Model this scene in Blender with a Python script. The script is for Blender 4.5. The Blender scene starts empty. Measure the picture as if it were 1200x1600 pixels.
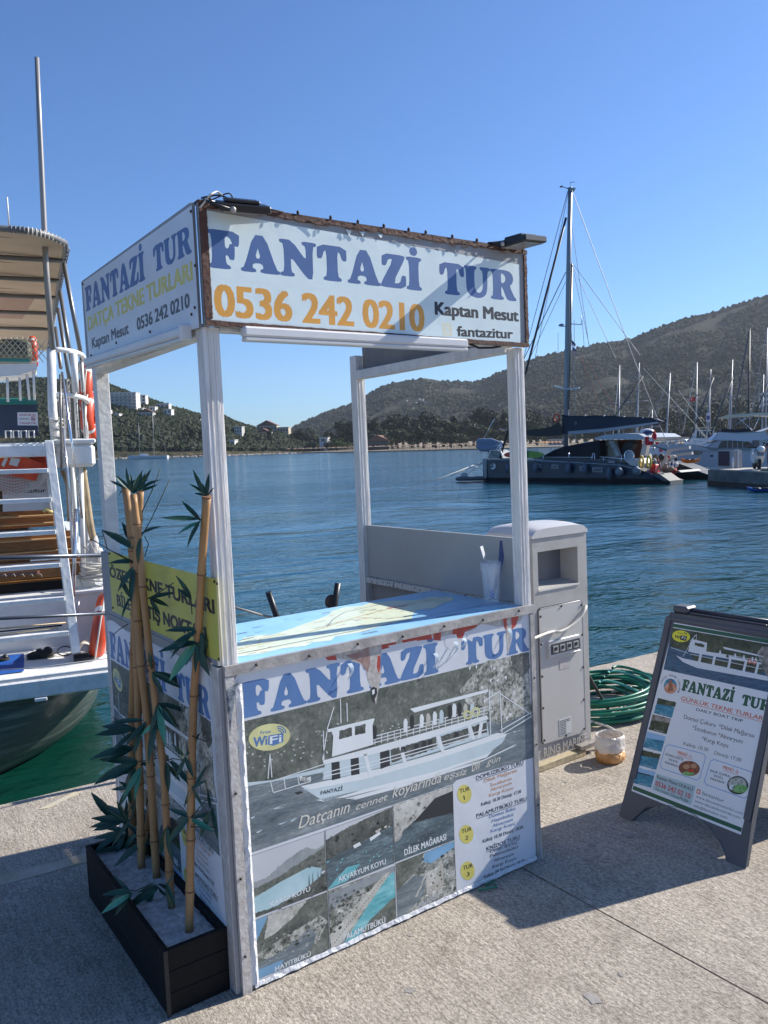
import bpy, bmesh, math, random
from mathutils import Vector, Matrix
from mathutils.geometry import tessellate_polygon
from mathutils import noise as mnoise
R = math.radians
random.seed(7)
sc = bpy.context.scene
COL = sc.collection

# ---------------------------------------------------------------- camera, light, exposure
F = 1262.5                                   # focal length in pixels of the 1200 x 1600 photograph
CAM = Vector((-0.9284, -2.1701, 1.6))
def rotm(pitch, roll, yaw):
    cp, sp, cr, sr, cy, sy = math.cos(pitch), math.sin(pitch), math.cos(roll), math.sin(roll), math.cos(yaw), math.sin(yaw)
    Rz = Matrix(((cy, sy, 0), (-sy, cy, 0), (0, 0, 1)))
    B = Matrix(((1, 0, 0), (0, 0, -1), (0, 1, 0)))
    Rx = Matrix(((1, 0, 0), (0, cp, -sp), (0, sp, cp)))
    Rr = Matrix(((cr, -sr, 0), (sr, cr, 0), (0, 0, 1)))
    return Rr @ Rx @ B @ Rz
RT = rotm(.0798, -.027, -.6125)              # camera against gravity
RK = rotm(.0741, -.043, -.6125)              # camera against the gently sloping quay
TK = RT.transposed() @ RK
cd = bpy.data.cameras.new('camera'); cam = bpy.data.objects.new('camera', cd); COL.objects.link(cam)
cd.sensor_fit = 'VERTICAL'; cd.sensor_height = 36; cd.lens = F / 1600 * 36
cd.clip_start = .05; cd.clip_end = 30000
M3 = RT.transposed() @ Matrix(((1, 0, 0), (0, -1, 0), (0, 0, -1)))
cam.matrix_world = Matrix.Translation(CAM) @ M3.to_4x4()
sc.camera = cam

SUN_DIR = TK @ Vector((-.818, .152, -.556)).normalized()
w = bpy.data.worlds.new('World'); sc.world = w; w.use_nodes = True
nt = w.node_tree
sky = nt.nodes.new('ShaderNodeTexSky'); sky.sky_type = 'NISHITA'; sky.sun_disc = False
sky.sun_elevation = R(34); sky.sun_rotation = R(100.5); sky.altitude = 0
sky.air_density = 1.0; sky.dust_density = 0.3; sky.ozone_density = 6
tint = nt.nodes.new('ShaderNodeMix'); tint.data_type = 'RGBA'; tint.blend_type = 'MULTIPLY'; tint.inputs[0].default_value = 1; tint.inputs[7].default_value = (.70, .92, 1.16, 1)
nt.links.new(sky.outputs[0], tint.inputs[6]); nt.links.new(tint.outputs[2], nt.nodes['Background'].inputs[0])
nt.nodes['Background'].inputs[1].default_value = 0.084
sl = bpy.data.lights.new('sun', 'SUN'); sl.energy = 5.0; sl.angle = R(.5); sl.color = (1, .95, .86)
so = bpy.data.objects.new('sun', sl); COL.objects.link(so)
so.rotation_euler = SUN_DIR.to_track_quat('-Z', 'Y').to_euler(); so.location = (20, -5, 20)
sc.view_settings.view_transform = 'Standard'; sc.view_settings.look = 'None'
sc.view_settings.exposure = 0.74; sc.view_settings.gamma = 1
sc.view_settings.use_curve_mapping = False
try:
    sc.cycles.max_bounces = 6; sc.cycles.transparent_max_bounces = 8; sc.cycles.use_denoising = True
except Exception: pass

# ---------------------------------------------------------------- geometry helpers
def ray(px, py): return RT.transposed() @ Vector(((px - 600) / F, (py - 800) / F, 1.0))
def at(px, py, d): return CAM + ray(px, py) * d               # the point at depth d metres along the view axis
def depth(P): return (RT @ (Vector(P) - CAM)).z
def hor(px, py, z): v = ray(px, py); return CAM + v * ((z - CAM.z) / v.z)
def K(x, y, z): return CAM + TK @ (Vector((x, y, z)) - CAM)   # quay frame to world
KX, KY, KZ = TK @ Vector((1, 0, 0)), TK @ Vector((0, 1, 0)), TK @ Vector((0, 0, 1))
WATER = -.9
class Pl:
    """a plane in the place: origin, u to the right, w upward, n outward to the viewer"""
    def __init__(s, o, u, w): s.o = Vector(o); s.u = Vector(u).normalized(); s.w = Vector(w).normalized(); s.n = s.u.cross(s.w)
    def P(s, px, py, off=0.0):
        v = ray(px, py); o = s.o + s.n * off
        return CAM + v * ((o - CAM).dot(s.n) / v.dot(s.n))
    def L(s, px, py): q = s.P(px, py) - s.o; return (q.dot(s.u), q.dot(s.w))
    def S(s, a, b, off=0.0): return s.o + s.u * a + s.w * b + s.n * off
WL = {}
def wloc(o): return WL[o.name] if o is not None else Vector((0, 0, 0))
class MB:
    def __init__(s): s.v = []; s.f = []; s.mi = []; s.mats = []; s.sm = []
    def m(s, mat):
        if mat not in s.mats: s.mats.append(mat)
        return s.mats.index(mat)
    def add(s, vs, fs, mat=None, smooth=False):
        b = len(s.v); s.v += [Vector(q) for q in vs]; k = s.m(mat)
        for f in fs: s.f.append([b + i for i in f]); s.mi.append(k); s.sm.append(smooth)
        return s
    def box(s, c, a, b, d, mat=None):
        """c = one corner, a b d = edge vectors"""
        c, a, b, d = Vector(c), Vector(a), Vector(b), Vector(d)
        vs = [c, c + a, c + a + b, c + b, c + d, c + a + d, c + a + b + d, c + b + d]
        fs = [(0, 3, 2, 1), (4, 5, 6, 7), (0, 1, 5, 4), (1, 2, 6, 5), (2, 3, 7, 6), (3, 0, 4, 7)]
        if a.cross(b).dot(d) < 0: fs = [f[::-1] for f in fs]
        return s.add(vs, fs, mat)
    def beam(s, p, q, wd, th, mat=None, side=None):
        """a rectangular bar from p to q"""
        p, q = Vector(p), Vector(q); ax = (q - p).normalized()
        side = Vector(side) if side is not None else (Vector((0, 0, 1)).cross(ax) if abs(ax.z) < .95 else Vector((1, 0, 0)))
        side = (side - ax * side.dot(ax)).normalized(); up = ax.cross(side)
        return s.box(p - side * wd / 2 - up * th / 2, q - p, side * wd, up * th, mat)
    def tube(s, pts, r, n=8, mat=None, cap=True, rs=None):
        pts = [Vector(p) for p in pts]; b = len(s.v); k = s.m(mat); N = len(pts)
        prev = None
        for i, p in enumerate(pts):
            t = (pts[min(i + 1, N - 1)] - pts[max(i - 1, 0)]).normalized()
            if prev is None: prev = Vector((0, 0, 1)) if abs(t.z) < .9 else Vector((1, 0, 0))
            x = (prev - t * prev.dot(t)).normalized(); prev = x; y = t.cross(x); rr = rs[i] if rs else r
            for j in range(n):
                a = 2 * math.pi * j / n; s.v.append(p + x * (math.cos(a) * rr) + y * (math.sin(a) * rr))
        for i in range(N - 1):
            for j in range(n):
                s.f.append([b + i * n + j, b + i * n + (j + 1) % n, b + (i + 1) * n + (j + 1) % n, b + (i + 1) * n + j]); s.mi.append(k); s.sm.append(True)
        if cap:
            s.f.append([b + j for j in range(n)][::-1]); s.mi.append(k); s.sm.append(False)
            s.f.append([b + (N - 1) * n + j for j in range(n)]); s.mi.append(k); s.sm.append(False)
        return s
    def poly(s, loops, mat=None):
        """flat polygon, loops of 3D points, the first outer and the others holes"""
        if not isinstance(loops[0][0], (list, tuple, Vector)): loops = [loops]
        loops = [[Vector(p) for p in l] for l in loops]
        tris = tessellate_polygon(loops); flat = [p for l in loops for p in l]
        return s.add(flat, [tuple(t) for t in tris], mat)
    def prism(s, pts, ext, mat=None, cap2=None):
        """polygon pulled along ext"""
        pts = [Vector(p) for p in pts]; ext = Vector(ext); n = len(pts)
        tr = [tuple(t) for t in tessellate_polygon([pts])]
        s.add(pts, tr, mat); s.add([p + ext for p in pts], [t[::-1] for t in tr], cap2 or mat)
        s.add(pts + [p + ext for p in pts], [(i, (i + 1) % n, n + (i + 1) % n, n + i) for i in range(n)], mat)
        return s
    def ell(s, c, a, b, d, mat=None, nu=12, nv=8, v0=-90, v1=90):
        """ellipsoid with half-axis vectors a b d (latitude along d)"""
        c, a, b, d = Vector(c), Vector(a), Vector(b), Vector(d); vs = []; fs = []
        for i in range(nv + 1):
            la = R(v0 + (v1 - v0) * i / nv)
            for j in range(nu):
                lo = 2 * math.pi * j / nu
                vs.append(c + a * (math.cos(la) * math.cos(lo)) + b * (math.cos(la) * math.sin(lo)) + d * math.sin(la))
        for i in range(nv):
            for j in range(nu): fs.append((i * nu + j, i * nu + (j + 1) % nu, (i + 1) * nu + (j + 1) % nu, (i + 1) * nu + j))
        return s.add(vs, fs, mat, True)
    def torus(s, c, a, b, r, mat=None, n=28, m=10, arc=(0, 360)):
        """ring in the plane of vectors a, b (their lengths are the ring radii)"""
        c, a, b = Vector(c), Vector(a), Vector(b)
        full = arc[1] - arc[0] >= 360
        pts = [c + a * math.cos(R(arc[0] + (arc[1] - arc[0]) * i / n)) + b * math.sin(R(arc[0] + (arc[1] - arc[0]) * i / n)) for i in range(n + 1)]
        ax = a.cross(b).normalized(); B0 = len(s.v); k = s.m(mat)
        for i, p in enumerate(pts):
            e = (p - c).normalized()
            for j in range(m):
                t = 2 * math.pi * j / m; s.v.append(p + e * (r * math.cos(t)) + ax * (r * math.sin(t)))
        for i in range(n):
            for j in range(m):
                s.f.append([B0 + i * m + j, B0 + i * m + (j + 1) % m, B0 + (i + 1) * m + (j + 1) % m, B0 + (i + 1) * m + j]); s.mi.append(k); s.sm.append(True)
        return s
    def mesh(s, name, org):
        me = bpy.data.meshes.new(name); me.from_pydata([v - org for v in s.v], [], s.f); me.update()
        for mt in s.mats: me.materials.append(mt)
        me.polygons.foreach_set('material_index', s.mi); me.polygons.foreach_set('use_smooth', s.sm); me.update()
        return me
    def build(s, name, parent=None, mat=None, label=None, cat=None, group=None, kind=None, recalc=True, bevel=0, org=None):
        if mat is not None: s.mats = [mat if q is None else q for q in s.mats]
        lo = Vector([min(v[i] for v in s.v) for i in range(3)]); hi = Vector([max(v[i] for v in s.v) for i in range(3)])
        if org is None: org = (lo + hi) / 2 if parent is not None else Vector(((lo.x + hi.x) / 2, (lo.y + hi.y) / 2, lo.z))
        me = s.mesh(name, org)
        if recalc or bevel:
            bm = bmesh.new(); bm.from_mesh(me)
            if bevel:
                bmesh.ops.remove_doubles(bm, verts=bm.verts, dist=1e-5)
                bmesh.ops.bevel(bm, geom=[e for e in bm.edges if len(e.link_faces) == 2 and e.calc_face_angle(0) > .5], offset=bevel, segments=1, affect='EDGES')
            bmesh.ops.recalc_face_normals(bm, faces=bm.faces); bm.to_mesh(me); bm.free()
        return link(name, me, org, parent, label, cat, group, kind)
def tag(o, label=None, cat=None, group=None, kind=None):
    for k, v in (('label', label), ('category', cat), ('group', group), ('kind', kind)):
        if v: o[k] = v
    return o
def link(name, data, org, parent=None, label=None, cat=None, group=None, kind=None, rot=None, scale=None):
    o = bpy.data.objects.new(name, data); COL.objects.link(o)
    if parent is not None: o.parent = parent
    o.location = Vector(org) - wloc(parent); WL[o.name] = Vector(org)
    if rot is not None: o.rotation_mode = 'QUATERNION'; o.rotation_quaternion = rot
    if scale is not None: o.scale = (scale,) * 3 if isinstance(scale, (int, float)) else scale
    return tag(o, label, cat, group, kind)
def thing(name, label, cat, loc, group=None): return link(name, None, loc, None, label, cat, group)
def Box(name, parent, c, a, b, d, mat, bevel=0, **k): return MB().box(c, a, b, d, mat).build(name, parent, bevel=bevel, **k)

# ---------------------------------------------------------------- materials
MATS = {}
def sock(n, name): return n.inputs[name]
def mat(name, col, rough=.6, metal=0, var=0.0, vscale=8, bump=0.0, bscale=60, col2=None, spec=.5, trans=0, alpha=1, emit=None, coat=0, stretch=None, det=4, ior=None, edge=(.35, .65)):
    """principled material; colour wanders between col and col2 with noise; stretch scales the noise space"""
    if name in MATS: return MATS[name]
    m = bpy.data.materials.new(name); m.use_nodes = True; n = m.node_tree.nodes; l = m.node_tree.links
    p = n['Principled BSDF']; p.inputs['Roughness'].default_value = rough; p.inputs['Metallic'].default_value = metal
    p.inputs['Specular IOR Level'].default_value = spec; p.inputs['Base Color'].default_value = (*col, 1)
    if trans: p.inputs['Transmission Weight'].default_value = trans
    if ior: p.inputs['IOR'].default_value = ior
    if alpha < 1: p.inputs['Alpha'].default_value = alpha
    if coat: p.inputs['Coat Weight'].default_value = coat
    if emit: p.inputs['Emission Color'].default_value = (*emit[:3], 1); p.inputs['Emission Strength'].default_value = emit[3]
    if var or col2 or bump:
        g = n.new('ShaderNodeNewGeometry'); src = g.outputs['Position']
        if stretch:
            mp = n.new('ShaderNodeMapping'); mp.inputs['Scale'].default_value = stretch[:3]
            if len(stretch) > 3: mp.inputs['Rotation'].default_value = (0, 0, stretch[3])
            l.new(src, mp.inputs[0]); src = mp.outputs[0]
    if var or col2:
        if col2 is None: col2 = tuple(c * (1 - var) for c in col)
        t = n.new('ShaderNodeTexNoise'); t.inputs['Scale'].default_value = vscale; t.inputs['Detail'].default_value = det; t.inputs['Roughness'].default_value = .6
        l.new(src, t.inputs['Vector'])
        r = n.new('ShaderNodeValToRGB'); r.color_ramp.elements[0].position = edge[0]; r.color_ramp.elements[1].position = edge[1]
        r.color_ramp.elements[0].color = (*col, 1); r.color_ramp.elements[1].color = (*col2, 1)
        l.new(t.outputs['Fac'], r.inputs[0]); l.new(r.outputs[0], p.inputs['Base Color'])
    if bump:
        t2 = n.new('ShaderNodeTexNoise'); t2.inputs['Scale'].default_value = bscale; t2.inputs['Detail'].default_value = 5
        l.new(src, t2.inputs['Vector']); b = n.new('ShaderNodeBump'); b.inputs['Strength'].default_value = min(1, bump); b.inputs['Distance'].default_value = 1.0 / bscale * .6
        l.new(t2.outputs['Fac'], b.inputs['Height']); l.new(b.outputs[0], p.inputs['Normal'])
    MATS[name] = m; return m
def srgb(r, g, b):
    f = lambda c: c / 12.92 if c <= .04045 else ((c + .055) / 1.055) ** 2.4
    return tuple(f(c / 255) for c in (r, g, b))
white_paint = mat('weathered_white_paint', (.68, .67, .65), .5, var=.18, vscale=22, bump=.2, bscale=45, det=8)
post_paint = mat('peeling_white_post', (.72, .70, .68), .55, col2=(.52, .49, .46), vscale=14, stretch=(3, 3, .35), bump=.22, bscale=30, det=9, edge=(.45, .8))
alu = mat('dull_aluminium', (.50, .47, .45), .42, .35, var=.35, vscale=18, bump=.2, bscale=80)
alu_worn = mat('scuffed_aluminium', (.46, .42, .39), .5, .25, col2=(.60, .58, .56), vscale=40, bump=.3, bscale=90)
brown_wood = mat('old_brown_wood', (.085, .035, .024), .75, col2=(.16, .10, .07), vscale=45, bump=.35, bscale=70, det=8, edge=(.5, .8))
vinyl = mat('pale_blue_vinyl', (.68, .78, .79), .34, var=.07, vscale=3.5, bump=.03, bscale=9)
vinyl_white = mat('greyed_white_vinyl', (.68, .70, .74), .3, var=.10, vscale=4, bump=.03, bscale=8)
ink_blue = mat('faded_blue_ink', (.075, .145, .34), .4, var=.15, vscale=9)
ink_blue2 = mat('pale_blue_ink', (.10, .21, .44), .4, var=.15, vscale=9)
ink_orange = mat('faded_orange_ink', (.72, .34, .05), .4, var=.12, vscale=14)
ink_yellow = mat('faded_yellow_ink', (.68, .60, .16), .4, var=.15, vscale=20)
ink_yellow_pale = mat('bleached_yellow_ink', (.70, .68, .33), .4, var=.2, vscale=12)
ink_black = mat('black_ink', (.025, .025, .03), .45)
ink_grey = mat('washed_black_ink', (.09, .09, .105), .45)
black_plastic = mat('black_plastic', (.012, .012, .014), .4)
black_rubber = mat('black_rubber', (.02, .02, .02), .8)
grey_panel = mat('grey_board_back', (.30, .305, .32), .5, var=.1, vscale=3)
white_tube = mat('white_plastic_tube', (.66, .66, .67), .35, var=.06, vscale=10)
rust = mat('rusty_screw', (.05, .035, .03), .7)

# ---------------------------------------------------------------- letters
def chaikin(pts, k=1):
    for _ in range(k):
        o = []
        n = len(pts)
        for i in range(n):
            a, b = pts[i], pts[(i + 1) % n]
            o += [(a[0] * .78 + b[0] * .22, a[1] * .78 + b[1] * .22), (a[0] * .22 + b[0] * .78, a[1] * .22 + b[1] * .78)]
        pts = o
    return pts
def circ(cx, cy, r, n=14): return [(cx + r * math.cos(2 * math.pi * i / n), cy + r * math.sin(2 * math.pi * i / n)) for i in range(n)]
GL = {  # fat bracketed-serif capitals, width then loops
 'F': (86, [[(0, 0), (58, 0), (58, 9), (46, 14), (44, 38), (56, 36), (60, 26), (70, 26), (72, 66), (62, 68), (58, 55), (44, 54), (44, 86), (62, 84), (72, 62), (84, 62), (86, 100), (0, 100), (0, 91), (11, 86), (11, 14), (0, 9)]]),
 'A': (112, [[(0, 0), (40, 0), (40, 9), (29, 12), (33, 25), (63, 25), (67, 12), (57, 9), (57, 0), (112, 0), (112, 9), (102, 12), (70, 100), (40, 100), (10, 12), (0, 9)], [(38, 38), (60, 38), (50, 72)]]),
 'N': (112, [[(0, 0), (40, 0), (40, 9), (30, 13), (30, 60), (84, -2), (99, -2), (100, 87), (112, 91), (112, 100), (70, 100), (70, 91), (82, 87), (82, 44), (34, 100), (0, 100), (0, 91), (13, 87), (13, 13), (0, 9)]]),
 'T': (96, [[(20, 0), (76, 0), (76, 9), (64, 14), (64, 85), (76, 83), (84, 60), (96, 60), (94, 100), (2, 100), (0, 60), (12, 60), (20, 83), (32, 85), (32, 14), (20, 9)]]),
 'Z': (90, [[(0, 0), (88, 0), (90, 40), (78, 40), (70, 15), (40, 15), (86, 90), (86, 100), (6, 100), (4, 64), (16, 64), (24, 85), (48, 85), (0, 11)]]),
 'İ': (54, [[(0, 0), (54, 0), (54, 9), (43, 14), (43, 86), (54, 91), (54, 100), (0, 100), (0, 91), (11, 86), (11, 14), (0, 9)], 'dot']),
 'U': (104, [[(0, 100), (46, 100), (46, 91), (37, 87), (37, 34), (43, 19), (56, 14), (69, 19), (76, 34), (76, 87), (64, 91), (64, 100), (104, 100), (104, 91), (92, 87), (91, 30), (82, 8), (56, -3), (24, 3), (10, 16), (6, 34), (6, 87), (0, 91)]]),
 'R': (108, [[(0, 0), (52, 0), (52, 9), (42, 13), (42, 44), (50, 44), (68, 6), (78, 0), (108, 0), (108, 9), (100, 13), (79, 49), (92, 58), (97, 74), (91, 90), (72, 100), (0, 100), (0, 91), (10, 87), (10, 13), (0, 9)], [(42, 56), (54, 56), (63, 62), (66, 72), (62, 82), (52, 88), (42, 88)]]),
 ' ': (40, []),
}
def fat_text(s):
    """list of (loops) in units where cap height is 1, and the total width"""
    out = []; x = 0
    for i, ch in enumerate(s):
        wd, loops = GL[ch]; cur = None
        for l in loops:
            if l == 'dot': out.append([[(q[0] / 100, q[1] / 100) for q in circ(x + 27, 117, 13)]]); continue
            l = [((q[0] + x) / 100, q[1] / 100) for q in chaikin(l)]
            if cur is None: cur = [l]; out.append(cur)
            else: cur.append(l)
        x += wd + (5 if i < len(s) - 1 else 0)
    return out, x / 100
TCACHE = {}
def font_text(s, bold=.0, shear=0.0):
    key = (s, bold, shear)
    if key in TCACHE: return TCACHE[key]
    cu = bpy.data.curves.new('t', 'FONT'); cu.body = s; cu.size = 1; cu.offset = bold; cu.shear = shear; cu.resolution_u = 3; cu.fill_mode = 'FRONT'
    ob = bpy.data.objects.new('t', cu); COL.objects.link(ob)
    dg = bpy.context.evaluated_depsgraph_get(); me = bpy.data.meshes.new_from_object(ob.evaluated_get(dg))
    vs = [(v.co.x, v.co.y) for v in me.vertices]; fs = [tuple(p.vertices) for p in me.polygons]
    bpy.data.objects.remove(ob); bpy.data.curves.remove(cu); bpy.data.meshes.remove(me)
    x0 = min(v[0] for v in vs); x1 = max(v[0] for v in vs)
    # cap height of the built-in font is about 0.73 of its size
    vs = [((v[0] - x0) / .73, v[1] / .73) for v in vs]; TCACHE[key] = (vs, fs, (x1 - x0) / .73)
    return TCACHE[key]
LAY = .00008
NATURAL = {'print_forest', 'print_dark_forest', 'print_rock', 'print_pale_rock', 'print_far_hill', 'print_sand', 'photo_forest', 'photo_rock'}
def pmat(name, cols, s1, s2, stretch=None, mixf=.5):
    """matt print of a natural scene: two octaves of tone through a ramp of colours"""
    m = mat(name, cols[0], .38); n = m.node_tree.nodes; l = m.node_tree.links; p = n['Principled BSDF']
    g = n.new('ShaderNodeNewGeometry'); mp = n.new('ShaderNodeMapping'); mp.inputs['Scale'].default_value = stretch or (1, 1, 1); l.new(g.outputs['Position'], mp.inputs[0]); T = []
    for s_, k in ((s1, 3), (s2, 9)):
        t = n.new('ShaderNodeTexNoise'); t.inputs['Scale'].default_value = s_; t.inputs['Detail'].default_value = k; t.inputs['Roughness'].default_value = .7; t.inputs['Distortion'].default_value = .4; l.new(mp.outputs[0], t.inputs['Vector']); T.append(t)
    x = n.new('ShaderNodeMix'); x.inputs[0].default_value = mixf; l.new(T[0].outputs['Fac'], x.inputs[2]); l.new(T[1].outputs['Fac'], x.inputs[3])
    r = n.new('ShaderNodeValToRGB'); e = r.color_ramp.elements; N = len(cols)
    while len(e) < N: e.new(.5)
    for i, c in enumerate(cols): e[i].position = .34 + .30 * i / (N - 1); e[i].color = (*c, 1)
    l.new(x.outputs[0], r.inputs[0]); l.new(r.outputs[0], p.inputs['Base Color']); return m
class Print:
    """flat print on a plane; input in zoomed-photo coordinates (ox, oy, scale); may be replayed on another plane"""
    def __init__(s, mb, pl, z=(0, 0, 1), base=.0, tgt=None, sx=1, sy=1, lay0=0, so=0, to=0):
        s.mb, s.pl, s.z, s.base, s.t, s.sx, s.sy, s.l0, s.so, s.to = mb, pl, z, base, tgt or pl, sx, sy, lay0, so, to
    def q(s, x, y):
        a, b = s.pl.L(s.z[0] + x / s.z[2], s.z[1] + y / s.z[2]); return ((a + s.so) * s.sx, (b + s.to) * s.sy)
    def S(s, a, b, lay): return s.t.S(a, b, s.base + (lay + s.l0) * LAY)
    def poly(s, pts, m, lay=0, holes=()):
        if m.name in NATURAL and len(pts) > 3:       # ragged outlines for land, rock and foliage in the printed photographs
            o = []
            for i, a in enumerate(pts):
                b = pts[(i + 1) % len(pts)]; L = math.hypot(b[0] - a[0], b[1] - a[1]); n = max(1, int(L / 7)) if L < 260 else 1; o.append(a)
                for k in range(1, n): t = k / n; j = min(3.2, L * .06); o.append((a[0] + (b[0] - a[0]) * t + j * mnoise.noise(Vector((a[0] * .1 + k * 1.7, a[1] * .1, 1))), a[1] + (b[1] - a[1]) * t + 1.6 * j * mnoise.noise(Vector((a[0] * .1 + k * 1.7, a[1] * .1, 9)))))
            pts = o
        L = [[s.S(*s.q(*p), lay) for p in pts]] + [[s.S(*s.q(*p), lay) for p in h] for h in holes]
        s.mb.poly(L, m)
    def line(s, pts, wd, m, lay=0):
        for a, b in zip(pts, pts[1:]):
            a, b = Vector(s.q(*a)), Vector(s.q(*b)); d = (b - a)
            if d.length < 1e-6: continue
            n = Vector((-d.y, d.x)).normalized() * wd / 2
            s.mb.add([s.S(*(a + n), lay), s.S(*(a - n), lay), s.S(*(b - n), lay), s.S(*(b + n), lay)], [(0, 1, 2, 3)], m)
    def oval(s, cx, cy, rx, ry, m, lay=0, n=24, rot=0, ring=None):
        c = [(cx + rx * math.cos(t) * math.cos(rot) - ry * math.sin(t) * math.sin(rot), cy + rx * math.cos(t) * math.sin(rot) + ry * math.sin(t) * math.cos(rot)) for t in [2 * math.pi * i / n for i in range(n)]]
        s.poly(c, m, lay)
    def text(s, st, bl, br, tl, m, lay=1, bold=.02, shear=0, fat=False):
        a, b, c = Vector(s.q(*bl)), Vector(s.q(*br)), Vector(s.q(*tl)); ux = b - a; W = ux.length; ux.normalize()
        uy = Vector((-ux.y, ux.x)); H = (c - a).dot(uy)
        if fat:
            gl, tw = fat_text(st)
            for k, dx in enumerate((-.022, .022, 0)):
                for loops in gl: s.mb.poly([[s.S(*(a + ux * (p[0] * W / tw + dx * H) + uy * (p[1] * H)), lay + .15 * k) for p in l] for l in loops], m)
        else:
            vs, fs, tw = font_text(st, 0, shear)
            for k, (ox, oy) in enumerate(((-1, .35), (1, .35), (0, 0), (-1, -.35), (1, -.35)) if bold > .015 else ((-.6, 0), (.6, 0))):
                s.mb.add([s.S(*(a + ux * (p[0] * W / tw + ox * bold * abs(H)) + uy * (p[1] * H + oy * bold * abs(H))), lay + .12 * k) for p in vs], fs, m)
# ---------------------------------------------------------------- sea
def water_mat():
    m = bpy.data.materials.new('sea_water'); m.use_nodes = True; n = m.node_tree.nodes; l = m.node_tree.links; p = n['Principled BSDF']
    p.inputs['Roughness'].default_value = .10; p.inputs['IOR'].default_value = 1.33
    g = n.new('ShaderNodeNewGeometry')
    def nz(scale, st, rot, det):
        mp = n.new('ShaderNodeMapping'); mp.inputs['Scale'].default_value = st; mp.inputs['Rotation'].default_value = (0, 0, rot); l.new(g.outputs['Position'], mp.inputs[0])
        t = n.new('ShaderNodeTexNoise'); t.inputs['Scale'].default_value = scale; t.inputs['Detail'].default_value = det; t.inputs['Distortion'].default_value = .6; l.new(mp.outputs[0], t.inputs['Vector']); return t
    prev = None
    for sc_, st, rot, det, dist, stg in ((.12, (1, 1.6, 1), .3, 3, .9, .45), (.8, (1, 1.9, 1), .5, 4, .22, .7), (4.0, (1, 1.7, 1), .9, 3, .05, .75)):
        t = nz(sc_, st, rot, det); b = n.new('ShaderNodeBump'); b.inputs['Strength'].default_value = stg; b.inputs['Distance'].default_value = dist
        if sc_ > .5:                              # calmer lanes and wind patches
            pz = nz(.035, (1, 2.4, 1), .7, 3); rm = n.new('ShaderNodeMapRange'); rm.inputs['From Min'].default_value = .38; rm.inputs['From Max'].default_value = .62; rm.inputs['To Min'].default_value = stg * .35; rm.inputs['To Max'].default_value = stg; l.new(pz.outputs['Fac'], rm.inputs[0]); l.new(rm.outputs[0], b.inputs['Strength'])
        l.new(t.outputs['Fac'], b.inputs['Height'])
        if prev: l.new(prev.outputs[0], b.inputs['Normal'])
        prev = b
    l.new(prev.outputs[0], p.inputs['Normal'])
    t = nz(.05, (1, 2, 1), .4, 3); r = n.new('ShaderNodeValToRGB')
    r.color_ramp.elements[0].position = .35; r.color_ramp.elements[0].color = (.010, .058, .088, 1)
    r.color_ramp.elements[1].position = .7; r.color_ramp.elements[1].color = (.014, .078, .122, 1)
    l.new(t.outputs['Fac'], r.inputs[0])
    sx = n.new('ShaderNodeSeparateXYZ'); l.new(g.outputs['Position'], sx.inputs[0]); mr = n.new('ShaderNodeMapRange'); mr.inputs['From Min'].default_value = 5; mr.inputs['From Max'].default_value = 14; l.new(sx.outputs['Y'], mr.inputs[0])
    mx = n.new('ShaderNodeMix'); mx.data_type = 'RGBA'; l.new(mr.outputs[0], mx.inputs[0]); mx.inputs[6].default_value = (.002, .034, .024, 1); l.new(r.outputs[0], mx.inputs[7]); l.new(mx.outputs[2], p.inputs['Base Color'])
    return m
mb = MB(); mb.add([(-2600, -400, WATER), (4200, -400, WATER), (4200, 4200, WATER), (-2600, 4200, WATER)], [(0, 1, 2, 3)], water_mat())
mb.build('sea_water', kind='structure', recalc=False, label='rippled blue green harbour water', org=Vector((0, 0, WATER)))

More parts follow.
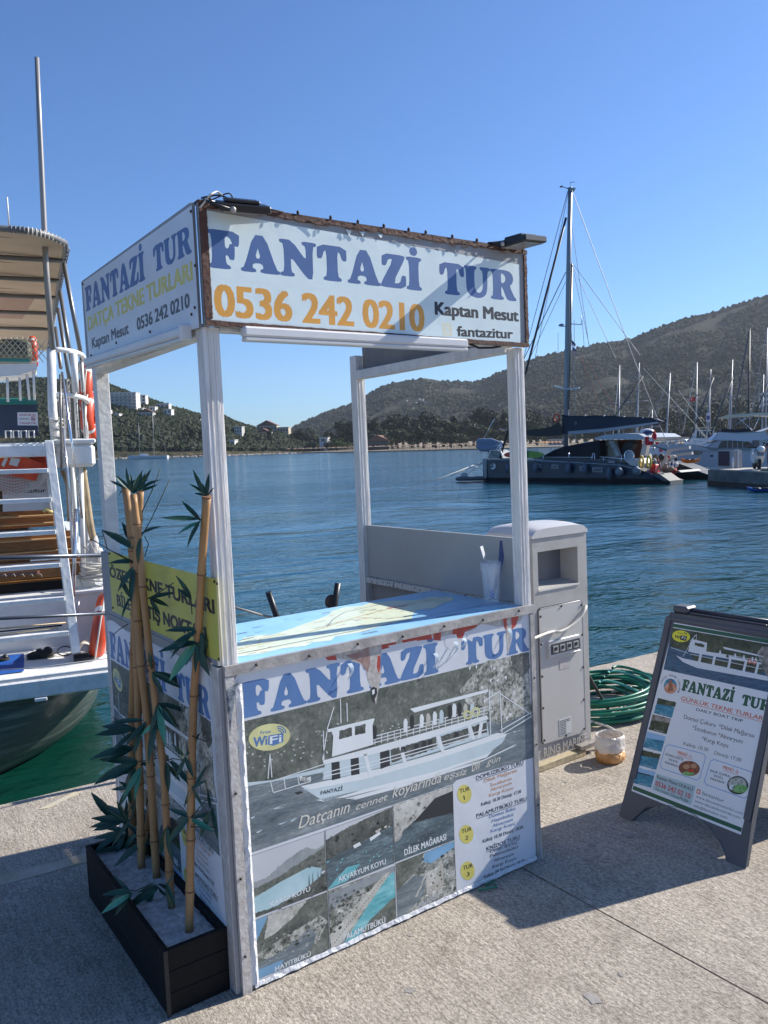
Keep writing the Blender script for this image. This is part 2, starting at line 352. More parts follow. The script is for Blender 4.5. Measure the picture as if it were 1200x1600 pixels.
# ---------------------------------------------------------------- quay
def concrete(name, c1, c2, warm):
    m = bpy.data.materials.new(name); m.use_nodes = True; n = m.node_tree.nodes; l = m.node_tree.links; p = n['Principled BSDF']
    p.inputs['Roughness'].default_value = .85; p.inputs['Specular IOR Level'].default_value = .25
    g = n.new('ShaderNodeNewGeometry')
    def tex(scale, st=(1, 1, 1), det=6, rough=.6):
        mp = n.new('ShaderNodeMapping'); mp.inputs['Scale'].default_value = st; mp.inputs['Rotation'].default_value = (0, 0, .06); l.new(g.outputs['Position'], mp.inputs[0])
        t = n.new('ShaderNodeTexNoise'); t.inputs['Scale'].default_value = scale; t.inputs['Detail'].default_value = det; t.inputs['Roughness'].default_value = rough; l.new(mp.outputs[0], t.inputs['Vector']); return t
    def ramp(t, a, b, ca, cb):
        r = n.new('ShaderNodeValToRGB'); r.color_ramp.elements[0].position = a; r.color_ramp.elements[1].position = b
        r.color_ramp.elements[0].color = (*ca, 1); r.color_ramp.elements[1].color = (*cb, 1); l.new(t.outputs['Fac'], r.inputs[0]); return r
    def mix(a, b, f, mode='MULTIPLY'):
        x = n.new('ShaderNodeMix'); x.data_type = 'RGBA'; x.blend_type = mode; x.inputs[0].default_value = f
        l.new(a.outputs[0], x.inputs[6]); l.new(b.outputs[0], x.inputs[7]); return x
    base = ramp(tex(.9, (1, 1, 1), 8, .65), .30, .68, tuple(c * .86 for c in c1), tuple(c * 1.04 for c in c2))
    grain = ramp(tex(140, (1, .55, 1), 5, .75), .38, .62, (.50, .48, .46), (1.18, 1.16, 1.13))
    broom = ramp(tex(75, (1, .12, 1), 4, .6), .34, .6, (.86, .85, .84), (1.05, 1.05, 1.05))
    blot = ramp(tex(5.5, (1, 1, 1), 7, .7), .30, .52, (.76, .75, .74), (1, 1, 1))
    x1 = mix(base, grain, 1.0); 
    def mix2(a, b):
        x = n.new('ShaderNodeMix'); x.data_type = 'RGBA'; x.blend_type = 'MULTIPLY'; x.inputs[0].default_value = 1
        l.new(a.outputs[2], x.inputs[6]); l.new(b.outputs[0], x.inputs[7]); return x
    x2 = mix2(x1, broom); x3 = mix2(x2, blot); l.new(x3.outputs[2], p.inputs['Base Color'])
    b1 = n.new('ShaderNodeBump'); b1.inputs['Strength'].default_value = 1.0; b1.inputs['Distance'].default_value = .010
    l.new(tex(62, (1, .22, 1), 5, .7).outputs['Fac'], b1.inputs['Height'])
    b2 = n.new('ShaderNodeBump'); b2.inputs['Strength'].default_value = 1.0; b2.inputs['Distance'].default_value = .006; l.new(tex(190, (1, .6, 1), 4, .8).outputs['Fac'], b2.inputs['Height'])
    l.new(b1.outputs[0], b2.inputs['Normal']); l.new(b2.outputs[0], p.inputs['Normal'])
    MATS[name] = m; return m
slab_mat = concrete('broomed_concrete', (.49, .44, .38), (.56, .505, .44), 0)
rough_conc = mat('rough_grey_concrete', (.30, .285, .26), .9, col2=(.17, .16, .15), vscale=9, bump=.9, bscale=30, det=9)
dark_conc = mat('wet_dark_concrete', (.055, .055, .05), .7, col2=(.10, .10, .095), vscale=2, bump=.6, bscale=10)
edge_y = lambda x: 1.955 - .085 * x
quay = Box('quay', None, K(-14, -12, -2.6), KX * 32, KY * 10, KZ * 2.55, rough_conc, kind='structure', label='concrete harbour quay')
def slab(x0, x1, y0, name='pavement_slab', y1=None):
    """one cast slab with a slightly chipped sea edge; fine vertices along the edge"""
    mb = MB(); top = []; N = 60 if y1 is None else 1
    far = []
    for i in range(N + 1):
        x = x0 + (x1 - x0) * i / N
        y = (edge_y(x) + .012 * mnoise.noise(Vector((x * 5, 0, 0))) + .006 * mnoise.noise(Vector((x * 21, 3, 0)))) if y1 is None else y1
        far.append((x, y))
    pts = [K(x0, y0, 0), K(x1, y0, 0)] + [K(x, y, 0) for x, y in far[::-1]]
    mb.prism(pts, KZ * -2.4 if y1 is None else KZ * -.2, None)
    return mb.build(name, quay, slab_mat)
slab(-12, 1.155, -2.2); slab(1.162, 6.4, -2.2); slab(6.407, 16, -2.2)
slab(-12, 1.155, -10, y1=-2.207); slab(1.162, 6.4, -10, y1=-2.207); slab(6.407, 16, -10, y1=-2.207)
# faded yellow paint and old stains on the slabs
faded_paint = mat('worn_yellow_paint', (.50, .44, .28), .8, col2=(.44, .40, .34), vscale=30, edge=(.4, .6))
tan_paint = mat('worn_tan_line', (.36, .29, .19), .85, col2=(.43, .39, .34), vscale=12, edge=(.35, .7))
stain = mat('dark_spill', (.22, .205, .19), .8, col2=(.30, .28, .26), vscale=40)
def patch(name, pts, m, h=.002):
    MB().prism([K(x, y, .0005) for x, y in pts], KZ * h, m).build(name, quay)
patch('paint_mark', [(-.19, 1.80), (-.15, 1.785), (.03, 1.875), (.0, 1.895)], faded_paint)
patch('paint_line', [(-2.5, 1.36), (-.45, 1.245), (-.06, 1.21), (-.06, 1.125), (-.45, 1.165), (-2.5, 1.28)], tan_paint)
def blob(c, r, m, sd):
    rnd = random.Random(sd); a0 = rnd.random() * 6
    ecc = .4 + .5 * rnd.random()
    P = []
    for i in range(14):
        t = 2 * math.pi * i / 14; rr = r * (.7 + .5 * rnd.random()); x, y = rr * math.cos(t), rr * ecc * math.sin(t)
        P.append((c.x + x * math.cos(a0) - y * math.sin(a0), c.y + x * math.sin(a0) + y * math.cos(a0)))
    MB().prism([Vector((x, y, K(x, y, 0).z + .001)) for x, y in P], KZ * .0003, m).build('stain', quay)
for i, (px, py, r) in enumerate(((982, 1305, .028), (925, 1321, .018), (916, 1328, .012), (925, 1560, .030), (970, 1523, .014), (953, 1372, .007), (585, 1442, .011), (640, 1462, .013), (883, 1221, .016), (640, 1548, .02), (265, 1462, .012), (307, 1527, .006), (243, 1280, .02))):
    v = ray(px, py); n = KZ; o = K(0, 0, 0); P = CAM + v * ((o - CAM).dot(n) / v.dot(n)); blob(P, r, stain, i)

# ---------------------------------------------------------------- far shore: hills built from their ridge lines
def terrain(name, shore, ridge, mats_, label, ns=46, amp=6, back=260, kind='structure', pw=1.0, seed=0, lift=0):
    """shore: (px, py) on the water; ridge: (px, py, depth). rows go from the shore up to the ridge and down behind it"""
    def lerp(tab, x):
        if x <= tab[0][0]: return tab[0][1:]
        for a, b in zip(tab, tab[1:]):
            if x <= b[0]:
                t = (x - a[0]) / (b[0] - a[0]); return tuple(p + (q - p) * t for p, q in zip(a[1:], b[1:]))
        return tab[-1][1:]
    x0, x1 = ridge[0][0], ridge[-1][0]; nc = int((x1 - x0) / 5); cols = []
    vs = []; fs = []; nr = ns + 8
    for i in range(nc + 1):
        x = x0 + (x1 - x0) * i / nc
        (sd,) = lerp(shore, x); ry, rd = lerp(ridge, x)
        ry += 1.1 * mnoise.noise(Vector((x * .05, seed, 0))) + .8 * mnoise.noise(Vector((x * .21, seed, 2)))
        v = ray(x, 700); A = CAM + v * sd; B = at(x, ry, rd); dirh = Vector((v.x, v.y, 0)).normalized()
        A.z = WATER + .35; hz = B.z - A.z
        for j in range(nr + 1):
            if j <= ns:
                t = j / ns; P = A.lerp(B, t); P.z = A.z + hz * (t ** pw)
            else:
                t = (j - ns) / 8; P = B + dirh * back * t; P.z = B.z - hz * (t ** 1.6)
                t = 1 - t
            q = P * .006 + Vector((seed, 0, 0)); k = math.sin(math.pi * min(1, max(0, (j / ns)))) if j <= ns else .0
            d = (mnoise.noise(q) * 1.0 + mnoise.noise(q * 2.6) * .5 + mnoise.noise(q * 7) * .22) * amp * k * min(1, hz / 40)
            P.z += d; vs.append(P)
        # a skirt under the water on the near side
    for i in range(nc):
        for j in range(nr):
            a = i * (nr + 1) + j; fs.append((a, a + nr + 1, a + nr + 2, a + 1))
    mb = MB(); mb.add(vs, fs, mats_, True)
    # beach lip down into the water
    lip = [];
    for i in range(nc + 1):
        P = vs[i * (nr + 1)]; lip += [P, P - Vector((0, 0, 1.2)) - Vector((ray(600, 700).x, ray(600, 700).y, 0)).normalized() * 4]
    mb.add(lip, [(2 * i, 2 * i + 1, 2 * i + 3, 2 * i + 2) for i in range(nc)], mats_)
    mb.build(name, kind=kind, label=label, recalc=False)
    return vs, nc, nr, ns
def hill_mat(name, veg1, veg2, soil, sc1, rock=None):
    m = bpy.data.materials.new(name); m.use_nodes = True; n = m.node_tree.nodes; l = m.node_tree.links; p = n['Principled BSDF']
    p.inputs['Roughness'].default_value = .95; p.inputs['Specular IOR Level'].default_value = .1
    g = n.new('ShaderNodeNewGeometry')
    def nz(s, det=5, st=(1, 1, 1)):
        mp = n.new('ShaderNodeMapping'); mp.inputs['Scale'].default_value = st; l.new(g.outputs['Position'], mp.inputs[0])
        t = n.new('ShaderNodeTexNoise'); t.inputs['Scale'].default_value = s; t.inputs['Detail'].default_value = det; t.inputs['Roughness'].default_value = .65; l.new(mp.outputs[0], t.inputs['Vector']); return t
    def ramp(t, a, b, ca, cb):
        r = n.new('ShaderNodeValToRGB'); r.color_ramp.elements[0].position = a; r.color_ramp.elements[1].position = b
        r.color_ramp.elements[0].color = (*ca, 1); r.color_ramp.elements[1].color = (*cb, 1); l.new(t.outputs[0], r.inputs[0]); return r
    def mixf(f, a, b):
        x = n.new('ShaderNodeMix'); x.data_type = 'RGBA'; l.new(f.outputs[0], x.inputs[0]); l.new(a.outputs[0], x.inputs[6]); l.new(b.outputs[0], x.inputs[7]); return x
    vg = ramp(nz(sc1 * .35, 6), .35, .65, veg1, veg2); so_ = ramp(nz(sc1 * .5), .3, .7, soil, tuple(c * .7 for c in soil))
    f = ramp(nz(sc1, 6), .46, .56, (0, 0, 0), (1, 1, 1))
    f2 = ramp(nz(.006, 4), .35, .65, (.15, .15, .15), (1, 1, 1))
    mul = n.new('ShaderNodeMath'); mul.operation = 'MULTIPLY'; l.new(f.outputs[0], mul.inputs[0]); l.new(f2.outputs[0], mul.inputs[1])
    x = mixf(mul, vg, so_); l.new(x.outputs[2], p.inputs['Base Color'])
    b = n.new('ShaderNodeBump'); b.inputs['Strength'].default_value = 1; b.inputs['Distance'].default_value = 3.5; l.new(nz(sc1 * .8, 5).outputs[0], b.inputs['Height']); l.new(b.outputs[0], p.inputs['Normal'])
    return m
far_hill = hill_mat('scrub_hillside', (.022, .030, .018), (.040, .045, .028), (.085, .068, .05), .085)
near_hill = hill_mat('scrub_and_dry_grass', (.026, .032, .018), (.044, .048, .028), (.15, .11, .07), .16)
TV, TNC, TNR, TNS = terrain('far_hills', [(-900, 1350), (300, 1150), (460, 1000), (900, 760), (1200, 640), (2200, 600)],
        [(-900, 640, 2600), (-300, 650, 2500), (200, 668, 2400), (420, 686, 2200), (452, 672, 2100), (480, 656, 2050), (540, 634, 1950), (600, 602, 1850), (660, 591, 1800), (700, 596, 1800), (735, 598, 1800), (760, 592, 1750), (800, 572, 1650), (830, 561, 1600), (880, 549, 1550), (960, 533, 1500), (985, 530, 1500), (1010, 520, 1450), (1050, 504, 1450), (1080, 495, 1450), (1120, 486, 1450), (1200, 461, 1400), (1300, 420, 1400), (1500, 360, 1400), (1800, 380, 1400), (2200, 430, 1400)],
        far_hill, 'long scrub covered hill behind the harbour', amp=20, back=900, pw=1.35, ns=70)
HV, HNC, HNR, HNS = terrain('wooded_headland', [(-900, 300), (0, 466), (150, 462), (330, 478), (470, 575), (560, 610), (640, 600)],
        [(-900, 560, 600), (-300, 580, 680), (0, 604, 700), (55, 594, 700), (100, 597, 700), (148, 600, 700), (175, 606, 700), (205, 618, 700), (235, 628, 700), (290, 645, 720), (330, 656, 740), (345, 652, 760), (370, 662, 760), (400, 672, 770), (440, 676, 790), (470, 684, 800), (520, 696, 800), (560, 701, 800), (640, 703, 800)],
        near_hill, 'headland with scrub, villas and a hotel above the bay', amp=9, back=500, pw=.9, seed=5)
# flat shore plain carrying the tree belt and the beach
sand = mat('pebble_beach', (.30, .235, .17), .95, col2=(.19, .16, .11), vscale=.5, bump=.4, bscale=1)
plain = MB(); pp = []
SH = [(330, 476), (420, 540), (470, 575), (560, 500), (650, 455), (750, 448), (900, 430), (1060, 400), (1250, 380), (1500, 380)]
for x, d in SH: P = CAM + ray(x, 700) * d; pp.append(Vector((P.x, P.y, WATER + .5)))
far_ = [];
for x, d in SH: P = CAM + ray(x, 700) * (d + 620); far_.append(Vector((P.x, P.y, WATER + 9)))
nn = len(SH)
plain.add(pp + far_ + [p - Vector((0, 0, 2)) for p in pp], [(i, i + 1, nn + i + 1, nn + i) for i in range(nn - 1)] + [(i, 2 * nn + i, 2 * nn + i + 1, i + 1) for i in range(nn - 1)], sand)
plain.build('beach', kind='structure', recalc=False, label='narrow brown beach along the far shore')
def shore_d(x):
    for a, b in zip(SH, SH[1:]):
        if x <= b[0]: return a[1] + (b[1] - a[1]) * (x - a[0]) / (b[0] - a[0])
    return SH[-1][1]
def plain_pt(px, back): 
    d = shore_d(px) + back; P = CAM + ray(px, 700) * d; P.z = WATER + .5 + 8.5 * back / 620; return P

# foliage: clumps of leaf-sized faces
def leaf_mat(name, a, b):
    return mat(name, a, .7, col2=b, vscale=.35, spec=.2)
def crown_mesh(name, m, seed, n=700, squash=.8, size=.09, lobes=9, tall=1.0):
    """many small leaf clumps in lobes, unit radius about 1"""
    rnd = random.Random(seed); mb = MB(); L = []
    for i in range(lobes):
        a = rnd.random() * 6.28; h = rnd.uniform(-.45, .75); rr = rnd.uniform(.1, .62) * (1 - .35 * abs(h))
        L.append((Vector((rr * math.cos(a), rr * math.sin(a), h * squash * tall)), rnd.uniform(.3, .52)))
    for i in range(n):
        c, r = L[rnd.randrange(lobes)]; v = Vector((rnd.gauss(0, 1), rnd.gauss(0, 1), rnd.gauss(0, 1))).normalized()
        p = c + v * r * (rnd.random() ** .35) * 1.0; nrm = (v + Vector((rnd.gauss(0, .5), rnd.gauss(0, .5), rnd.gauss(0, .5)))).normalized()
        u = nrm.orthogonal().normalized(); t = nrm.cross(u); s = size * rnd.uniform(.6, 1.5); a = rnd.random() * 6.28
        e1 = (u * math.cos(a) + t * math.sin(a)) * s; e2 = (t * math.cos(a) - u * math.sin(a)) * s * .7
        mb.add([p - e1, p - e2, p + e1 + nrm * s * .3, p + e2], [(0, 1, 2, 3)], m)
    return mb.mesh(name, Vector((0, 0, 0)))
lf = [leaf_mat('dark_pine_leaves', (.013, .024, .010), (.030, .043, .018)), leaf_mat('olive_leaves', (.035, .048, .022), (.065, .075, .038)), leaf_mat('fresh_leaves', (.035, .065, .018), (.07, .10, .03))]
bark = mat('bark', (.09, .065, .045), .9)
CR = [crown_mesh('crown', lf[0], 1, 800, tall=1.2), crown_mesh('crown', lf[0], 2, 800, .7), crown_mesh('crown', lf[1], 3, 750, .9, lobes=11), crown_mesh('crown', lf[0], 4, 900, 1.0, lobes=12, tall=1.3), crown_mesh('crown', lf[2], 5, 600, .7), crown_mesh('crown', lf[1], 6, 700, .75)]
def trunk_mesh():
    mb = MB(); mb.tube([(0, 0, -.5), (0.02, 0, .3), (-.03, .02, .7), (.0, 0, 1.0)], .05, 6, bark, rs=[.07, .05, .04, .02])
    for a in (0, 2.1, 4.2): mb.tube([(0, 0, .55), (.25 * math.cos(a), .25 * math.sin(a), .9)], .02, 4, bark)
    return mb.mesh('trunk', Vector((0, 0, 0)))
TRK = trunk_mesh()
def tree(P, h, wd, k, label, group, name='shore_tree', rz=None):
    t = thing(name, label, 'tree', P, group); rnd = random.Random(int(P.x * 10)); rz = rnd.random() * 6.28
    q = Matrix.Rotation(rz, 3, 'Z').to_quaternion()
    link('trunk', TRK, P, t, scale=(h, h, h * .6)); link('crown', CR[k], P + Vector((0, 0, h * .55)), t, rot=q, scale=(wd, wd, h * .47))
    return t
rt = random.Random(11)
KIND = ('dark round crowned', 'dark flat topped', 'olive green', 'tall narrow dark', 'fresh green', 'pale olive bushy')
def where(x): return 'left of the kiosk far post' if x < 550 else 'framed between the two right kiosk posts' if x < 800 else 'beside the catamaran mast' if x < 950 else 'behind the row of yacht masts' if x < 1100 else 'behind the motor yacht'
# back row, then front row of the tree belt between the beach and the hill
def top_y(x):     # height line of the belt in the photograph
    tab = [(300, 668), (400, 672), (440, 672), (480, 676), (520, 668), (560, 655), (600, 655), (640, 648), (700, 650), (760, 640), (820, 650), (900, 655), (1000, 650), (1100, 630), (1200, 622), (1500, 600)]
    for a, b in zip(tab, tab[1:]):
        if x <= b[0]: return a[1] + (b[1] - a[1]) * (x - a[0]) / (b[0] - a[0])
    return 610
x = 395
while x < 1330:
    bk = rt.uniform(90, 150); P = plain_pt(x, bk); d = depth(P); ty = top_y(x) + rt.uniform(-5, 9); h = (at(x, ty, d) - P).z
    tree(P, h, h * rt.uniform(.42, .6), kk := rt.choice((0, 1, 3, 3, 0, 2)), KIND[kk] + ' back row tree ' + where(x), 'shore trees ' + where(x)); x += rt.uniform(9, 17)
x = 380
while x < 1330:
    bk = rt.uniform(35, 75); P = plain_pt(x, bk); d = depth(P); ty = top_y(x) + rt.uniform(14, 32); h = (at(x, min(ty, 694), d) - P).z
    tree(P, h, h * rt.uniform(.55, .8), kk := rt.choice((1, 2, 5, 4, 2, 0)), KIND[kk] + ' front row tree ' + where(x), 'shore trees ' + where(x), 'bushy_tree'); x += rt.uniform(12, 26)
def on_head(px, t):      # a point of the headland at column px and fraction t from shore to ridge
    i = int((px + 900) / 1540 * HNC); i = max(0, min(HNC, i)); j = int(t * HNS); return Vector(HV[i * (HNR + 1) + j])
HZ = bpy.data.materials.new('haze'); HZ.use_nodes = True; hn = HZ.node_tree.nodes; hn.remove(hn['Principled BSDF']); pv = hn.new('ShaderNodeVolumePrincipled'); pv.inputs['Color'].default_value = (.80, .88, 1, 1); pv.inputs['Density'].default_value = .00007; pv.inputs['Anisotropy'].default_value = .3; HZ.node_tree.links.new(pv.outputs[0], hn['Material Output'].inputs['Volume'])
MB().box((-2700, -500, -6), (7000, 0, 0), (0, 4800, 0), (0, 0, 430)).build('haze', None, HZ, kind='stuff', label='thin pale blue sea haze')
for px, py, wd, t, k in ((303, 664, 14, .22, 0), (316, 668, 10, .2, 1), (293, 670, 9, .18, 5), (200, 655, 7, .5, 1), (345, 690, 7, .05, 5), (385, 676, 8, .2, 0), (365, 668, 7, .4, 2), (420, 668, 9, .3, 0), (12, 690, 8, .1, 1), (275, 660, 6, .5, 5), (170, 690, 5, .1, 5), (255, 690, 5, .1, 2), (278, 692, 5, .08, 5), (225, 640, 5, .7, 0)):
    P = on_head(px, t); d = depth(P); h = max(4, (at(px, py, d) - P).z * 1.0); h = min(h, 16)
    tree(P, h, wd * d / F * .9, k, KIND[k] + ' tree on the headland slope ' + ('right of the kiosk near post' if px > 350 else 'low near the water' if t < .12 else 'left of the near post, below the villas' if px > 270 else 'around the hotel and villas' if t > .3 else 'near the anchored ketch'), 'single trees on the headland', 'round_tree')
# scrub on both hills: uncountable bushes
def scrub(name, V, nc, nr, ns, cols, count, s0, s1, mats_, label, seed, tmin=.02, pref=.0):
    rnd = random.Random(seed); mb = MB(); X0, X1 = cols
    for _ in range(count):
        i = rnd.randrange(int(X0 * nc), int(X1 * nc)); j = rnd.random() * .98 * ns + tmin * ns; j0 = min(int(j), ns - 1); fj = j - j0
        a = i * (nr + 1) + j0; P = V[a].lerp(V[a + 1], min(1, fj)).lerp(V[min(a + nr + 1, len(V) - 1)], rnd.random())
        if mnoise.noise(P * .012) < -pref - .25 + rnd.random() * .3: continue
        s = rnd.uniform(s0, s1); n = 5; m = rnd.choice(mats_); top = P + Vector((rnd.uniform(-.3, .3) * s, rnd.uniform(-.3, .3) * s, s * rnd.uniform(.8, 1.3)))
        r0 = [P + Vector((math.cos(k * 6.283 / n) * s * rnd.uniform(.7, 1.1), math.sin(k * 6.283 / n) * s * rnd.uniform(.7, 1.1), -.3 * s)) for k in range(n)]
        r1 = [P + Vector((math.cos(k * 6.283 / n + .5) * s * rnd.uniform(.6, 1.0), math.sin(k * 6.283 / n + .5) * s * rnd.uniform(.6, 1.0), .55 * s)) for k in range(n)]
        mb.add(r0 + r1 + [top], [(k, (k + 1) % n, n + (k + 1) % n, n + k) for k in range(n)] + [(n + k, n + (k + 1) % n, 2 * n) for k in range(n)], m)
    mb.build(name, kind='stuff', recalc=False, label=label)
sm = [mat('scrub_a', (.022, .030, .015), .9, spec=.1), mat('scrub_b', (.033, .041, .022), .9, spec=.1), mat('scrub_c', (.050, .055, .036), .9, spec=.1), mat('scrub_d', (.015, .023, .010), .9, spec=.1)]
scrub('headland_scrub', HV, HNC, HNR, HNS, (.52, .98), 19000, 1.4, 3.6, sm, 'dense maquis bushes covering the headland', 3, tmin=.07, pref=.35)
scrub('hill_scrub', TV, TNC, TNR, TNS, (.42, .74), 24000, 2.0, 5.5, sm, 'scattered bushes over the far hillside', 4, pref=.16)
rock_m = mat('pale_rock', (.22, .20, .18), .9, col2=(.33, .31, .29), vscale=.3)
mb = MB(); rnd = random.Random(3)
for px, t in [(650 + rnd.uniform(-12, 22), .62 + rnd.uniform(-.05, .06)) for _ in range(14)] + [(rnd.uniform(600, 1200), rnd.uniform(.3, .9)) for _ in range(60)]:
    i = int((px + 900) / 3100 * TNC); j = int(t * TNS); P = TV[i * (TNR + 1) + j]; s = rnd.uniform(1.5, 4.5) if px < 680 else rnd.uniform(.8, 2)
    mb.ell(P + Vector((0, 0, s * .3)), (s, .2 * s, 0), (0, s * .8, .1), (.2, 0, s * rnd.uniform(.5, .9)), rock_m, 6, 4)
mb.build('rock_outcrop', kind='stuff', label='pale rocks breaking out of the far hillside', recalc=False)

# buildings on the headland and the right slope
wall_w = mat('white_render', (.62, .60, .57), .7, var=.1, vscale=.4); wall_g = mat('grey_render', (.42, .41, .39), .7); roof_m = mat('brown_tile_roof', (.16, .075, .05), .8); win_m = mat('dark_window_glass', (.03, .04, .05), .15); wall_s = mat('sand_render', (.45, .38, .29), .8)  # the white render is the houses' own colour, slightly varied
def building(px, py, wpx, hpx, d, label, name='villa', floors=1, cols=3, wm=wall_w, roof='flat', deep=9, balc=False):
    if px < 330:                                  # stand it on the slope of the headland
        i = int((px + 900) / 1540 * HNC)
        for j in range(HNS):
            q = RT @ (HV[i * (HNR + 1) + j] - CAM)
            if 800 + q.y / q.z * F <= py: d = q.z; break
    B = at(px, py, d); s = d / F; wd, ht = wpx * s, hpx * s; v = ray(px, 700); u = Vector((v.y, -v.x, 0)).normalized(); n = Vector((-v.x, -v.y, 0)).normalized()
    u = (u + n * .25).normalized(); n = Vector((-u.y, u.x, 0)); n = n if n.dot(v) < 0 else -n
    t = thing(name, label, 'building', B); o = B - u * wd / 2
    Box('wall', t, o - Vector((0, 0, 6)), u * wd, -n * deep, Vector((0, 0, ht + 6)), wm)
    if roof == 'flat': Box('roof', t, o - u * .3 + n * .3 + Vector((0, 0, ht + .01)), u * (wd + .6), -n * (deep + .6), Vector((0, 0, .4)), wm)
    elif roof == 'gable':
        z = Vector((0, 0, ht + .01)); rh = Vector((0, 0, wd * .16)); a = o - u * .5 + n * .5 + z; b = o + u * (wd + .5) + n * .5 + z
        MB().prism([a, b, (a + b) / 2 + rh * 1.6], -n * (deep + 1), roof_m).build('roof', t)
    fh = ht / floors; cw = wd / cols
    for i in range(floors):
        for j in range(cols):
            c = o + u * (cw * (j + .22)) + n * .02 + Vector((0, 0, fh * i + fh * .25)); f = Box('window', t, c, u * cw * .56, n * .08, Vector((0, 0, fh * .55)), win_m)
            if balc: 
                Box('balcony', t, c - u * cw * .2 + n * .12 - Vector((0, 0, fh * .25)), u * cw * .95, n * 1.4, Vector((0, 0, .25)), wm); Box('railing', t, c - u * cw * .2 + n * 1.45 - Vector((0, 0, fh * .0)), u * cw * .95, n * .08, Vector((0, 0, .8)), wall_g)
    return t
building(190, 640, 46, 26, 662, 'five storey white hotel with balconies on the hilltop', 'hotel', 5, 7, wall_w, deep=14, balc=True)
building(222, 638, 12, 20, 668, 'plain end wing at the right side of the hilltop hotel', 'hotel_wing', 4, 2, wall_w)
building(163, 653, 16, 13, 600, 'small white house with brown roof left of the dark tree', floors=1, cols=3, roof='gable')
building(180, 655, 12, 8, 600, 'low white annex beside the brown roofed house', floors=1, cols=2)
building(228, 655, 22, 11, 600, 'pinkish roofed house below the white terrace', floors=1, cols=4, roof='gable', wm=wall_g)
building(254, 640, 20, 9, 640, 'bright white cube villa highest on the ridge', floors=1, cols=3)
building(262, 653, 12, 13, 610, 'white two storey villa at the right end of the group', floors=2, cols=2)
building(216, 644, 14, 6, 640, 'long white terrace building under the hotel', floors=1, cols=3)
building(238, 646, 9, 10, 625, 'narrow white villa in the middle of the hillside group', floors=2, cols=1)
building(306, 661, 14, 5, 640, 'low sand coloured house on the far slope', floors=1, cols=3, wm=wall_s)
building(372, 676, 12, 9, 600, 'grey half built block beside the post', floors=2, cols=3, wm=wall_g)
building(417, 674, 32, 9, 700, 'long dark roofed restaurant house on the point', floors=1, cols=6, roof='gable', wm=wall_s)
building(411, 683, 22, 8, 650, 'white gabled house with dark red roof near the point', floors=1, cols=3, roof='gable')
building(363, 700, 8, 12, 530, 'white information board standing on the near shore', 'shore_board', 1, 1)
building(442, 676, 18, 8, 700, 'stone wall house stepping down the point', floors=1, cols=4, wm=wall_s)
building(505, 692, 12, 8, 600, 'small white kiosk between the shore trees', floors=1, cols=1)
building(590, 695, 36, 6, 520, 'low dark roofed beach restaurant among the trees', 'beach_restaurant', 1, 8, mat('dark_timber', (.06, .05, .045), .8), roof='gable', deep=14)
building(870, 696, 26, 9, 470, 'grey flat building half hidden behind the foredeck net', floors=1, cols=4, wm=wall_g)
building(1194, 633, 16, 18, 560, 'white house with chimneys at the right edge of the slope', floors=2, cols=3)
# parasols, people-sized clutter and sun loungers on the beach
straw = mat('reed_parasol', (.22, .15, .10), .9, var=.3, vscale=2); par_o = mat('orange_parasol', (.62, .26, .08), .8)
def parasol_mesh(m):
    mb = MB(); n = 8; ring = [Vector((1.5 * math.cos(i * 6.283 / n), 1.5 * math.sin(i * 6.283 / n), 2.1)) for i in range(n)]
    mb.add(ring + [Vector((0, 0, 2.75)), Vector((0, 0, 2.15))], [(i, (i + 1) % n, n) for i in range(n)] + [((i + 1) % n, i, n + 1) for i in range(n)], m); mb.tube([(0, 0, 0), (0, 0, 2.3)], .05, 5, bark)
    return mb.mesh('parasol', Vector((0, 0, 0)))
PM, PO = parasol_mesh(straw), parasol_mesh(par_o)
x = 452
while x < 748:
    for bk in (4, 11):
        P = plain_pt(x + rt.uniform(-2, 2), bk + rt.uniform(-1.5, 1.5)); link('beach_parasol', PM, P, None, 'reed parasol in the ' + ('front' if bk < 8 else 'back') + ' beach row, ' + ('left of' if x < 570 else 'just right of' if x < 660 else 'well right of') + ' the kiosk far post', 'parasol', 'beach parasols on the far shore', rot=Matrix.Rotation(rt.random() * 3, 3, 'Z').to_quaternion(), scale=1.15)
    x += rt.uniform(5.5, 8)
for x in (846, 851, 857, 862, 868, 874): link('orange_parasol', PO, plain_pt(x, rt.uniform(5, 12)), None, 'orange beach parasol on the shore behind the catamaran', 'parasol', 'orange parasols behind the catamaran')
for x in (778, 790, 800, 812, 836, 842): link('beach_parasol', PM, plain_pt(x, rt.uniform(5, 12)), None, 'reed parasol on the shore beyond the catamaran bow', 'parasol', 'reed parasols beyond the catamaran bow')
# low rocks at the waterline
mb = MB(); rnd = random.Random(9)
for _ in range(420):
    px = rnd.uniform(-60, 470); i = int((px + 900) / 1540 * HNC); P = HV[i * (HNR + 1)] + Vector((rnd.uniform(-3, 3), rnd.uniform(-5, 1), -.3)); s = rnd.uniform(.4, 1.4)
    mb.ell(P, (s, 0, 0), (0, s * .8, 0), (0, 0, s * .6), rock_m, 5, 3)
mb.build('shore_rocks', kind='stuff', label='rocks along the waterline of the headland', recalc=False)
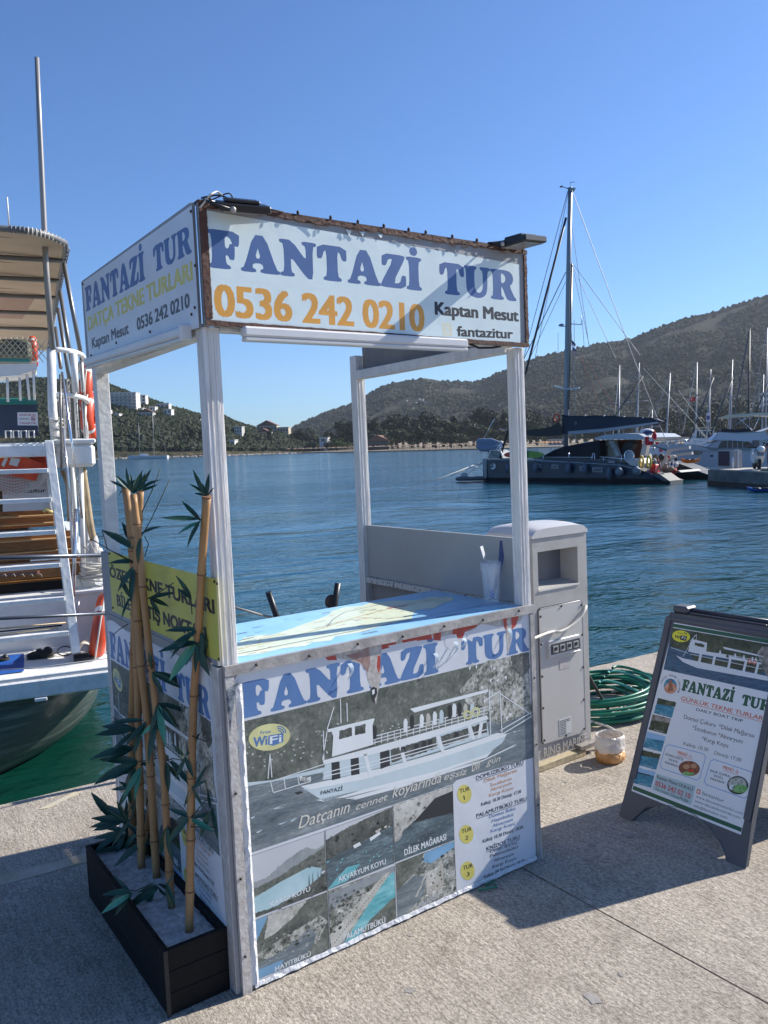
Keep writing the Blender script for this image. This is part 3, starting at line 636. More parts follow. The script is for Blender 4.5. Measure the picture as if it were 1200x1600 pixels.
# ---------------------------------------------------------------- ticket kiosk
KW, KD, CN, SB, ST = 1.262, 1.109, .9975, 1.981, 2.3115
kio = thing('ticket_kiosk', 'white wooden boat tour ticket kiosk with blue lettered sign boards', 'kiosk', K(.6, .5, 0))
def KB(name, x0, x1, y0, y1, z0, z1, m, parent=kio, bevel=0, **k): return Box(name, parent, K(x0, y0, z0), KX * (x1 - x0), KY * (y1 - y0), KZ * (z1 - z0), m, bevel, **k)
def post(x, y, z0, z1, w=.05, m=post_paint, name='post'):
    mb = MB(); mb.box(K(x, y, z0), KX * w, KY * w, KZ * (z1 - z0))
    # shallow ribs of the profile, proud of the faces
    for a in (.28, .62): mb.box(K(x + w * a, y - .0013, z0 + .002), KX * .007, KY * .0012, KZ * (z1 - z0 - .004))
    for a in (.28, .62): mb.box(K(x - .0013, y + w * a, z0 + .002), KX * .0012, KY * .006, KZ * (z1 - z0 - .004))
    return mb.build(name, kio, m, bevel=.0015)
post(0.0, .0, CN, SB - .007); post(KW - .046, .0, CN, SB - .019, .046); KB('post', .0, .05, KD - .05, KD, CN, SB - .001, white_paint, bevel=.002); post(KW - .05, KD - .05, .0, ST - .25)
post(.0, KD - .05, 0, CN - .001, m=alu_worn); KB('lower_post', .0, .048, .0, .05, 0, CN - .001, alu_worn, bevel=.002); KB('lower_post', KW - .03, KW, .0, .05, 0, CN - .001, alu_worn, bevel=.002)
# sign boards at the top
SA, SR, SC = SB - .006, SB - .018, SB + .030          # lower edges of the sagging boards at the three corners
fb = MB().prism([K(.0, -.002, SA), K(KW, -.002, SR), K(KW, -.002, ST), K(.0, -.002, ST)], -KY * .020, grey_panel).build('front_sign_board', kio)
front = Pl(K(0, -.022, 0), KX, KZ)
Z5 = (300, 300, 2.2222)
mb = MB(); pr = Print(mb, front, Z5, base=.001)
pr.poly([(38, 62), (1136, 252), (1140, 527), (62, 450)], vinyl)
pr.text('FANTAZİ', (60, 262), (796, 344), (54, 126), ink_blue, 1, fat=True)
pr.text('TUR', (862, 353), (1124, 380), (846, 240), ink_blue, 1, fat=True)
pr.text('0536 242 0210', (84, 429), (804, 484), (80, 314), ink_orange, 1, .055)
pr.text('Kaptan Mesut', (845, 425), (1132, 449), (845, 379), ink_black, 1, .075)
pr.text('fantazitur', (921, 500), (1113, 509), (920, 464), ink_black, 1, .075)
pale_gold = mat('bleached_camera_icon', (.72, .68, .48), .4)
pr.poly([(868, 456), (901, 459), (903, 500), (870, 497)], pale_gold, 1, [[(874, 463), (895, 465), (897, 493), (876, 491)]])
pr.oval(886, 478, 9, 10, pale_gold, 1); pr.oval(886, 478, 5, 6, vinyl, 2)
crease = mat('vinyl_crease', (.72, .79, .80), .3)
pr.line([(40, 100), (600, 196), (1120, 282)], .0012, crease, 1); pr.line([(60, 296), (500, 340), (1136, 392)], .0014, crease, 1)
pr.line([(930, 250), (938, 520)], .001, crease, 1)
mb.build('sign_print', fb, recalc=False)
rnd = random.Random(5)
def worn_strip(x0, z0, x1, z1, w, m, name='sign_frame', y=-.0275, th=.0052, rag=.0035, n=60):
    """a battered lath with an uneven outline"""
    d = Vector((x1 - x0, z1 - z0)); L = d.length; d.normalize(); nn_ = Vector((-d.y, d.x)); top = []; bot = []
    for i in range(n + 1):
        t = L * i / n; a = w / 2 + rnd.uniform(-rag, rag); b = w / 2 + rnd.uniform(-rag, rag)
        top.append((x0 + d.x * t + nn_.x * a, z0 + d.y * t + nn_.y * a)); bot.append((x0 + d.x * t - nn_.x * b, z0 + d.y * t - nn_.y * b))
    return MB().prism([K(x, y, z) for x, z in top + bot[::-1]], KY * th, m).build(name, fb)
worn_strip(-.002, ST - .006, KW + .004, ST - .005, .015, brown_wood, rag=.003); worn_strip(.0, SA + .006, KW + .002, SR + .006, .014, brown_wood, rag=.0012)
worn_strip(.010, SA + .017, .010, ST - .018, .022, brown_wood, rag=.001); worn_strip(KW - .006, SR + .017, KW - .006, ST - .018, .014, brown_wood, rag=.002)
# torn splinters and staples along the top lath
splint = mat('splintered_wood', (.30, .22, .16), .8, col2=(.10, .05, .035), vscale=60)
for i in range(44):
    x = rnd.uniform(.02, KW); L = rnd.uniform(.008, .028); z = ST - rnd.uniform(.004, .02); mb = MB()
    a = K(x, -.029, z); b = K(x + L, -.030 - rnd.random() * .002, z + rnd.uniform(-.008, .004)); mb.beam(a, b, .002, rnd.uniform(.002, .006), splint); mb.build('splinter', fb)
for i in range(13): MB().ell(K(.03 + i * .098 + rnd.uniform(-.02, .02), -.026, ST + .010), KX * .005, KY * .006, KZ * .007, rust, 6, 4).build('screw_head', fb)
KB('top_rail', .0, KW, -.02, .022, ST + .0015, ST + .007, brown_wood, fb)
# torn vinyl tongues under the lath
for x, L in ((.48, .02), (.53, .014), (.60, .012)):
    MB().prism([K(x, -.0235, ST - .018), K(x + .022, -.0235, ST - .018), K(x + .012, -.0265, ST - .018 - L)], KY * -.0006, crease).build('torn_vinyl', fb)
# left board
lb = MB().prism([K(-.002, .0, SA - .002), K(-.002, KD + .01, SC), K(-.002, KD + .01, ST + .002), K(-.002, .0, ST + .002)], -KX * .012, grey_panel).build('side_sign_board', kio)
side = Pl(K(-.014, 0, 0), -KY, KZ)
Z1 = (0, 300, 3.479)
mb = MB(); pr = Print(mb, side, Z1, base=.001)
pr.poly([(450, 492), (1044, 72), (1084, 738), (486, 902)], vinyl_white)
pr.text('FANTAZİ', (471, 652), (790, 478), (461, 522), ink_blue, 1, fat=True)
pr.text('TUR', (840, 440), (1043, 331), (828, 302), ink_blue, 1, fat=True)
pr.text('DATÇA TEKNE TURLARI', (482, 755), (1048, 474), (477, 680), ink_yellow, 1, .09)
pr.text('Kaptan Mesut', (504, 850), (701, 768), (501, 793), ink_grey, 1, .08)
pr.text('0536 242 0210', (749, 752), (1033, 624), (747, 682), ink_grey, 1, .08)
for a, b in (((452, 500), (1040, 88)), ((462, 700), (1062, 440)), ((520, 880), (600, 800))): pr.line([a, b], .0012, crease, 1)
mb.build('sign_print', lb, recalc=False)
for px, py in ((450, 500), (1037, 105), (1060, 400), (1058, 628), (815, 760), (631, 820), (494, 888), (1040, 665)):
    MB().ell(side.P(0 + px / 3.479, 300 + py / 3.479, .003), -KY * .004, KZ * .005, -KX * .003, rust, 8, 4).build('screw_head', lb)
# right board seen from its back, on a white rail
rb = KB('right_sign_board', KW - .010, KW, .024, KD - .052, SB + .012, ST - .002, mat('grey_brown_board_back', (.22, .205, .19), .7, var=.2, vscale=6))
KB('rail', KW - .05, KW - .004, .052, KD - .052, SB - .032, SB + .010, white_paint, kio, .002)
KB('rail', -.0, .045, .052, KD - .052, SB - .03, SB + .010, white_paint, kio, .002)
KB('rail', .052, KW - .052, .002, .042, SB - .018, SB + .014, white_paint, kio, .002)
# fluorescent tube fittings under the boards
mb = MB(); mb.box(K(.105, -.050, SB - .036), KX * .845, KY * .034, KZ * .030); mb.build('tube_light', kio, white_tube, bevel=.006)
mb = MB(); mb.box(K(.108, -.048, SB - .048), KX * .84, KY * .03, KZ * .0115); mb.build('tube_light_diffuser', kio, mat('ribbed_diffuser', (.58, .58, .57), .25), bevel=.003)
p0_, p1_ = side.P(288, 518, .016), side.P(137, 566, .016)
mb = MB(); mb.beam(p0_, p1_, .030, .030, side=KX); mb.build('tube_light', kio, white_tube, bevel=.006); mb = MB(); mb.beam(p0_ - KZ * .021, p1_ - KZ * .021, .024, .010, side=KX); mb.build('tube_light_diffuser', kio, MATS['ribbed_diffuser'], bevel=.003)
mb = MB(); mb.beam(p0_ + KY * .0 - KZ * .004, p0_ - KY * .013 - KZ * .004, .034, .042, side=KX); mb.build('end_cap', kio, white_tube, bevel=.002)
# floodlights standing out from the top corners
lens_m = mat('floodlight_glass', (.28, .28, .27), .15)
def floodlight(x, z, dx, dy, L=.15, dz=0, tilt=0, hw=.062):
    f = MB(); d = (KX * dx + KY * dy + KZ * dz).normalized(); o = K(x, -.042, z); s = KZ.cross(d).normalized(); s = (s + KZ * tilt).normalized(); UP = d.cross(s) if d.cross(s).z > 0 else -d.cross(s)
    f.box(o - s * hw, d * L, s * hw * 2, UP * .022); h = f.build('floodlight', kio, black_plastic, bevel=.004)
    MB().box(o + d * .012 - s * hw * .84 - UP * .003, d * (L - .024), s * hw * 1.68, UP * .0025).build('glass', h, lens_m)
    MB().box(o + d * .02 - s * hw * .73 + UP * .0225, d * (L - .05), s * hw * 1.45, UP * .010).build('driver_box', h, black_plastic, bevel=.003)
    b = MB(); b.tube([o + s * .066 + d * .03 + UP * .008, o + s * .066 - d * .03 + UP * .02, o - s * .066 - d * .03 + UP * .02, o - s * .066 + d * .03 + UP * .008], .004, 6); b.build('bracket', h, black_plastic)
    MB().ell(o - s * .068 + d * .03 + UP * .008, s * .006, d * .009, UP * .009, alu, 8, 5).build('bolt', h)
floodlight(.045, ST - .020, .95, -.22, .145, -.02, .40, .036); floodlight(KW - .105, ST - .010, .12, -.97, .125, 0, .08)
# loose cables at both top corners
for pts, r, m in (([(.0, -.03, ST - .02), (.02, -.06, ST + .012), (.05, -.04, ST + .03), (.075, -.05, ST + .006), (.13, -.035, ST + .004), (.2, -.03, ST - .004)], .003, mat('white_cable', (.55, .54, .5), .5)),
                  ([(.01, -.03, ST + .01), (.05, -.05, ST + .018), (.12, -.04, ST + .006), (.26, -.03, ST + .004)], .0025, black_rubber), ([(.03, -.02, ST + .005), (.08, -.055, ST + .028), (.11, -.03, ST + .004)], .002, black_rubber),
                  ([(1.08, -.02, ST + .008), (1.16, -.04, ST + .02), (1.215, -.06, ST + .012), (1.24, -.03, ST - .01)], .003, black_rubber)):
    q = []
    for a, b in zip(pts, pts[1:]):
        for k in range(5): q.append(Vector(a).lerp(Vector(b), k / 5))
    q.append(Vector(pts[-1])); q = [q[0]] + [(q[i - 1] + q[i] * 2 + q[i + 1]) / 4 for i in range(1, len(q) - 1)] + [q[-1]]
    MB().tube([K(*p) for p in q], r, 6).build('cable', kio, m)
MB().prism([K(1.09, -.03, ST + .008), K(1.2, -.04, ST + .032), K(1.235, -.05, ST + .034), K(1.23, -.04, ST + .006)], KY * .03, mat('split_dark_lath', (.045, .03, .024), .8)).build('broken_lath', kio)
MB().prism([K(1.22, -.06, ST + .008), K(1.29, -.08, ST + .024), K(1.30, -.085, ST + .034), K(1.285, -.08, ST + .016), K(1.235, -.05, ST + .002)], KY * .004, splint).build('broken_lath', kio)
MB().tube([K(.98, .0, SB - .01), K(1.02, -.02, SB - .03), K(1.09, -.015, SB - .026), K(1.19, .02, SB - .01)], .004, 6).build('cable', kio, black_rubber)
# yellow board above the counter on the left side
yb = KB('yellow_sign_board', -.014, -.002, .0, KD, CN + .005, 1.2534, grey_panel)
yellow_v = mat('yellow_vinyl', (.60, .55, .10), .4, col2=(.52, .48, .11), vscale=5)
mb = MB(); Z3 = (120, 700, 3.636); pr = Print(mb, side, Z3, base=.001)
pr.poly([(180, 587), (795, 745), (815, 1215), (203, 925)], yellow_v)
pr.text('ÖZEL TEKNE TURLARI', (191, 729), (783, 941), (187, 668), ink_black, 1, .11)
pr.text('BİLET SATIŞ NOKTASI', (233, 893), (739, 1100), (230, 828), ink_black, 1, .11)
mb.build('sign_print', yb, recalc=False)
for px, py in ((781, 760), (797, 770), (806, 1200), (205, 908), (184, 600)): MB().ell(side.P(120 + px / 3.636, 700 + py / 3.636, .003), -KY * .004, KZ * .005, -KX * .003, rust, 8, 4).build('screw_head', yb)
# right side panel above the counter, seen from inside
KB('inner_panel', KW - .030, KW - .018, .052, KD - .052, CN + .006, 1.252, mat('grey_painted_panel', (.38, .365, .35), .5, var=.08, vscale=3))
KB('chipped_rail', KW - .046, KW - .012, .05, KD - .052, CN - .022, CN + .004, mat('chipped_white_rail', (.5, .48, .46), .6, col2=(.02, .02, .02), vscale=60, edge=(.58, .62)))
KB('lower_panel', KW - .012, KW - .002, .05, KD - .05, .01, CN - .024, mat('dark_grey_board', (.22, .21, .20), .6))  # plain board in a darker grey
KB('side_lower_board', -.014, -.002, .0, KD, .004, CN - .002, grey_panel)
# counter with a map
ct = KB('counter_top', .048, KW - .048, .0, .535, CN - .018, CN + .0, white_paint)
mapP = Pl(K(0, 0, CN), KX, KY)
sea_p = mat('map_sea_print', (.27, .54, .76), .22, col2=(.35, .62, .82), vscale=6); land_p = mat('map_land_print', (.74, .78, .58), .25, col2=(.64, .70, .50), vscale=25); road_p = mat('map_road_print', (.62, .42, .12), .3); dark_p = mat('map_dark_print', (.10, .10, .16), .3); red_p = mat('map_red_print', (.65, .10, .10), .3)
mb = MB(); ZM = (350, 900, 4.444); pr = Print(mb, mapP, ZM, base=.0008)
mb.poly([mapP.S(a, b, .0008) for a, b in ((.05, .004), (KW - .05, .004), (KW - .05, .53), (.05, .53))], sea_p)
lm = Print(mb, mapP, (0, 0, 1), base=.0008)
land = [(.055, .20), (.12, .26), (.16, .24), (.21, .30), (.26, .30), (.30, .27), (.38, .30), (.46, .34), (.55, .38), (.62, .42), (.66, .47), (.74, .50), (.80, .47), (.86, .50), (.95, .46), (1.02, .40), (1.10, .41), (1.16, .34), (1.12, .29), (1.03, .26), (.97, .22), (.9, .24), (.84, .19), (.78, .12), (.70, .12), (.6, .10), (.52, .08), (.44, .09), (.40, .05), (.34, .07), (.30, .045), (.24, .07), (.15, .06), (.09, .075), (.055, .10)]
mb.poly([mapP.S(a, b, .0013) for a, b in land], land_p)
def mline(p, w_, m, z): 
    for a, b in zip(p, p[1:]):
        a, b = Vector(a), Vector(b); n_ = (b - a).normalized(); n_ = Vector((-n_.y, n_.x)) * w_ / 2
        mb.add([mapP.S(*(a + n_), z), mapP.S(*(a - n_), z), mapP.S(*(b - n_), z), mapP.S(*(b + n_), z)], [(0, 1, 2, 3)], m)
mline([(.06, .15), (.2, .17), (.33, .19), (.5, .24), (.66, .30), (.8, .33), (.95, .36), (1.1, .35)], .004, road_p, .0018)
mline([(.2, .17), (.24, .24), (.33, .26)], .003, road_p, .0018); mline([(.5, .24), (.58, .33), (.68, .41), (.8, .43)], .003, dark_p, .0018); mline([(.66, .30), (.72, .2), (.8, .17)], .003, road_p, .0018)
mline([(.05, .105), (.5, .112), (1.21, .125)], .0035, dark_p, .0023)
rnd = random.Random(2)
for _ in range(90):
    x, y = rnd.uniform(.08, 1.12), rnd.uniform(.07, .46); mline([(x, y), (x + rnd.uniform(.015, .05), y + .002)], .0022, dark_p if rnd.random() < .8 else red_p, .0018)
for s_, x, y, h, m in (('EGE DENİZİ', .16, .36, .014, dark_p), ('DATÇA', .84, .335, .022, red_p), ('AKDENİZ', .52, .045, .012, dark_p), ('Hisarönü Körfezi', .86, .07, .014, dark_p)):
    vs, fs, tw = font_text(s_, .02); mb.add([mapP.S(x + p[0] * h * .9, y + p[1] * h, .0023) for p in vs], fs, m)
mb.build('map_print', ct, recalc=False)
# front panel with aluminium edging
fp = KB('front_panel', .03, KW - .028, -.006, -.001, .004, CN - .03, grey_panel)
def wavy_bar(pts, w_, m, name, y=-.014, th=.012, parent=kio):
    rr = random.Random(len(name)); a = Vector(pts[0]); b = Vector(pts[1]); d = (b - a); n_ = Vector((-d.y, d.x)).normalized(); T_ = []; B_ = []
    for i in range(25):
        p = a + d * i / 24; T_.append(p + n_ * (w_ / 2 + rr.uniform(-.0008, .0008))); B_.append(p - n_ * (w_ / 2 + rr.uniform(-.0008, .0008)))
    return MB().prism([K(p.x, y, p.y) for p in T_ + B_[::-1]], KY * th, m).build(name, parent)
wavy_bar([(.0, CN - .012), (KW, CN - .012)], .030, alu, 'top_rail', y=-.016, th=.0145)
wavy_bar([(.014, CN - .03), (.014, .0)], .028, alu_worn, 'corner_rail'); wavy_bar([(KW - .011, CN - .03), (KW - .011, .0)], .022, alu, 'corner_rail')
KB('corner_rail', -.0165, -.0145, .0, .05, .004, CN, alu_worn); KB('corner_rail', -.0165, -.0145, KD - .03, KD + .004, .004, CN, alu_worn)
KB('corner_rail', -.0165, -.0145, .05, KD - .03, CN - .018, CN + .012, mat('grey_edge_strip', (.30, .29, .28), .6))
for i in range(7): MB().ell(K(.10 + i * .18, -.017, CN - .012 + .003 * (-1) ** i), KX * .005, KZ * .005, KY * .004, rust, 8, 4).build('screw_head', kio)
for z in (.62, .36, .12): MB().ell(K(.012, -.015, z), KX * .005, KZ * .005, KY * .004, rust, 8, 4).build('screw_head', kio); MB().ell(K(KW - .010, -.015, z + .1), KX * .004, KZ * .004, KY * .004, rust, 8, 4).build('screw_head', kio)

# ---- the poster, drawn once in front panel coordinates and repeated on the left side
g_forest = pmat('print_forest', ((.035, .045, .04), (.09, .105, .09), (.15, .165, .14), (.27, .27, .24)), 12, 75); g_forest2 = pmat('print_dark_forest', ((.02, .026, .024), (.055, .065, .06), (.12, .13, .12), (.2, .2, .18)), 14, 90)
g_sea = pmat('print_sea', ((.06, .08, .095), (.12, .155, .175), (.19, .225, .24), (.33, .37, .38)), 5, 42, (1, 1, 6)); g_sea_d = pmat('print_dark_sea', ((.02, .035, .045), (.06, .085, .10), (.11, .16, .18), (.25, .32, .34)), 5, 48, (1, 1, 5))
g_rock = pmat('print_rock', ((.03, .035, .03), (.14, .15, .13), (.45, .45, .40), (.68, .67, .62)), 16, 60, None, .6); g_rock_l = pmat('print_pale_rock', ((.20, .20, .18), (.40, .39, .35), (.55, .54, .49), (.68, .67, .62)), 9, 60)
g_sky = mat('print_pale_sky', (.56, .58, .60), .38, var=.12, vscale=4); g_blue = mat('print_blue_sky', (.22, .42, .62), .38, var=.25, vscale=7); g_turq = pmat('print_turquoise', ((.07, .28, .31), (.12, .42, .46), (.22, .54, .57), (.38, .66, .66)), 5, 26, (1, 1, 3)); g_turq_l = mat('print_pale_bay', (.48, .64, .67), .38, col2=(.30, .48, .53), vscale=7); g_sand = pmat('print_sand', ((.25, .24, .2), (.42, .40, .34), (.54, .52, .46), (.64, .62, .56)), 9, 50)
p_white = mat('print_white', (.76, .79, .79), .38, var=.06, vscale=9); p_pale = mat('print_pale_blue_white', (.56, .66, .69), .38, var=.08, vscale=9); p_dark = mat('print_black', (.03, .035, .04), .4); p_hill = pmat('print_far_hill', ((.20, .23, .24), (.27, .30, .31), (.34, .36, .36)), 8, 40)
p_script = mat('print_cream_script', (.66, .63, .55), .38); p_bluew = mat('print_blue_small', (.16, .24, .42), .38); ink_orange_s = mat('small_orange_ink', (.60, .33, .16), .4); ink_red = mat('red_ink', (.50, .045, .035), .4)
def boat_photo(P, seapts=None):
    """the tour boat as drawn on the poster (coordinates of the zoomed front panel)"""
    P([(38, 548), (1118, 285), (1124, 470), (1135, 520), (1040, 590), (900, 620), (420, 730), (44, 792)], g_forest, 1)
    P([(44, 792), (420, 700), (1128, 500), (1138, 680), (848, 765), (832, 782), (62, 1043)], g_sea, 2)
    P([(900, 380), (960, 320), (1020, 308), (1112, 288), (1126, 505), (1010, 560), (940, 520), (880, 470), (860, 430)], g_rock, 3)
    P([(1050, 300), (1118, 285), (1122, 345), (1095, 380), (1060, 350)], g_forest2, 4)
    P([(52, 775), (160, 765), (420, 700), (500, 690), (500, 705), (300, 745), (52, 790)], p_pale, 3)
    rb2 = random.Random(5)
    for _ in range(70): x, y = rb2.uniform(60, 640), 0; y = 700 - .2 * x + rb2.uniform(-70, 40); P([(x, y), (x + rb2.uniform(3, 11), y - 2), (x + 6, y + 3), (x + 1, y + 4)], (g_sand, g_rock_l, p_pale)[rb2.randrange(3)], 2)
    for _ in range(60): x = rb2.uniform(890, 1110); y = rb2.uniform(320, 540); P([(x, y), (x + rb2.uniform(4, 14), y + rb2.uniform(-8, 4)), (x + rb2.uniform(2, 9), y + rb2.uniform(6, 18))], (p_white, g_forest2, g_rock_l)[rb2.randrange(3)], 4)
    for _ in range(46): x = rb2.uniform(70, 1100); y = 1000 - (x - 60) * .35 + rb2.uniform(-150, 10); y = max(y, 870 - .27 * x); P([(x, y), (x + rb2.uniform(14, 46), y - rb2.uniform(3, 13)), (x + 10, y + 2)], g_sea_d if rb2.random() < .6 else p_pale, 3)
    # hull
    P([(262, 788), (300, 782), (420, 760), (560, 722), (760, 668), (1000, 590), (1036, 592), (1020, 625), (960, 668), (760, 735), (500, 800), (352, 846), (320, 826)], p_pale, 4)
    P([(262, 788), (430, 752), (700, 680), (1000, 588), (1036, 592), (1030, 602), (760, 690), (500, 762), (300, 800)], p_white, 5)
    P([(320, 840), (352, 846), (500, 800), (760, 735), (960, 668), (985, 652), (960, 680), (700, 765), (430, 830)], p_white, 4)
    # lower deck opening, with posts
    P([(355, 700), (520, 670), (960, 540), (970, 600), (760, 668), (560, 722), (420, 752), (345, 765)], p_pale, 5)
    P([(560, 655), (596, 650), (598, 710), (562, 724)], p_dark, 6); P([(378, 700), (408, 695), (412, 758), (380, 766)], p_dark, 6); P([(450, 682), (480, 676), (484, 742), (452, 748)], p_dark, 6)
    P([(600, 652), (770, 602), (775, 645), (604, 700)], g_forest2, 6); P([(788, 600), (890, 570), (893, 608), (796, 640)], g_forest2, 6); P([(900, 566), (960, 548), (962, 590), (905, 606)], g_forest2, 6)
    for a in ((632, 640, 650, 712), (770, 600, 792, 665), (888, 560, 905, 615), (935, 548, 925, 610), (498, 668, 520, 758)): P([(a[0], a[1]), (a[0] + 13, a[1] - 3), (a[2] + 13, a[3] - 4), (a[2], a[3])], p_white, 7)
    for a in ((690, 628, 34), (718, 616, 44), (742, 612, 30), (640, 640, 20), (840, 585, 20)): P([(a[0], a[1]), (a[0] + 14, a[1]), (a[0] + 18, a[1] + a[2]), (a[0] - 4, a[1] + a[2] + 3)], p_dark, 7)
    # upper deck edge and wheelhouse
    P([(345, 692), (540, 640), (960, 522), (968, 536), (700, 622), (520, 672), (350, 705)], p_white, 7)
    P([(378, 582), (520, 545), (540, 535), (532, 560), (535, 632), (380, 678), (385, 600)], p_white, 7); P([(362, 575), (538, 533), (540, 541), (366, 586)], p_white, 8)
    P([(408, 580), (455, 568), (455, 600), (406, 612)], g_forest2, 8); P([(466, 564), (506, 554), (506, 588), (466, 596)], g_forest2, 8)
    P([(672, 498), (965, 424), (966, 434), (690, 512)], p_white, 7)
    for y in (0, 12, 24): P([(535, 600 + y), (965, 488 + y), (965, 491 + y), (535, 604 + y)], p_white, 7)
    for i in range(18): x = 540 + i * 24; y = 598 - i * 6.2; P([(x, y), (x + 3, y), (x + 3, y + 34), (x, y + 34)], p_white, 7)
    for x, y, m in ((655, 535, p_white), (680, 520, p_dark), (716, 518, p_white), (740, 514, g_sand), (765, 508, p_white), (790, 502, p_pale), (822, 482, p_dark), (838, 478, p_white), (858, 474, p_dark), (880, 478, g_sand), (905, 480, p_pale), (540, 560, p_dark)):
        P([(x - 7, y + 12), (x - 3, y), (x + 4, y), (x + 9, y + 12), (x + 7, y + 50), (x - 6, y + 52)], m, 8)
    for a, b in (((412, 460), (414, 552)), ((436, 475), (438, 545)), ((388, 490), (362, 575)), ((348, 580), (350, 690)), ((362, 580), (345, 690)), ((152, 770), (352, 705)), ((160, 812), (300, 770)), ((150, 772), (160, 812)), ((200, 760), (206, 800)), ((250, 745), (258, 785)), ((970, 425), (975, 600)), ((1010, 430), (1018, 590)), ((950, 470), (1010, 430)), ((1010, 440), (1128, 520)), ((1010, 580), (1130, 510)), ((1015, 595), (1130, 525)), ((148, 665), (140, 760)), ((148, 665), (155, 755)), ((345, 740), (500, 700)), ((520, 700), (960, 575)), ((350, 752), (520, 712)), ((520, 712), (960, 588))):
        dx, dy = b[0] - a[0], b[1] - a[1]; L = math.hypot(dx, dy); nx, ny = -dy / L * 1.7, dx / L * 1.7
        P([(a[0] + nx, a[1] + ny), (b[0] + nx, b[1] + ny), (b[0] - nx, b[1] - ny), (a[0] - nx, a[1] - ny)], p_white, 8)
    for cx, cy in ((888, 520), (920, 508)):
        o = [(cx + 17 * math.cos(t * .35), cy + 17 * math.sin(t * .35)) for t in range(18)]; i_ = [(cx + 10 * math.cos(t * .35), cy + 10 * math.sin(t * .35)) for t in range(18)]; P(o, ink_yellow_pale, 9, [i_])
    for i in range(9): P([(258 + i * 4, 752 + (i * 7) % 17), (268 + i * 4, 750 + (i * 5) % 13), (270 + i * 4, 765 + (i * 3) % 11), (260 + i * 4, 768)], g_sand if i % 2 else p_white, 9)
    P([(430, 835), (700, 762), (950, 688), (1075, 628), (1060, 640), (930, 702), (650, 790), (470, 838)], p_white, 3)
    P([(240, 812), (262, 806), (275, 812), (250, 820)], p_dark, 4)
Z6 = (360, 900, 2.4)
def poster(mb, tgt, sx, base, so=0, torn=True):
    kw = dict(z=Z6, base=base, tgt=tgt, sx=sx, so=so); pr = Print(mb, front0, **kw)
    P = pr.poly
    P([(12, 395), (40, 345), (120, 322), (400, 290), (620, 240), (860, 190), (1120, 138), (1170, 1060), (1000, 1120), (840, 1195), (620, 1290), (95, 1535), (60, 1400)], vinyl_white, 0)
    # older red lettered poster showing where the top is torn
    red_old = mat('old_red_letters', (.50, .07, .05), .45, var=.25, vscale=40); cream_old = mat('torn_paper', (.55, .52, .49), .7, col2=(.38, .33, .30), vscale=60)
    P0 = P; P = P0 if torn else (lambda *a, **k: None)
    P([(360, 300), (420, 288), (500, 262), (640, 228), (800, 190), (960, 165), (1100, 140), (1088, 165), (1060, 185), (1000, 190), (940, 178), (905, 205), (850, 215), (760, 235), (700, 232), (650, 252), (600, 262), (566, 275), (560, 330), (566, 372), (556, 420), (545, 484), (538, 470), (528, 420), (515, 392), (508, 355), (490, 330), (440, 315)], cream_old, 4)
    for q in ([(355, 305), (392, 297), (400, 315), (365, 316)], [(552, 300), (562, 296), (562, 340), (556, 366), (548, 340)], [(566, 258), (620, 247), (620, 262), (568, 276)], [(640, 240), (700, 222), (752, 212), (756, 238), (720, 240), (650, 254)], [(760, 212), (790, 206), (788, 242), (762, 240)], [(832, 200), (925, 180), (922, 192), (880, 208), (870, 232), (852, 234), (846, 218), (832, 220)], [(930, 180), (958, 172), (940, 178)], [(1020, 152), (1082, 146), (1070, 186), (1040, 214), (1026, 190)]): P(q, red_old, 5)
    P([(430, 298), (492, 280), (520, 262), (524, 330), (515, 362), (488, 325)], mat('browned_red_paper', (.27, .14, .12), .6, col2=(.36, .26, .23), vscale=50), 5); P([(526, 262), (548, 266), (540, 400), (528, 380)], cream_old, 6)
    P([(1036, 150), (1052, 150), (1056, 232), (1040, 300), (1034, 230)], cream_old, 6)
    P([(524, 424), (534, 414), (548, 420), (550, 440), (540, 462), (544, 482), (530, 462)], p_dark, 6); P([(530, 428), (540, 424), (540, 440), (532, 446)], p_white, 7)
    P = P0
    pr.text('FANTAZİ', (42, 536), (778, 362), (34, 402), ink_blue2, 3, fat=True); pr.text('TUR', (868, 338), (1118, 280), (862, 240), ink_blue2, 3, fat=True)
    for q in ([(590, 262), (640, 252), (700, 240), (690, 252), (640, 262), (596, 268)], [(800, 222), (830, 232), (818, 250), (842, 262), (820, 275), (806, 262)], [(880, 232), (912, 214), (906, 246), (890, 238)]): P(q, vinyl_white, 6)
    boat_photo(P)
    pr.oval(146, 604, 79, 50, ink_yellow_pale, 6, rot=-.16)
    pr.text('Free', (112, 594), (150, 588), (111, 580), ink_blue2, 7, .02); pr.text('Wi', (86, 640), (136, 632), (82, 604), ink_blue2, 7, .05)
    P([(142, 598), (198, 588), (198, 622), (160, 636), (140, 632)], ink_blue2, 7); pr.text('Fi', (148, 630), (190, 622), (146, 600), p_white, 8, .04)
    for r in (12, 20, 28): 
        a = [(182 + r * math.cos(t), 590 + r * math.sin(t)) for t in [-1.9 + .2 * i for i in range(10)]]; b = [(182 + (r - 4) * math.cos(t), 590 + (r - 4) * math.sin(t)) for t in [-1.9 + .2 * i for i in range(10)]]; P(a + b[::-1], ink_blue2, 8)
    pr.text('FANTAZİ', (338, 820), (420, 802), (337, 806), p_dark, 8, .03)
    # script line, word by word along a bent baseline
    for t, a, b, c in (('Datçanın', (254, 948), (448, 884), (262, 898)), ('cennet', (470, 878), (590, 838), (470, 850)), ('koylarında', (606, 832), (790, 772), (606, 790)), ('eşsiz', (800, 766), (888, 742), (800, 740)), ('bir', (904, 734), (944, 716), (904, 690)), ('gün', (958, 710), (1012, 694), (958, 684))):
        pr.text(t, a, b, c, p_script, 10, .015, .35)
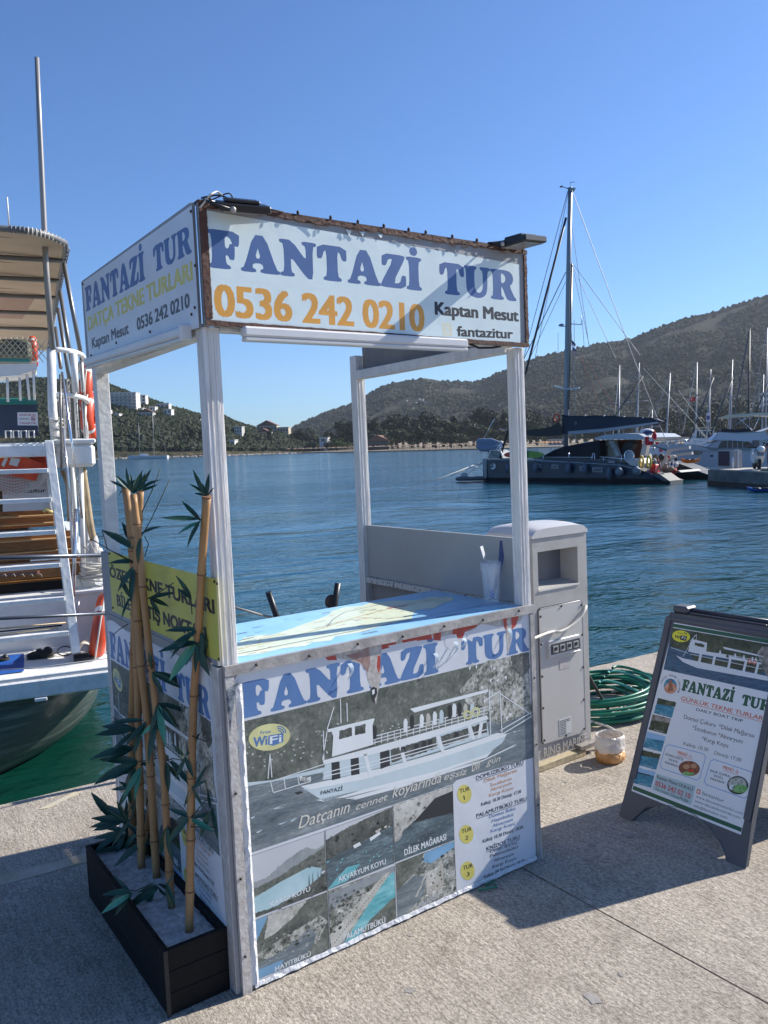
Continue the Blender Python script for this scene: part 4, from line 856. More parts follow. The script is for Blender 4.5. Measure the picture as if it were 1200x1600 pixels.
    # six photographs
    def cellq(q): P(q, mat('print_cell_edge', (.62, .63, .64), .4), 4)
    C = dict(kargi=[(70, 1052), (350, 958), (358, 1178), (80, 1284)], akv=[(356, 955), (606, 866), (612, 1076), (364, 1176)], dilek=[(610, 862), (832, 785), (838, 988), (618, 1072)], hay=[(80, 1296), (360, 1186), (370, 1400), (92, 1514)], pal=[(368, 1182), (614, 1088), (620, 1290), (376, 1396)], kni=[(620, 1080), (838, 994), (846, 1182), (628, 1282)])
    def cell(k, frac, m, lay):          # polygon given in unit coordinates of the cell
        c = C[k]
        def f(u, v): a = Vector(c[0]).lerp(Vector(c[1]), u); b = Vector(c[3]).lerp(Vector(c[2]), u); return tuple(a.lerp(b, v))
        P([f(*q) for q in frac], m, lay)
    U = [(0, 0), (1, 0), (1, 1), (0, 1)]
    for k in C: 
        c = C[k]; cc = (sum(q[0] for q in c) / 4, sum(q[1] for q in c) / 4); P([(cc[0] + (q[0] - cc[0]) * 1.045, cc[1] + (q[1] - cc[1]) * 1.04) for q in c], mat('print_cell_edge', (.62, .63, .64), .4), 4)
        P([(cc[0] + (q[0] - cc[0]) * 1.012, cc[1] + (q[1] - cc[1]) * 1.012) for q in c], p_dark, 5)
    cell('kargi', U, g_sky, 6); cell('kargi', [(0, .42), (.2, .44), (.45, .28), (.62, .2), (.75, .16), (.88, .25), (1, .22), (1, .6), (0, .72)], p_hill, 7); cell('kargi', [(.0, .55), (.4, .48), (.62, .40), (1, .26), (1, .66), (.5, .62), (0, .66)], g_forest, 8); cell('kargi', [(0, .7), (.4, .58), (.8, .5), (.95, .6), (.94, .75), (.5, .98), (0, 1)], g_turq_l, 9); cell('kargi', [(0, .93), (.3, .95), (.6, .88), (.85, .78), (1, .68), (1, 1), (0, 1)], g_forest2, 10)
    cell('akv', U, g_sea_d, 6); cell('akv', [(0, 0), (1, 0), (1, .3), (.7, .2), (.4, .15), (0, .3)], g_sky, 7); cell('akv', [(0, .16), (.3, .08), (.6, .04), (1, 0), (1, .32), (.5, .42), (0, .5)], g_forest2, 8); cell('akv', [(.1, .9), (.3, .75), (.5, .78), (.3, .98), (0, 1)], g_turq, 8); cell('akv', [(.4, .42), (.5, .40), (.52, .46), (.42, .48)], p_white, 9); cell('akv', [(.65, .4), (.8, .35), (.82, .4), (.66, .46)], p_white, 9)
    cell('dilek', U, g_sea_d, 6); cell('dilek', [(0, 0), (1, 0), (1, .12), (.7, .14), (.5, .3), (.3, .42), (.15, .5), (.1, .62), (0, .66)], g_rock_l, 7); cell('dilek', [(1, .1), (.7, .12), (.5, .28), (.32, .42), (1, .5)], p_dark, 8)
    cell('hay', U, g_forest, 6); cell('hay', [(0, 0), (.22, 0), (.1, .25), (0, .45)], g_blue, 7); cell('hay', [(.22, 0), (.75, 0), (.55, .2), (.3, .35), (.15, .38)], g_rock_l, 7); cell('hay', [(0, .6), (.5, .45), (.9, .35), (1, .5), (.85, .8), (.2, .75)], g_rock, 7); cell('hay', [(0, .75), (.4, .7), (.75, .5), (.85, .6), (.8, .8), (.6, 1), (0, 1)], g_sea, 8); cell('hay', [(0, .85), (.4, .85), (.3, 1), (0, 1)], g_blue, 9)
    cell('pal', U, g_rock, 6); cell('pal', [(0, .05), (1, 0), (1, .1), (.4, .2), (0, .35)], p_hill, 7); cell('pal', [(0, .75), (.5, .35), (.85, .08), (.95, .06), (.5, .6), (.15, 1), (0, 1)], g_sand, 8); cell('pal', [(1, .1), (.92, .12), (.6, .5), (.2, 1), (1, 1)], g_turq, 9); cell('pal', [(1, .55), (.6, .8), (.45, 1), (1, 1)], g_forest, 10)
    cell('kni', U, g_rock, 6); cell('kni', [(.5, 0), (1, 0), (1, .12), (.6, .25), (.45, .15)], g_blue, 7); cell('kni', [(0, 0), (.48, 0), (.4, .25), (0, .5)], g_forest, 7); cell('kni', [(0, .5), (.3, .35), (.5, .45), (.45, .8), (.1, 1), (0, 1)], g_sea, 8); cell('kni', [(.5, .4), (.8, .35), (.8, .8), (.5, .8)], g_sand, 8)
    rq = random.Random(77)
    def specks(k, n, box, m, lay, s0, s1, line=None):
        for _ in range(n):
            u = rq.uniform(box[0], box[2]); v = rq.uniform(box[1], box[3])
            if line and not line(u, v): continue
            r = rq.uniform(s0, s1); cell(k, [(u + r * math.cos(a) * rq.uniform(.6, 1.2), v + r * math.sin(a) * rq.uniform(.6, 1.2)) for a in (0, 1.1, 2.2, 3.3, 4.4, 5.4)], m, lay)
    specks('kargi', 34, (0, .86, 1, 1), g_forest2, 11, .015, .04, lambda u, v: v > 1.02 - .3 * u * u); specks('kargi', 24, (.3, .28, 1, .62), g_forest2, 9, .01, .03, lambda u, v: v > .62 - .34 * u and v < .72 - .18 * u)
    for u in (.78, .83, .9, .94): cell('kargi', [(u - .012, .86), (u, .60), (u + .012, .86)], g_forest2, 11)
    specks('akv', 40, (0, .1, 1, .42), g_forest2, 9, .02, .05, lambda u, v: .42 - .1 * u > v > .16 - .12 * u); specks('akv', 26, (0, .5, 1, .9), g_turq, 9, .006, .02); specks('akv', 5, (.74, .3, .98, .36), g_rock_l, 10, .01, .03)
    specks('dilek', 30, (.05, .1, .6, .5), g_rock, 8, .015, .04, lambda u, v: v < .6 - .65 * u); specks('dilek', 20, (0, .6, 1, .95), g_sea, 7, .01, .025)
    specks('hay', 60, (.1, .1, 1, .7), g_forest2, 9, .012, .035, lambda u, v: v > .5 - .5 * u); specks('hay', 34, (.2, .4, 1, .8), g_rock_l, 9, .008, .02); specks('pal', 70, (0, .15, .7, .75), g_forest2, 9, .012, .035, lambda u, v: v < .85 - .9 * u); specks('pal', 30, (0, .2, .6, .7), g_rock_l, 9, .008, .018, lambda u, v: v < .8 - .9 * u)
    for i in range(26): t = i / 25; cell('pal', [(.05 + .78 * t, .92 - .78 * t), (.07 + .78 * t, .915 - .78 * t), (.065 + .78 * t, .94 - .78 * t)], g_forest2, 11)
    specks('kni', 50, (.4, .1, 1, .95), g_forest2, 9, .01, .03); specks('kni', 20, (.5, .35, .95, .85), p_white, 9, .008, .02); cell('kni', [(.3, .75), (.5, .4), (.52, .42), (.33, .77)], g_rock_l, 10)
    for t, a, b, c in (('KARGI KOYU', (150, 1240), (298, 1180), (148, 1222)), ('AKVARYUM KOYU', (404, 1148), (582, 1078), (402, 1128)), ('DİLEK MAĞARASI', (652, 1048), (808, 988), (650, 1024)), ('HAYITBÜKÜ', (168, 1482), (300, 1424), (166, 1464)), ('PALAMUTBÜKÜ', (424, 1366), (580, 1298), (422, 1344)), ('KNİDOS', (706, 1240), (780, 1206), (704, 1224))):
        pr.text(t, a, b, c, p_white if t != 'KNİDOS' else g_sky, 12, .03)
    # price list
    for i, (cx, cy) in enumerate(((877, 817), (884, 968), (889, 1105))):
        pr.oval(cx, cy, 27, 35, ink_yellow, 4); pr.text('TUR', (cx - 18, cy - 2), (cx + 19, cy - 14), (cx - 18, cy - 18), ink_black, 5, .03); pr.text(str(i + 1), (cx - (1 if i == 0 else 4), cy + 22), (cx + (2 if i == 0 else 6), cy + 20), (cx - 4, cy + 6), ink_black, 5, .03)
    tx = [('DOMUZBÜKÜ TURU', 921, 764, 1098, 704, 15, ink_black), ('Dilek Mağarası', 951, 774, 1074, 733, 13, ink_orange_s), ('İnceburun', 974, 790, 1054, 763, 12, ink_orange_s), ('Akvaryum', 975, 807, 1054, 780, 12, ink_orange_s), ('Kargı Koyu', 970, 828, 1060, 798, 12, ink_orange_s), ('Kalkış: 10.30 Dönüş: 17.30', 940, 862, 1090, 812, 13, ink_black),
          ('PALAMUTBÜKÜ TURU', 922, 906, 1110, 840, 15, ink_black), ('Domuz Bükü', 970, 908, 1068, 876, 13, p_bluew), ('Hayıtbükü', 980, 924, 1060, 898, 12, p_bluew), ('Akvaryum', 983, 942, 1058, 917, 12, p_bluew), ('Kargı Koyu', 976, 962, 1066, 932, 12, p_bluew), ('Kalkış: 10.30 Dönüş: 18.00', 946, 1000, 1096, 946, 13, ink_black),
          ('KNİDOS TURU', 960, 1030, 1084, 984, 15, ink_black), ('Divan Burnu', 974, 1038, 1074, 1004, 12, ink_grey), ('Palamutbükü', 974, 1056, 1076, 1020, 12, ink_grey), ('Akvaryum', 988, 1072, 1062, 1046, 12, ink_grey), ('Kargı Koyu', 982, 1096, 1070, 1062, 12, ink_grey), ('Kalkış: 09.30 Dönüş: 18.30', 950, 1134, 1102, 1072, 13, ink_black)]
    for t, a, b, c, d, h, m in tx:
        pr.text(t, (a, b), (c, d), (a, b - h), m, 5, .022)
        if 'TURU' in t: pr.line([(a, b + 5), (c, d + 4)], .0016, ink_black, 5)
front0 = Pl(K(0, -.006, 0), KX, KZ)
mb = MB(); poster(mb, front0, 1, .0006); mb.build('poster', fp, recalc=False, label='faded bleached tour poster torn along its top edge')
sp = KB('side_poster_board', -.0165, -.0145, .05, KD - .032, .004, CN - .02, vinyl_white)
# the side poster reads from the far corner to the near corner
sideP = Pl(K(-.0165, KD - .03, 0), -KY, KZ)
mb = MB(); poster(mb, sideP, (KD - .06) / KW, .0012, so=-.02, torn=False); mb.build('poster', sp, recalc=False)
# crumpled foil along the bottom and the torn corner of the poster
foil = mat('crumpled_white_foil', (.62, .62, .63), .3, bump=.8, bscale=60); rnd = random.Random(8)
mb = MB(); pts = []
for i in range(60):
    x = .04 + i * (KW - .05) / 59; pts.append((x, .008 + rnd.uniform(-.0015, .002)))
vs = []
for x, z in pts: vs += [K(x, -.0085, z + .012 + rnd.uniform(0, .003)), K(x, -.012 - rnd.uniform(0, .004), z), K(x, -.007, z - .006)]
mb.add(vs, [f for i in range(59) for f in ((3 * i, 3 * i + 1, 3 * i + 4, 3 * i + 3), (3 * i + 1, 3 * i + 2, 3 * i + 5, 3 * i + 4))], None); mb.build('foil_edge', fp, foil, recalc=False)
mb = MB(); vs = []
for i in range(40):
    z = .02 + i * .92 / 39; vs += [K(.030, -.009 - rnd.uniform(0, .004), z), K(.043 + rnd.uniform(-.003, .004), -.013 - rnd.uniform(0, .004), z), K(.054, -.0085, z)]
mb.add(vs, [f for i in range(39) for f in ((3 * i, 3 * i + 1, 3 * i + 4, 3 * i + 3), (3 * i + 1, 3 * i + 2, 3 * i + 5, 3 * i + 4))], None); mb.build('foil_edge', fp, foil, recalc=False)
mb = MB(); mb.prism([K(.0, -.0165, .93), K(.05, -.0165, .955), K(.03, -.018, .93), K(.012, -.018, .85), K(.004, -.0165, .80)], KY * .001, mat('peeled_dark_print', (.03, .05, .08), .5, col2=(.35, .38, .4), vscale=60)); mb.build('peeled_corner', fp)
# little curls of vinyl hanging from the tear
for x, z, L in ((.42, .93, .05), (.77, .90, .05), (.86, .925, .045), (.90, .93, .03), (1.12, .93, .06)):
    mb = MB(); a = [K(x + .006 * math.sin(i), -.011 - .006 * i * (4 - i) * .4, z - L * i / 4) for i in range(5)]; b = [p + KX * (.016 * (1 - i / 5)) + KY * -.003 for i, p in enumerate(a)]
    mb.add(a + b, [(i, i + 1, 6 + i, 5 + i) for i in range(4)], crease); mb.build('torn_vinyl', fp, recalc=False)
# bent rubbish under the front edge
MB().tube([K(.92, -.03, .006), K(.945, -.05, .012), (K(.985, -.055, .006)), K(1.0, -.03, .012), K(.96, -.025, .008)], .004, 5).build('plastic_scrap', None, mat('green_plastic', (.03, .22, .13), .5), label='torn scrap of green plastic under the kiosk front edge', cat='litter')

# ---------------------------------------------------------------- glass with leaflets on the counter
G0 = K(1.165, .115, CN + .0012)
gl = thing('leaflet_glass', 'tall faceted drinking glass holding leaflets on the counter', 'glass', G0)
glass_m = mat('clear_glass', (.85, .9, .95), .05, alpha=.22)
def lathe(mb, c, prof, n, m, up=KZ):
    vs = []; fs = []; x = up.orthogonal().normalized(); y = up.cross(x)
    for r, z in prof:
        for j in range(n): a = 2 * math.pi * j / n; vs.append(c + x * (r * math.cos(a)) + y * (r * math.sin(a)) + up * z)
    for i in range(len(prof) - 1):
        for j in range(n): fs.append((i * n + j, i * n + (j + 1) % n, (i + 1) * n + (j + 1) % n, (i + 1) * n + j))
    mb.add(vs, fs, m, True); return mb
mb = MB(); lathe(mb, G0, [(0.0001, 0), (.030, 0), (.031, .02), (.034, .10), (.040, .135), (.041, .165), (.0385, .165), (.0375, .136), (.0315, .10), (.0275, .022), (.0001, .02)], 12, None); mb.build('glass_body', gl, glass_m)
blue_ink_m = mat('blue_pen_plastic', (.02, .06, .5), .3); leaf_paper = mat('leaflet_paper', (.42, .47, .55), .4, col2=(.62, .62, .62), vscale=50)
def leaflet(name, px, lean, tw, ht, label, m, w_=.05):
    p = G0 + KX * px + KZ * .024; n = 8; a = []; b = []
    for i in range(n + 1):
        t = i / n; q = p + KX * (lean * t + .02 * math.sin(t * 2)) + KZ * (ht * t) ; s = (KX * math.cos(tw) + KY * math.sin(tw)) * (w_ / 2) * (.35 + .65 * t); a.append(q - s); b.append(q + s)
    mb = MB(); mb.add(a + b, [(i, i + 1, n + 2 + i, n + 1 + i) for i in range(n)], m)
    mb.add([v + KY * .0012 for v in a + b], [(i, n + 1 + i, n + 2 + i, i + 1) for i in range(n)], leaf_paper); return mb.build(name, label=label, cat='leaflet', recalc=False)
leaflet('leaflet', -.006, -.055, .5, .205, 'curled pale leaflet leaning left in the glass', leaf_paper, .032)
leaflet('leaflet', .006, .045, -.6, .215, 'dark blue leaflet leaning right in the glass', mat('blue_leaflet', (.05, .08, .2), .4), .026)
MB().tube([G0 + KZ * .024 + KX * .008, G0 + KZ * .055 + KX * -.012 - KY * .012], .006, 8).build('pen_holder', None, blue_ink_m, label='short bright blue pen piece lying low inside the glass', cat='pen')

# ---------------------------------------------------------------- planter with artificial bamboo
pl_ = thing('bamboo_planter', 'black wooden planter box with six artificial bamboo canes', 'planter', K(-.11, .43, 0))
bk_wood = mat('black_stained_wood', (.004, .004, .005), .65, spec=.25, var=.3, vscale=30, bump=.2, bscale=60)
X0, X1, Y0, Y1, PZ = -.212, -.018, .040, .86, .198
for i in range(3):
    z0 = .002 + i * .0655; 
    for c, a, b in ((K(X0, Y0, z0), KX * (X1 - X0), KY * .016), (K(X0, Y1 - .016, z0), KX * (X1 - X0), KY * .016), (K(X0, Y0 + .0165, z0), KX * .016, KY * (Y1 - Y0 - .033)), (K(X1 - .016, Y0 + .0165, z0), KX * .016, KY * (Y1 - Y0 - .033))): Box('plank', pl_, c, a, b, KZ * .0645, bk_wood, .0015)
for x in (X0 - .003, ): Box('corner_strip', pl_, K(x, Y0 - .003, .0), KX * .012, KY * .0028, KZ * PZ, mat('worn_black_edge', (.03, .029, .027), .6, col2=(.012, .012, .012), vscale=50))
plast = mat('plaster_fill', (.66, .63, .58), .9, col2=(.36, .34, .31), vscale=35, bump=1, bscale=50, det=8)
mb = MB(); nx, ny = 14, 50; vs = []
for j in range(ny + 1):
    for i in range(nx + 1):
        x = X0 + .017 + (X1 - X0 - .034) * i / nx; y = Y0 + .0175 + (Y1 - Y0 - .035) * j / ny; vs.append(K(x, y, .172 + .007 * mnoise.noise(Vector((x * 30, y * 30, 0))) + .003 * mnoise.noise(Vector((x * 90, y * 90, 0)))))
mb.add(vs, [(j * (nx + 1) + i, j * (nx + 1) + i + 1, (j + 1) * (nx + 1) + i + 1, (j + 1) * (nx + 1) + i) for j in range(ny) for i in range(nx)], None, True); mb.build('plaster_fill', pl_, plast, recalc=False)
cane_m = mat('bamboo_cane', (.46, .26, .11), .5, col2=(.29, .15, .06), vscale=9, stretch=(1, 1, .3), bump=.15, bscale=90, edge=(.3, .7)); node_m = mat('bamboo_node', (.20, .10, .05), .6); leafg = mat('silk_bamboo_leaf', (.007, .042, .028), .5, col2=(.012, .068, .042), vscale=20); leafl = mat('light_silk_leaf', (.04, .20, .12), .5, col2=(.06, .26, .17), vscale=20); twig_m = mat('dark_twig', (.012, .022, .016), .6)
def leafmesh(m, fold, curl):
    mb = MB(); prof = [(0, .0), (.08, .055), (.25, .10), (.45, .115), (.65, .095), (.82, .055), (1, 0)]; vs = []
    for t, w_ in prof: z = -curl * t * t; vs += [Vector((t, w_, z + fold * w_)), Vector((t, 0, z)), Vector((t, -w_, z + fold * w_))]
    mb.add(vs, [f for i in range(6) for f in ((3 * i, 3 * i + 3, 3 * i + 4, 3 * i + 1), (3 * i + 1, 3 * i + 4, 3 * i + 5, 3 * i + 2))], m, True); return mb.mesh('leaf', Vector((0, 0, 0)))
LM = [leafmesh(leafg, .5, .12), leafmesh(leafg, .3, .3), leafmesh(leafg, .6, .0), leafmesh(leafl, .4, .15), leafmesh(leafg, .4, -.1)]
CANES = {}
def cane(key, pts, base, r, dtop=0.0):
    """pts: pixel path from base to top; base: world point on the fill"""
    d0 = depth(base); P = [base]
    for i, (px, py) in enumerate(pts[1:], 1): P.append(at(px, py, d0 + dtop * i / (len(pts) - 1)))
    def clear(p):                                # keep the cane on the outer side of the kiosk boards
        q = TK.transposed() @ (p - CAM); ki = q + CAM
        if ki.x > -.034 and ki.y > -.1: k = (-.034 - CAM.x) / q.x; return CAM + (p - CAM) * k
        return p
    P = [clear(p) for p in P]
    o = MB(); fine = []
    for a, b in zip(P, P[1:]):
        n = max(2, int((b - a).length / .03)); fine += [a.lerp(b, k / n) for k in range(n)]
    fine.append(P[-1]); fine = [fine[0]] + [(fine[i - 1] + fine[i] + fine[i + 1]) / 3 for i in range(1, len(fine) - 1)] + [fine[-1]]
    L = 0; nodes = []; rs = []; nxt = .12
    for i, p in enumerate(fine):
        if i: L += (p - fine[i - 1]).length
        k = 1.0
        if L > nxt: nodes.append(i); nxt = L + random.uniform(.14, .27); k = 1.13
        rs.append(r * k * (1 - .10 * i / len(fine)))
    o.tube(fine, r, 12, cane_m, rs=rs); c = o.build('cane', pl_, recalc=False)
    for i in nodes:
        t = (fine[min(i + 1, len(fine) - 1)] - fine[i - 1]).normalized(); MB().tube([fine[i] - t * .0022, fine[i] + t * .0022], rs[i] * 1.06, 12).build('cane_node', c, node_m)
    MB().tube([fine[-1] - (fine[-1] - fine[-2]).normalized() * .001, fine[-1] + (fine[-1] - fine[-2]).normalized() * .002], r * .7, 10).build('cane_tip', c, node_m)
    CANES[key] = (c, fine); return c
cane('a', [(203, 1300), (206, 1137), (211, 934), (208, 876), (201, 800), (196.5, 762)], K(-.06, .80, .17), .0145)
cane('c', [(245, 1371), (233.6, 1183), (228.6, 1112), (220, 1040), (213.5, 942), (214, 866), (219, 768)], K(-.067, .514, .17), .0138)
cane('d', [(221, 1357), (217.8, 1197), (215, 1085), (212, 985), (209, 900), (206, 840)], K(-.088, .61, .17), .0135)
cane('b', [(268, 1419), (255, 1197), (241, 1085), (234, 1024), (224.5, 934), (219, 865), (208.5, 773)], K(-.096, .295, .17), .0122)
cane('e', [(296, 1456), (299.7, 1183), (303, 1085), (311, 975), (316.6, 865), (323, 776)], K(-.101, .133, .17), .0128)
cane('f', [(232, 1340), (238, 1240), (226, 1090), (217, 1000), (214, 930)], K(-.05, .70, .17), .011)
def depth_of(key, py):
    f = CANES[key][1]; best = min(f, key=lambda p: abs((RT @ (p - CAM)).y / (RT @ (p - CAM)).z * F + 800 - py)); return depth(best)
rl = random.Random(21)
def leaf(key, px, py, ang, ln, lt=0, tilt=None, dz=0.0):
    """one leaf: root at a pixel beside a cane, pointing ang degrees (0 = right, 90 = up) in the picture, ln pixels long"""
    c, _ = CANES[key]; d = depth_of(key, py) + dz - .012; p = at(px, py, d); tilt = rl.uniform(-.5, .5) if tilt is None else tilt
    v = RT.transposed() @ Vector((math.cos(R(ang)), -math.sin(R(ang)), tilt)); v.normalize(); nrm = (Vector((0, 0, 1)) * .7 + RT.transposed() @ Vector((rl.uniform(-.5, .5), rl.uniform(-.4, .2), -1)))
    x = v; y = nrm.cross(x).normalized(); z = x.cross(y); m = Matrix((x, y, z)).transposed(); s = ln * 1.1 / F * d / max(.5, math.sqrt(1 / (1 + tilt * tilt)))
    link('leaf', LM[3] if lt else LM[rl.choice((0, 1, 2, 4, 0))], p, c, rot=m.to_quaternion(), scale=(s, s * rl.uniform(.65, 1.0), s))
def twig(key, pts, r=.0016):
    c, _ = CANES[key]; MB().tube([at(px, py, depth_of(key, py) - .014 - (.2 if py > 1370 else 0)) for px, py in pts], r, 5).build('twig', c, twig_m, recalc=False)
# crown tufts
for key, px, py, L in (('a', 197, 762, [(150, 26), (210, 24), (35, 24), (120, 22)]), ('b', 208, 770, [(110, 36), (95, 30), (78, 34), (60, 38), (45, 30), (125, 34), (30, 22), (85, 26)]), ('c', 218, 768, [(70, 30), (40, 34), (100, 30), (20, 30), (55, 36)]), ('e', 323, 775, [(100, 20), (120, 42), (75, 22), (140, 34), (60, 16), (165, 20), (90, 34)])):
    for a, l in L: leaf(key, px + rl.uniform(-2, 2), py + rl.uniform(-1, 2), a + rl.uniform(-5, 5), l)
# the rest, cluster by cluster
D = [('e', 314, 814, (145, 40, 0), (178, 52, 0), (205, 46, 1), (238, 44, 0), (245, 24, 0)), ('e', 309, 985, (176, 54, 0), (205, 38, 0), (214, 52, 0)), ('e', 308, 1005, (190, 52, 0), (232, 74, 1), (262, 48, 0), (290, 50, 0), (250, 42, 0)), ('e', 315, 990, (285, 46, 0), (300, 34, 0), (270, 30, 0)),
     ('b', 222, 838, (25, 34, 0), (260, 40, 0)), ('a', 210, 858, (150, 50, 0), (125, 44, 0), (140, 38, 0)), ('a', 212, 882, (175, 48, 0), (235, 52, 0), (255, 30, 0)), ('c', 208, 886, (265, 46, 0), (280, 38, 0)), ('a', 206, 935, (120, 40, 0), (250, 34, 0)), ('b', 232, 935, (15, 36, 0), (300, 30, 0), (330, 30, 0)), ('e', 300, 935, (115, 34, 0), (140, 24, 0)),
     ('b', 238, 1052, (335, 74, 0), (325, 50, 0), (300, 34, 0)), ('b', 236, 1045, (80, 30, 0), (110, 26, 0)), ('b', 248, 1100, (345, 50, 0), (300, 44, 0), (320, 38, 0), (270, 40, 0), (285, 52, 1), (255, 44, 0)), ('b', 245, 1128, (240, 46, 0), (258, 50, 0), (215, 40, 1), (285, 40, 0)), ('c', 226, 1128, (225, 40, 0), (250, 50, 0), (185, 50, 0)),
     ('d', 216, 1140, (175, 56, 0), (190, 62, 0), (215, 48, 0), (172, 40, 0)), ('d', 210, 1172, (160, 34, 0), (185, 58, 0), (200, 44, 0)), ('d', 214, 1190, (178, 60, 0), (200, 60, 0), (232, 50, 1), (215, 40, 0), (350, 28, 0)), ('d', 222, 1200, (238, 48, 1), (262, 44, 1), (222, 60, 0), (195, 40, 0)), ('d', 206, 1230, (190, 34, 0), (240, 40, 0), (265, 34, 0), (150, 24, 0)),
     ('b', 262, 1192, (300, 34, 0), (330, 30, 0), (280, 40, 0)), ('e', 300, 1230, (140, 50, 0), (30, 34, 0), (250, 34, 0), (60, 38, 0), (300, 32, 0)), ('e', 290, 1180, (60, 34, 0), (250, 40, 0), (290, 34, 0), (120, 26, 0)), ('e', 298, 1278, (170, 44, 0), (10, 40, 0), (340, 34, 1), (230, 48, 0), (205, 40, 0)), ('e', 330, 1262, (60, 34, 0), (250, 40, 0), (290, 44, 0), (100, 30, 0)), ('b', 262, 1292, (250, 50, 0), (290, 44, 0), (275, 56, 0)),
     ('d', 200, 1282, (160, 44, 0), (175, 52, 0), (190, 60, 0), (205, 56, 0), (140, 34, 0), (230, 40, 0), (120, 36, 0)), ('a', 196, 1300, (170, 50, 0), (200, 46, 0), (215, 50, 0), (245, 40, 0), (90, 40, 0), (70, 44, 0)), ('a', 205, 1320, (150, 40, 0), (180, 50, 0), (210, 46, 0), (240, 40, 0), (270, 44, 0), (100, 50, 0), (45, 44, 0)), ('f', 230, 1316, (60, 50, 0), (80, 56, 0), (30, 46, 0), (100, 44, 0), (150, 40, 0), (250, 36, 0), (280, 30, 0), (0, 44, 0)), ('f', 245, 1290, (60, 44, 0), (20, 40, 0), (90, 50, 0), (330, 36, 0), (120, 40, 0)), ('a', 190, 1340, (255, 44, 1), (200, 30, 0), (230, 44, 0), (285, 36, 0), (310, 30, 0)),
     ('d', 205, 1395, (195, 46, 0), (212, 52, 1), (150, 34, 0), (175, 40, 0), (230, 40, 0)), ('c', 246, 1382, (212, 54, 0), (225, 62, 0), (248, 60, 1), (205, 30, 0), (300, 36, 0), (325, 30, 0)), ('b', 262, 1380, (280, 36, 0), (300, 34, 0), (60, 20, 0))]
for key, px, py, *ls in D:
    for a, l, t in ls: leaf(key, px + rl.uniform(-3, 3), py + rl.uniform(-3, 3), a + rl.uniform(-6, 6), l * rl.uniform(.9, 1.08), t, dz={(205, 1395): -.30, (246, 1382): -.14, (262, 1380): -.12}.get((px, py), 0))
for _ in range(26):
    px, py = rl.uniform(168, 262), rl.uniform(1262, 1372)
    if py > 1300 + (px - 168) * .6 or px + py < 1440: continue
    leaf(rl.choice('af'), px, py, rl.choice((rl.uniform(120, 260), rl.uniform(20, 110))), rl.uniform(34, 52), dz=rl.uniform(-.1, .1))
for key, pts in (('b', [(221, 838), (236, 812), (265, 750)]), ('b', [(222, 800), (236, 770), (251, 732)]), ('a', [(212, 882), (176, 862), (142, 842)]), ('a', [(212, 880), (190, 868), (168, 858), (160, 830)]), ('b', [(226, 870), (232, 850), (226, 838)]), ('e', [(300, 800), (314, 812)]), ('b', [(230, 936), (250, 925), (280, 905)]), ('e', [(300, 960), (298, 930), (290, 918)]), ('b', [(232, 1050), (226, 1038), (234, 1028), (246, 1040)]),
                 ('e', [(300, 1150), (330, 1162), (380, 1178)]), ('e', [(298, 1292), (320, 1292), (368, 1294)]), ('d', [(214, 1172), (200, 1160), (178, 1124)]), ('c', [(200, 975), (186, 984), (177, 992)]), ('e', [(316, 990), (330, 1012), (347, 1050)]), ('e', [(298, 1278), (320, 1252), (340, 1244)]), ('d', [(216, 1190), (240, 1186), (262, 1180)]), ('b', [(258, 1190), (270, 1185), (285, 1188)]), ('c', [(190, 1390), (212, 1392), (240, 1380)]), ('d', [(176, 1120), (190, 1130), (214, 1142)])):
    twig(key, pts)
# ---------------------------------------------------------------- pavement sign
TH, LL = .385, .905
bu = KZ * math.cos(TH) + KX * math.sin(TH)            # up the board, leaning away
B0 = K(1.781, .015, 0); W0 = .545
bp = Pl(B0, -KY, bu); nO = bp.n                        # outward normal looks to -x
af = thing('pavement_sign', 'grey plastic folding pavement sign with a white boat trip poster', 'sign', K(1.98, -.26, 0))
gp = mat('grey_sign_plastic', (.095, .10, .115), .5, var=.12, vscale=6, bump=.15, bscale=120)
def board(name, o, u, w_, n_, L, back=False):
    Q = lambda s, t: o + u * s + w_ * t
    arch = [(.055, .02), (.078, .05), (.104, .075), (.13, .092), (.16, .104), (.20, .115), (.246, .122), (.29, .122), (.33, .117), (.364, .108), (.395, .094), (.42, .078), (.443, .060), (.461, .041), (.475, .02)]
    pts = [Q(-.012, 0), Q(.042, 0)] + [Q(s, t) for s, t in arch] + [Q(.487, 0), Q(W0 + .012, 0), Q(W0 + .006, L * .2), Q(W0, L - .04), Q(W0 - .02, L), Q(.02, L), Q(0, L - .04), Q(-.006, L * .2)]
    mb = MB(); mb.prism(pts, -n_ * .022, None); return mb.build(name, af, gp, bevel=.004)
fbd = board('front_board', B0, -KY, bu, nO, LL)
for s0, s1, t0, t1 in ((.0, .028, .17, LL - .02), (W0 - .028, W0, .17, LL - .02), (.0285, W0 - .0285, LL - .036, LL - .02)):
    Box('raised_rim', af, bp.S(s0, t0, .0004), -KY * (s1 - s0), bu * (t1 - t0), nO * .006, gp, .0015)
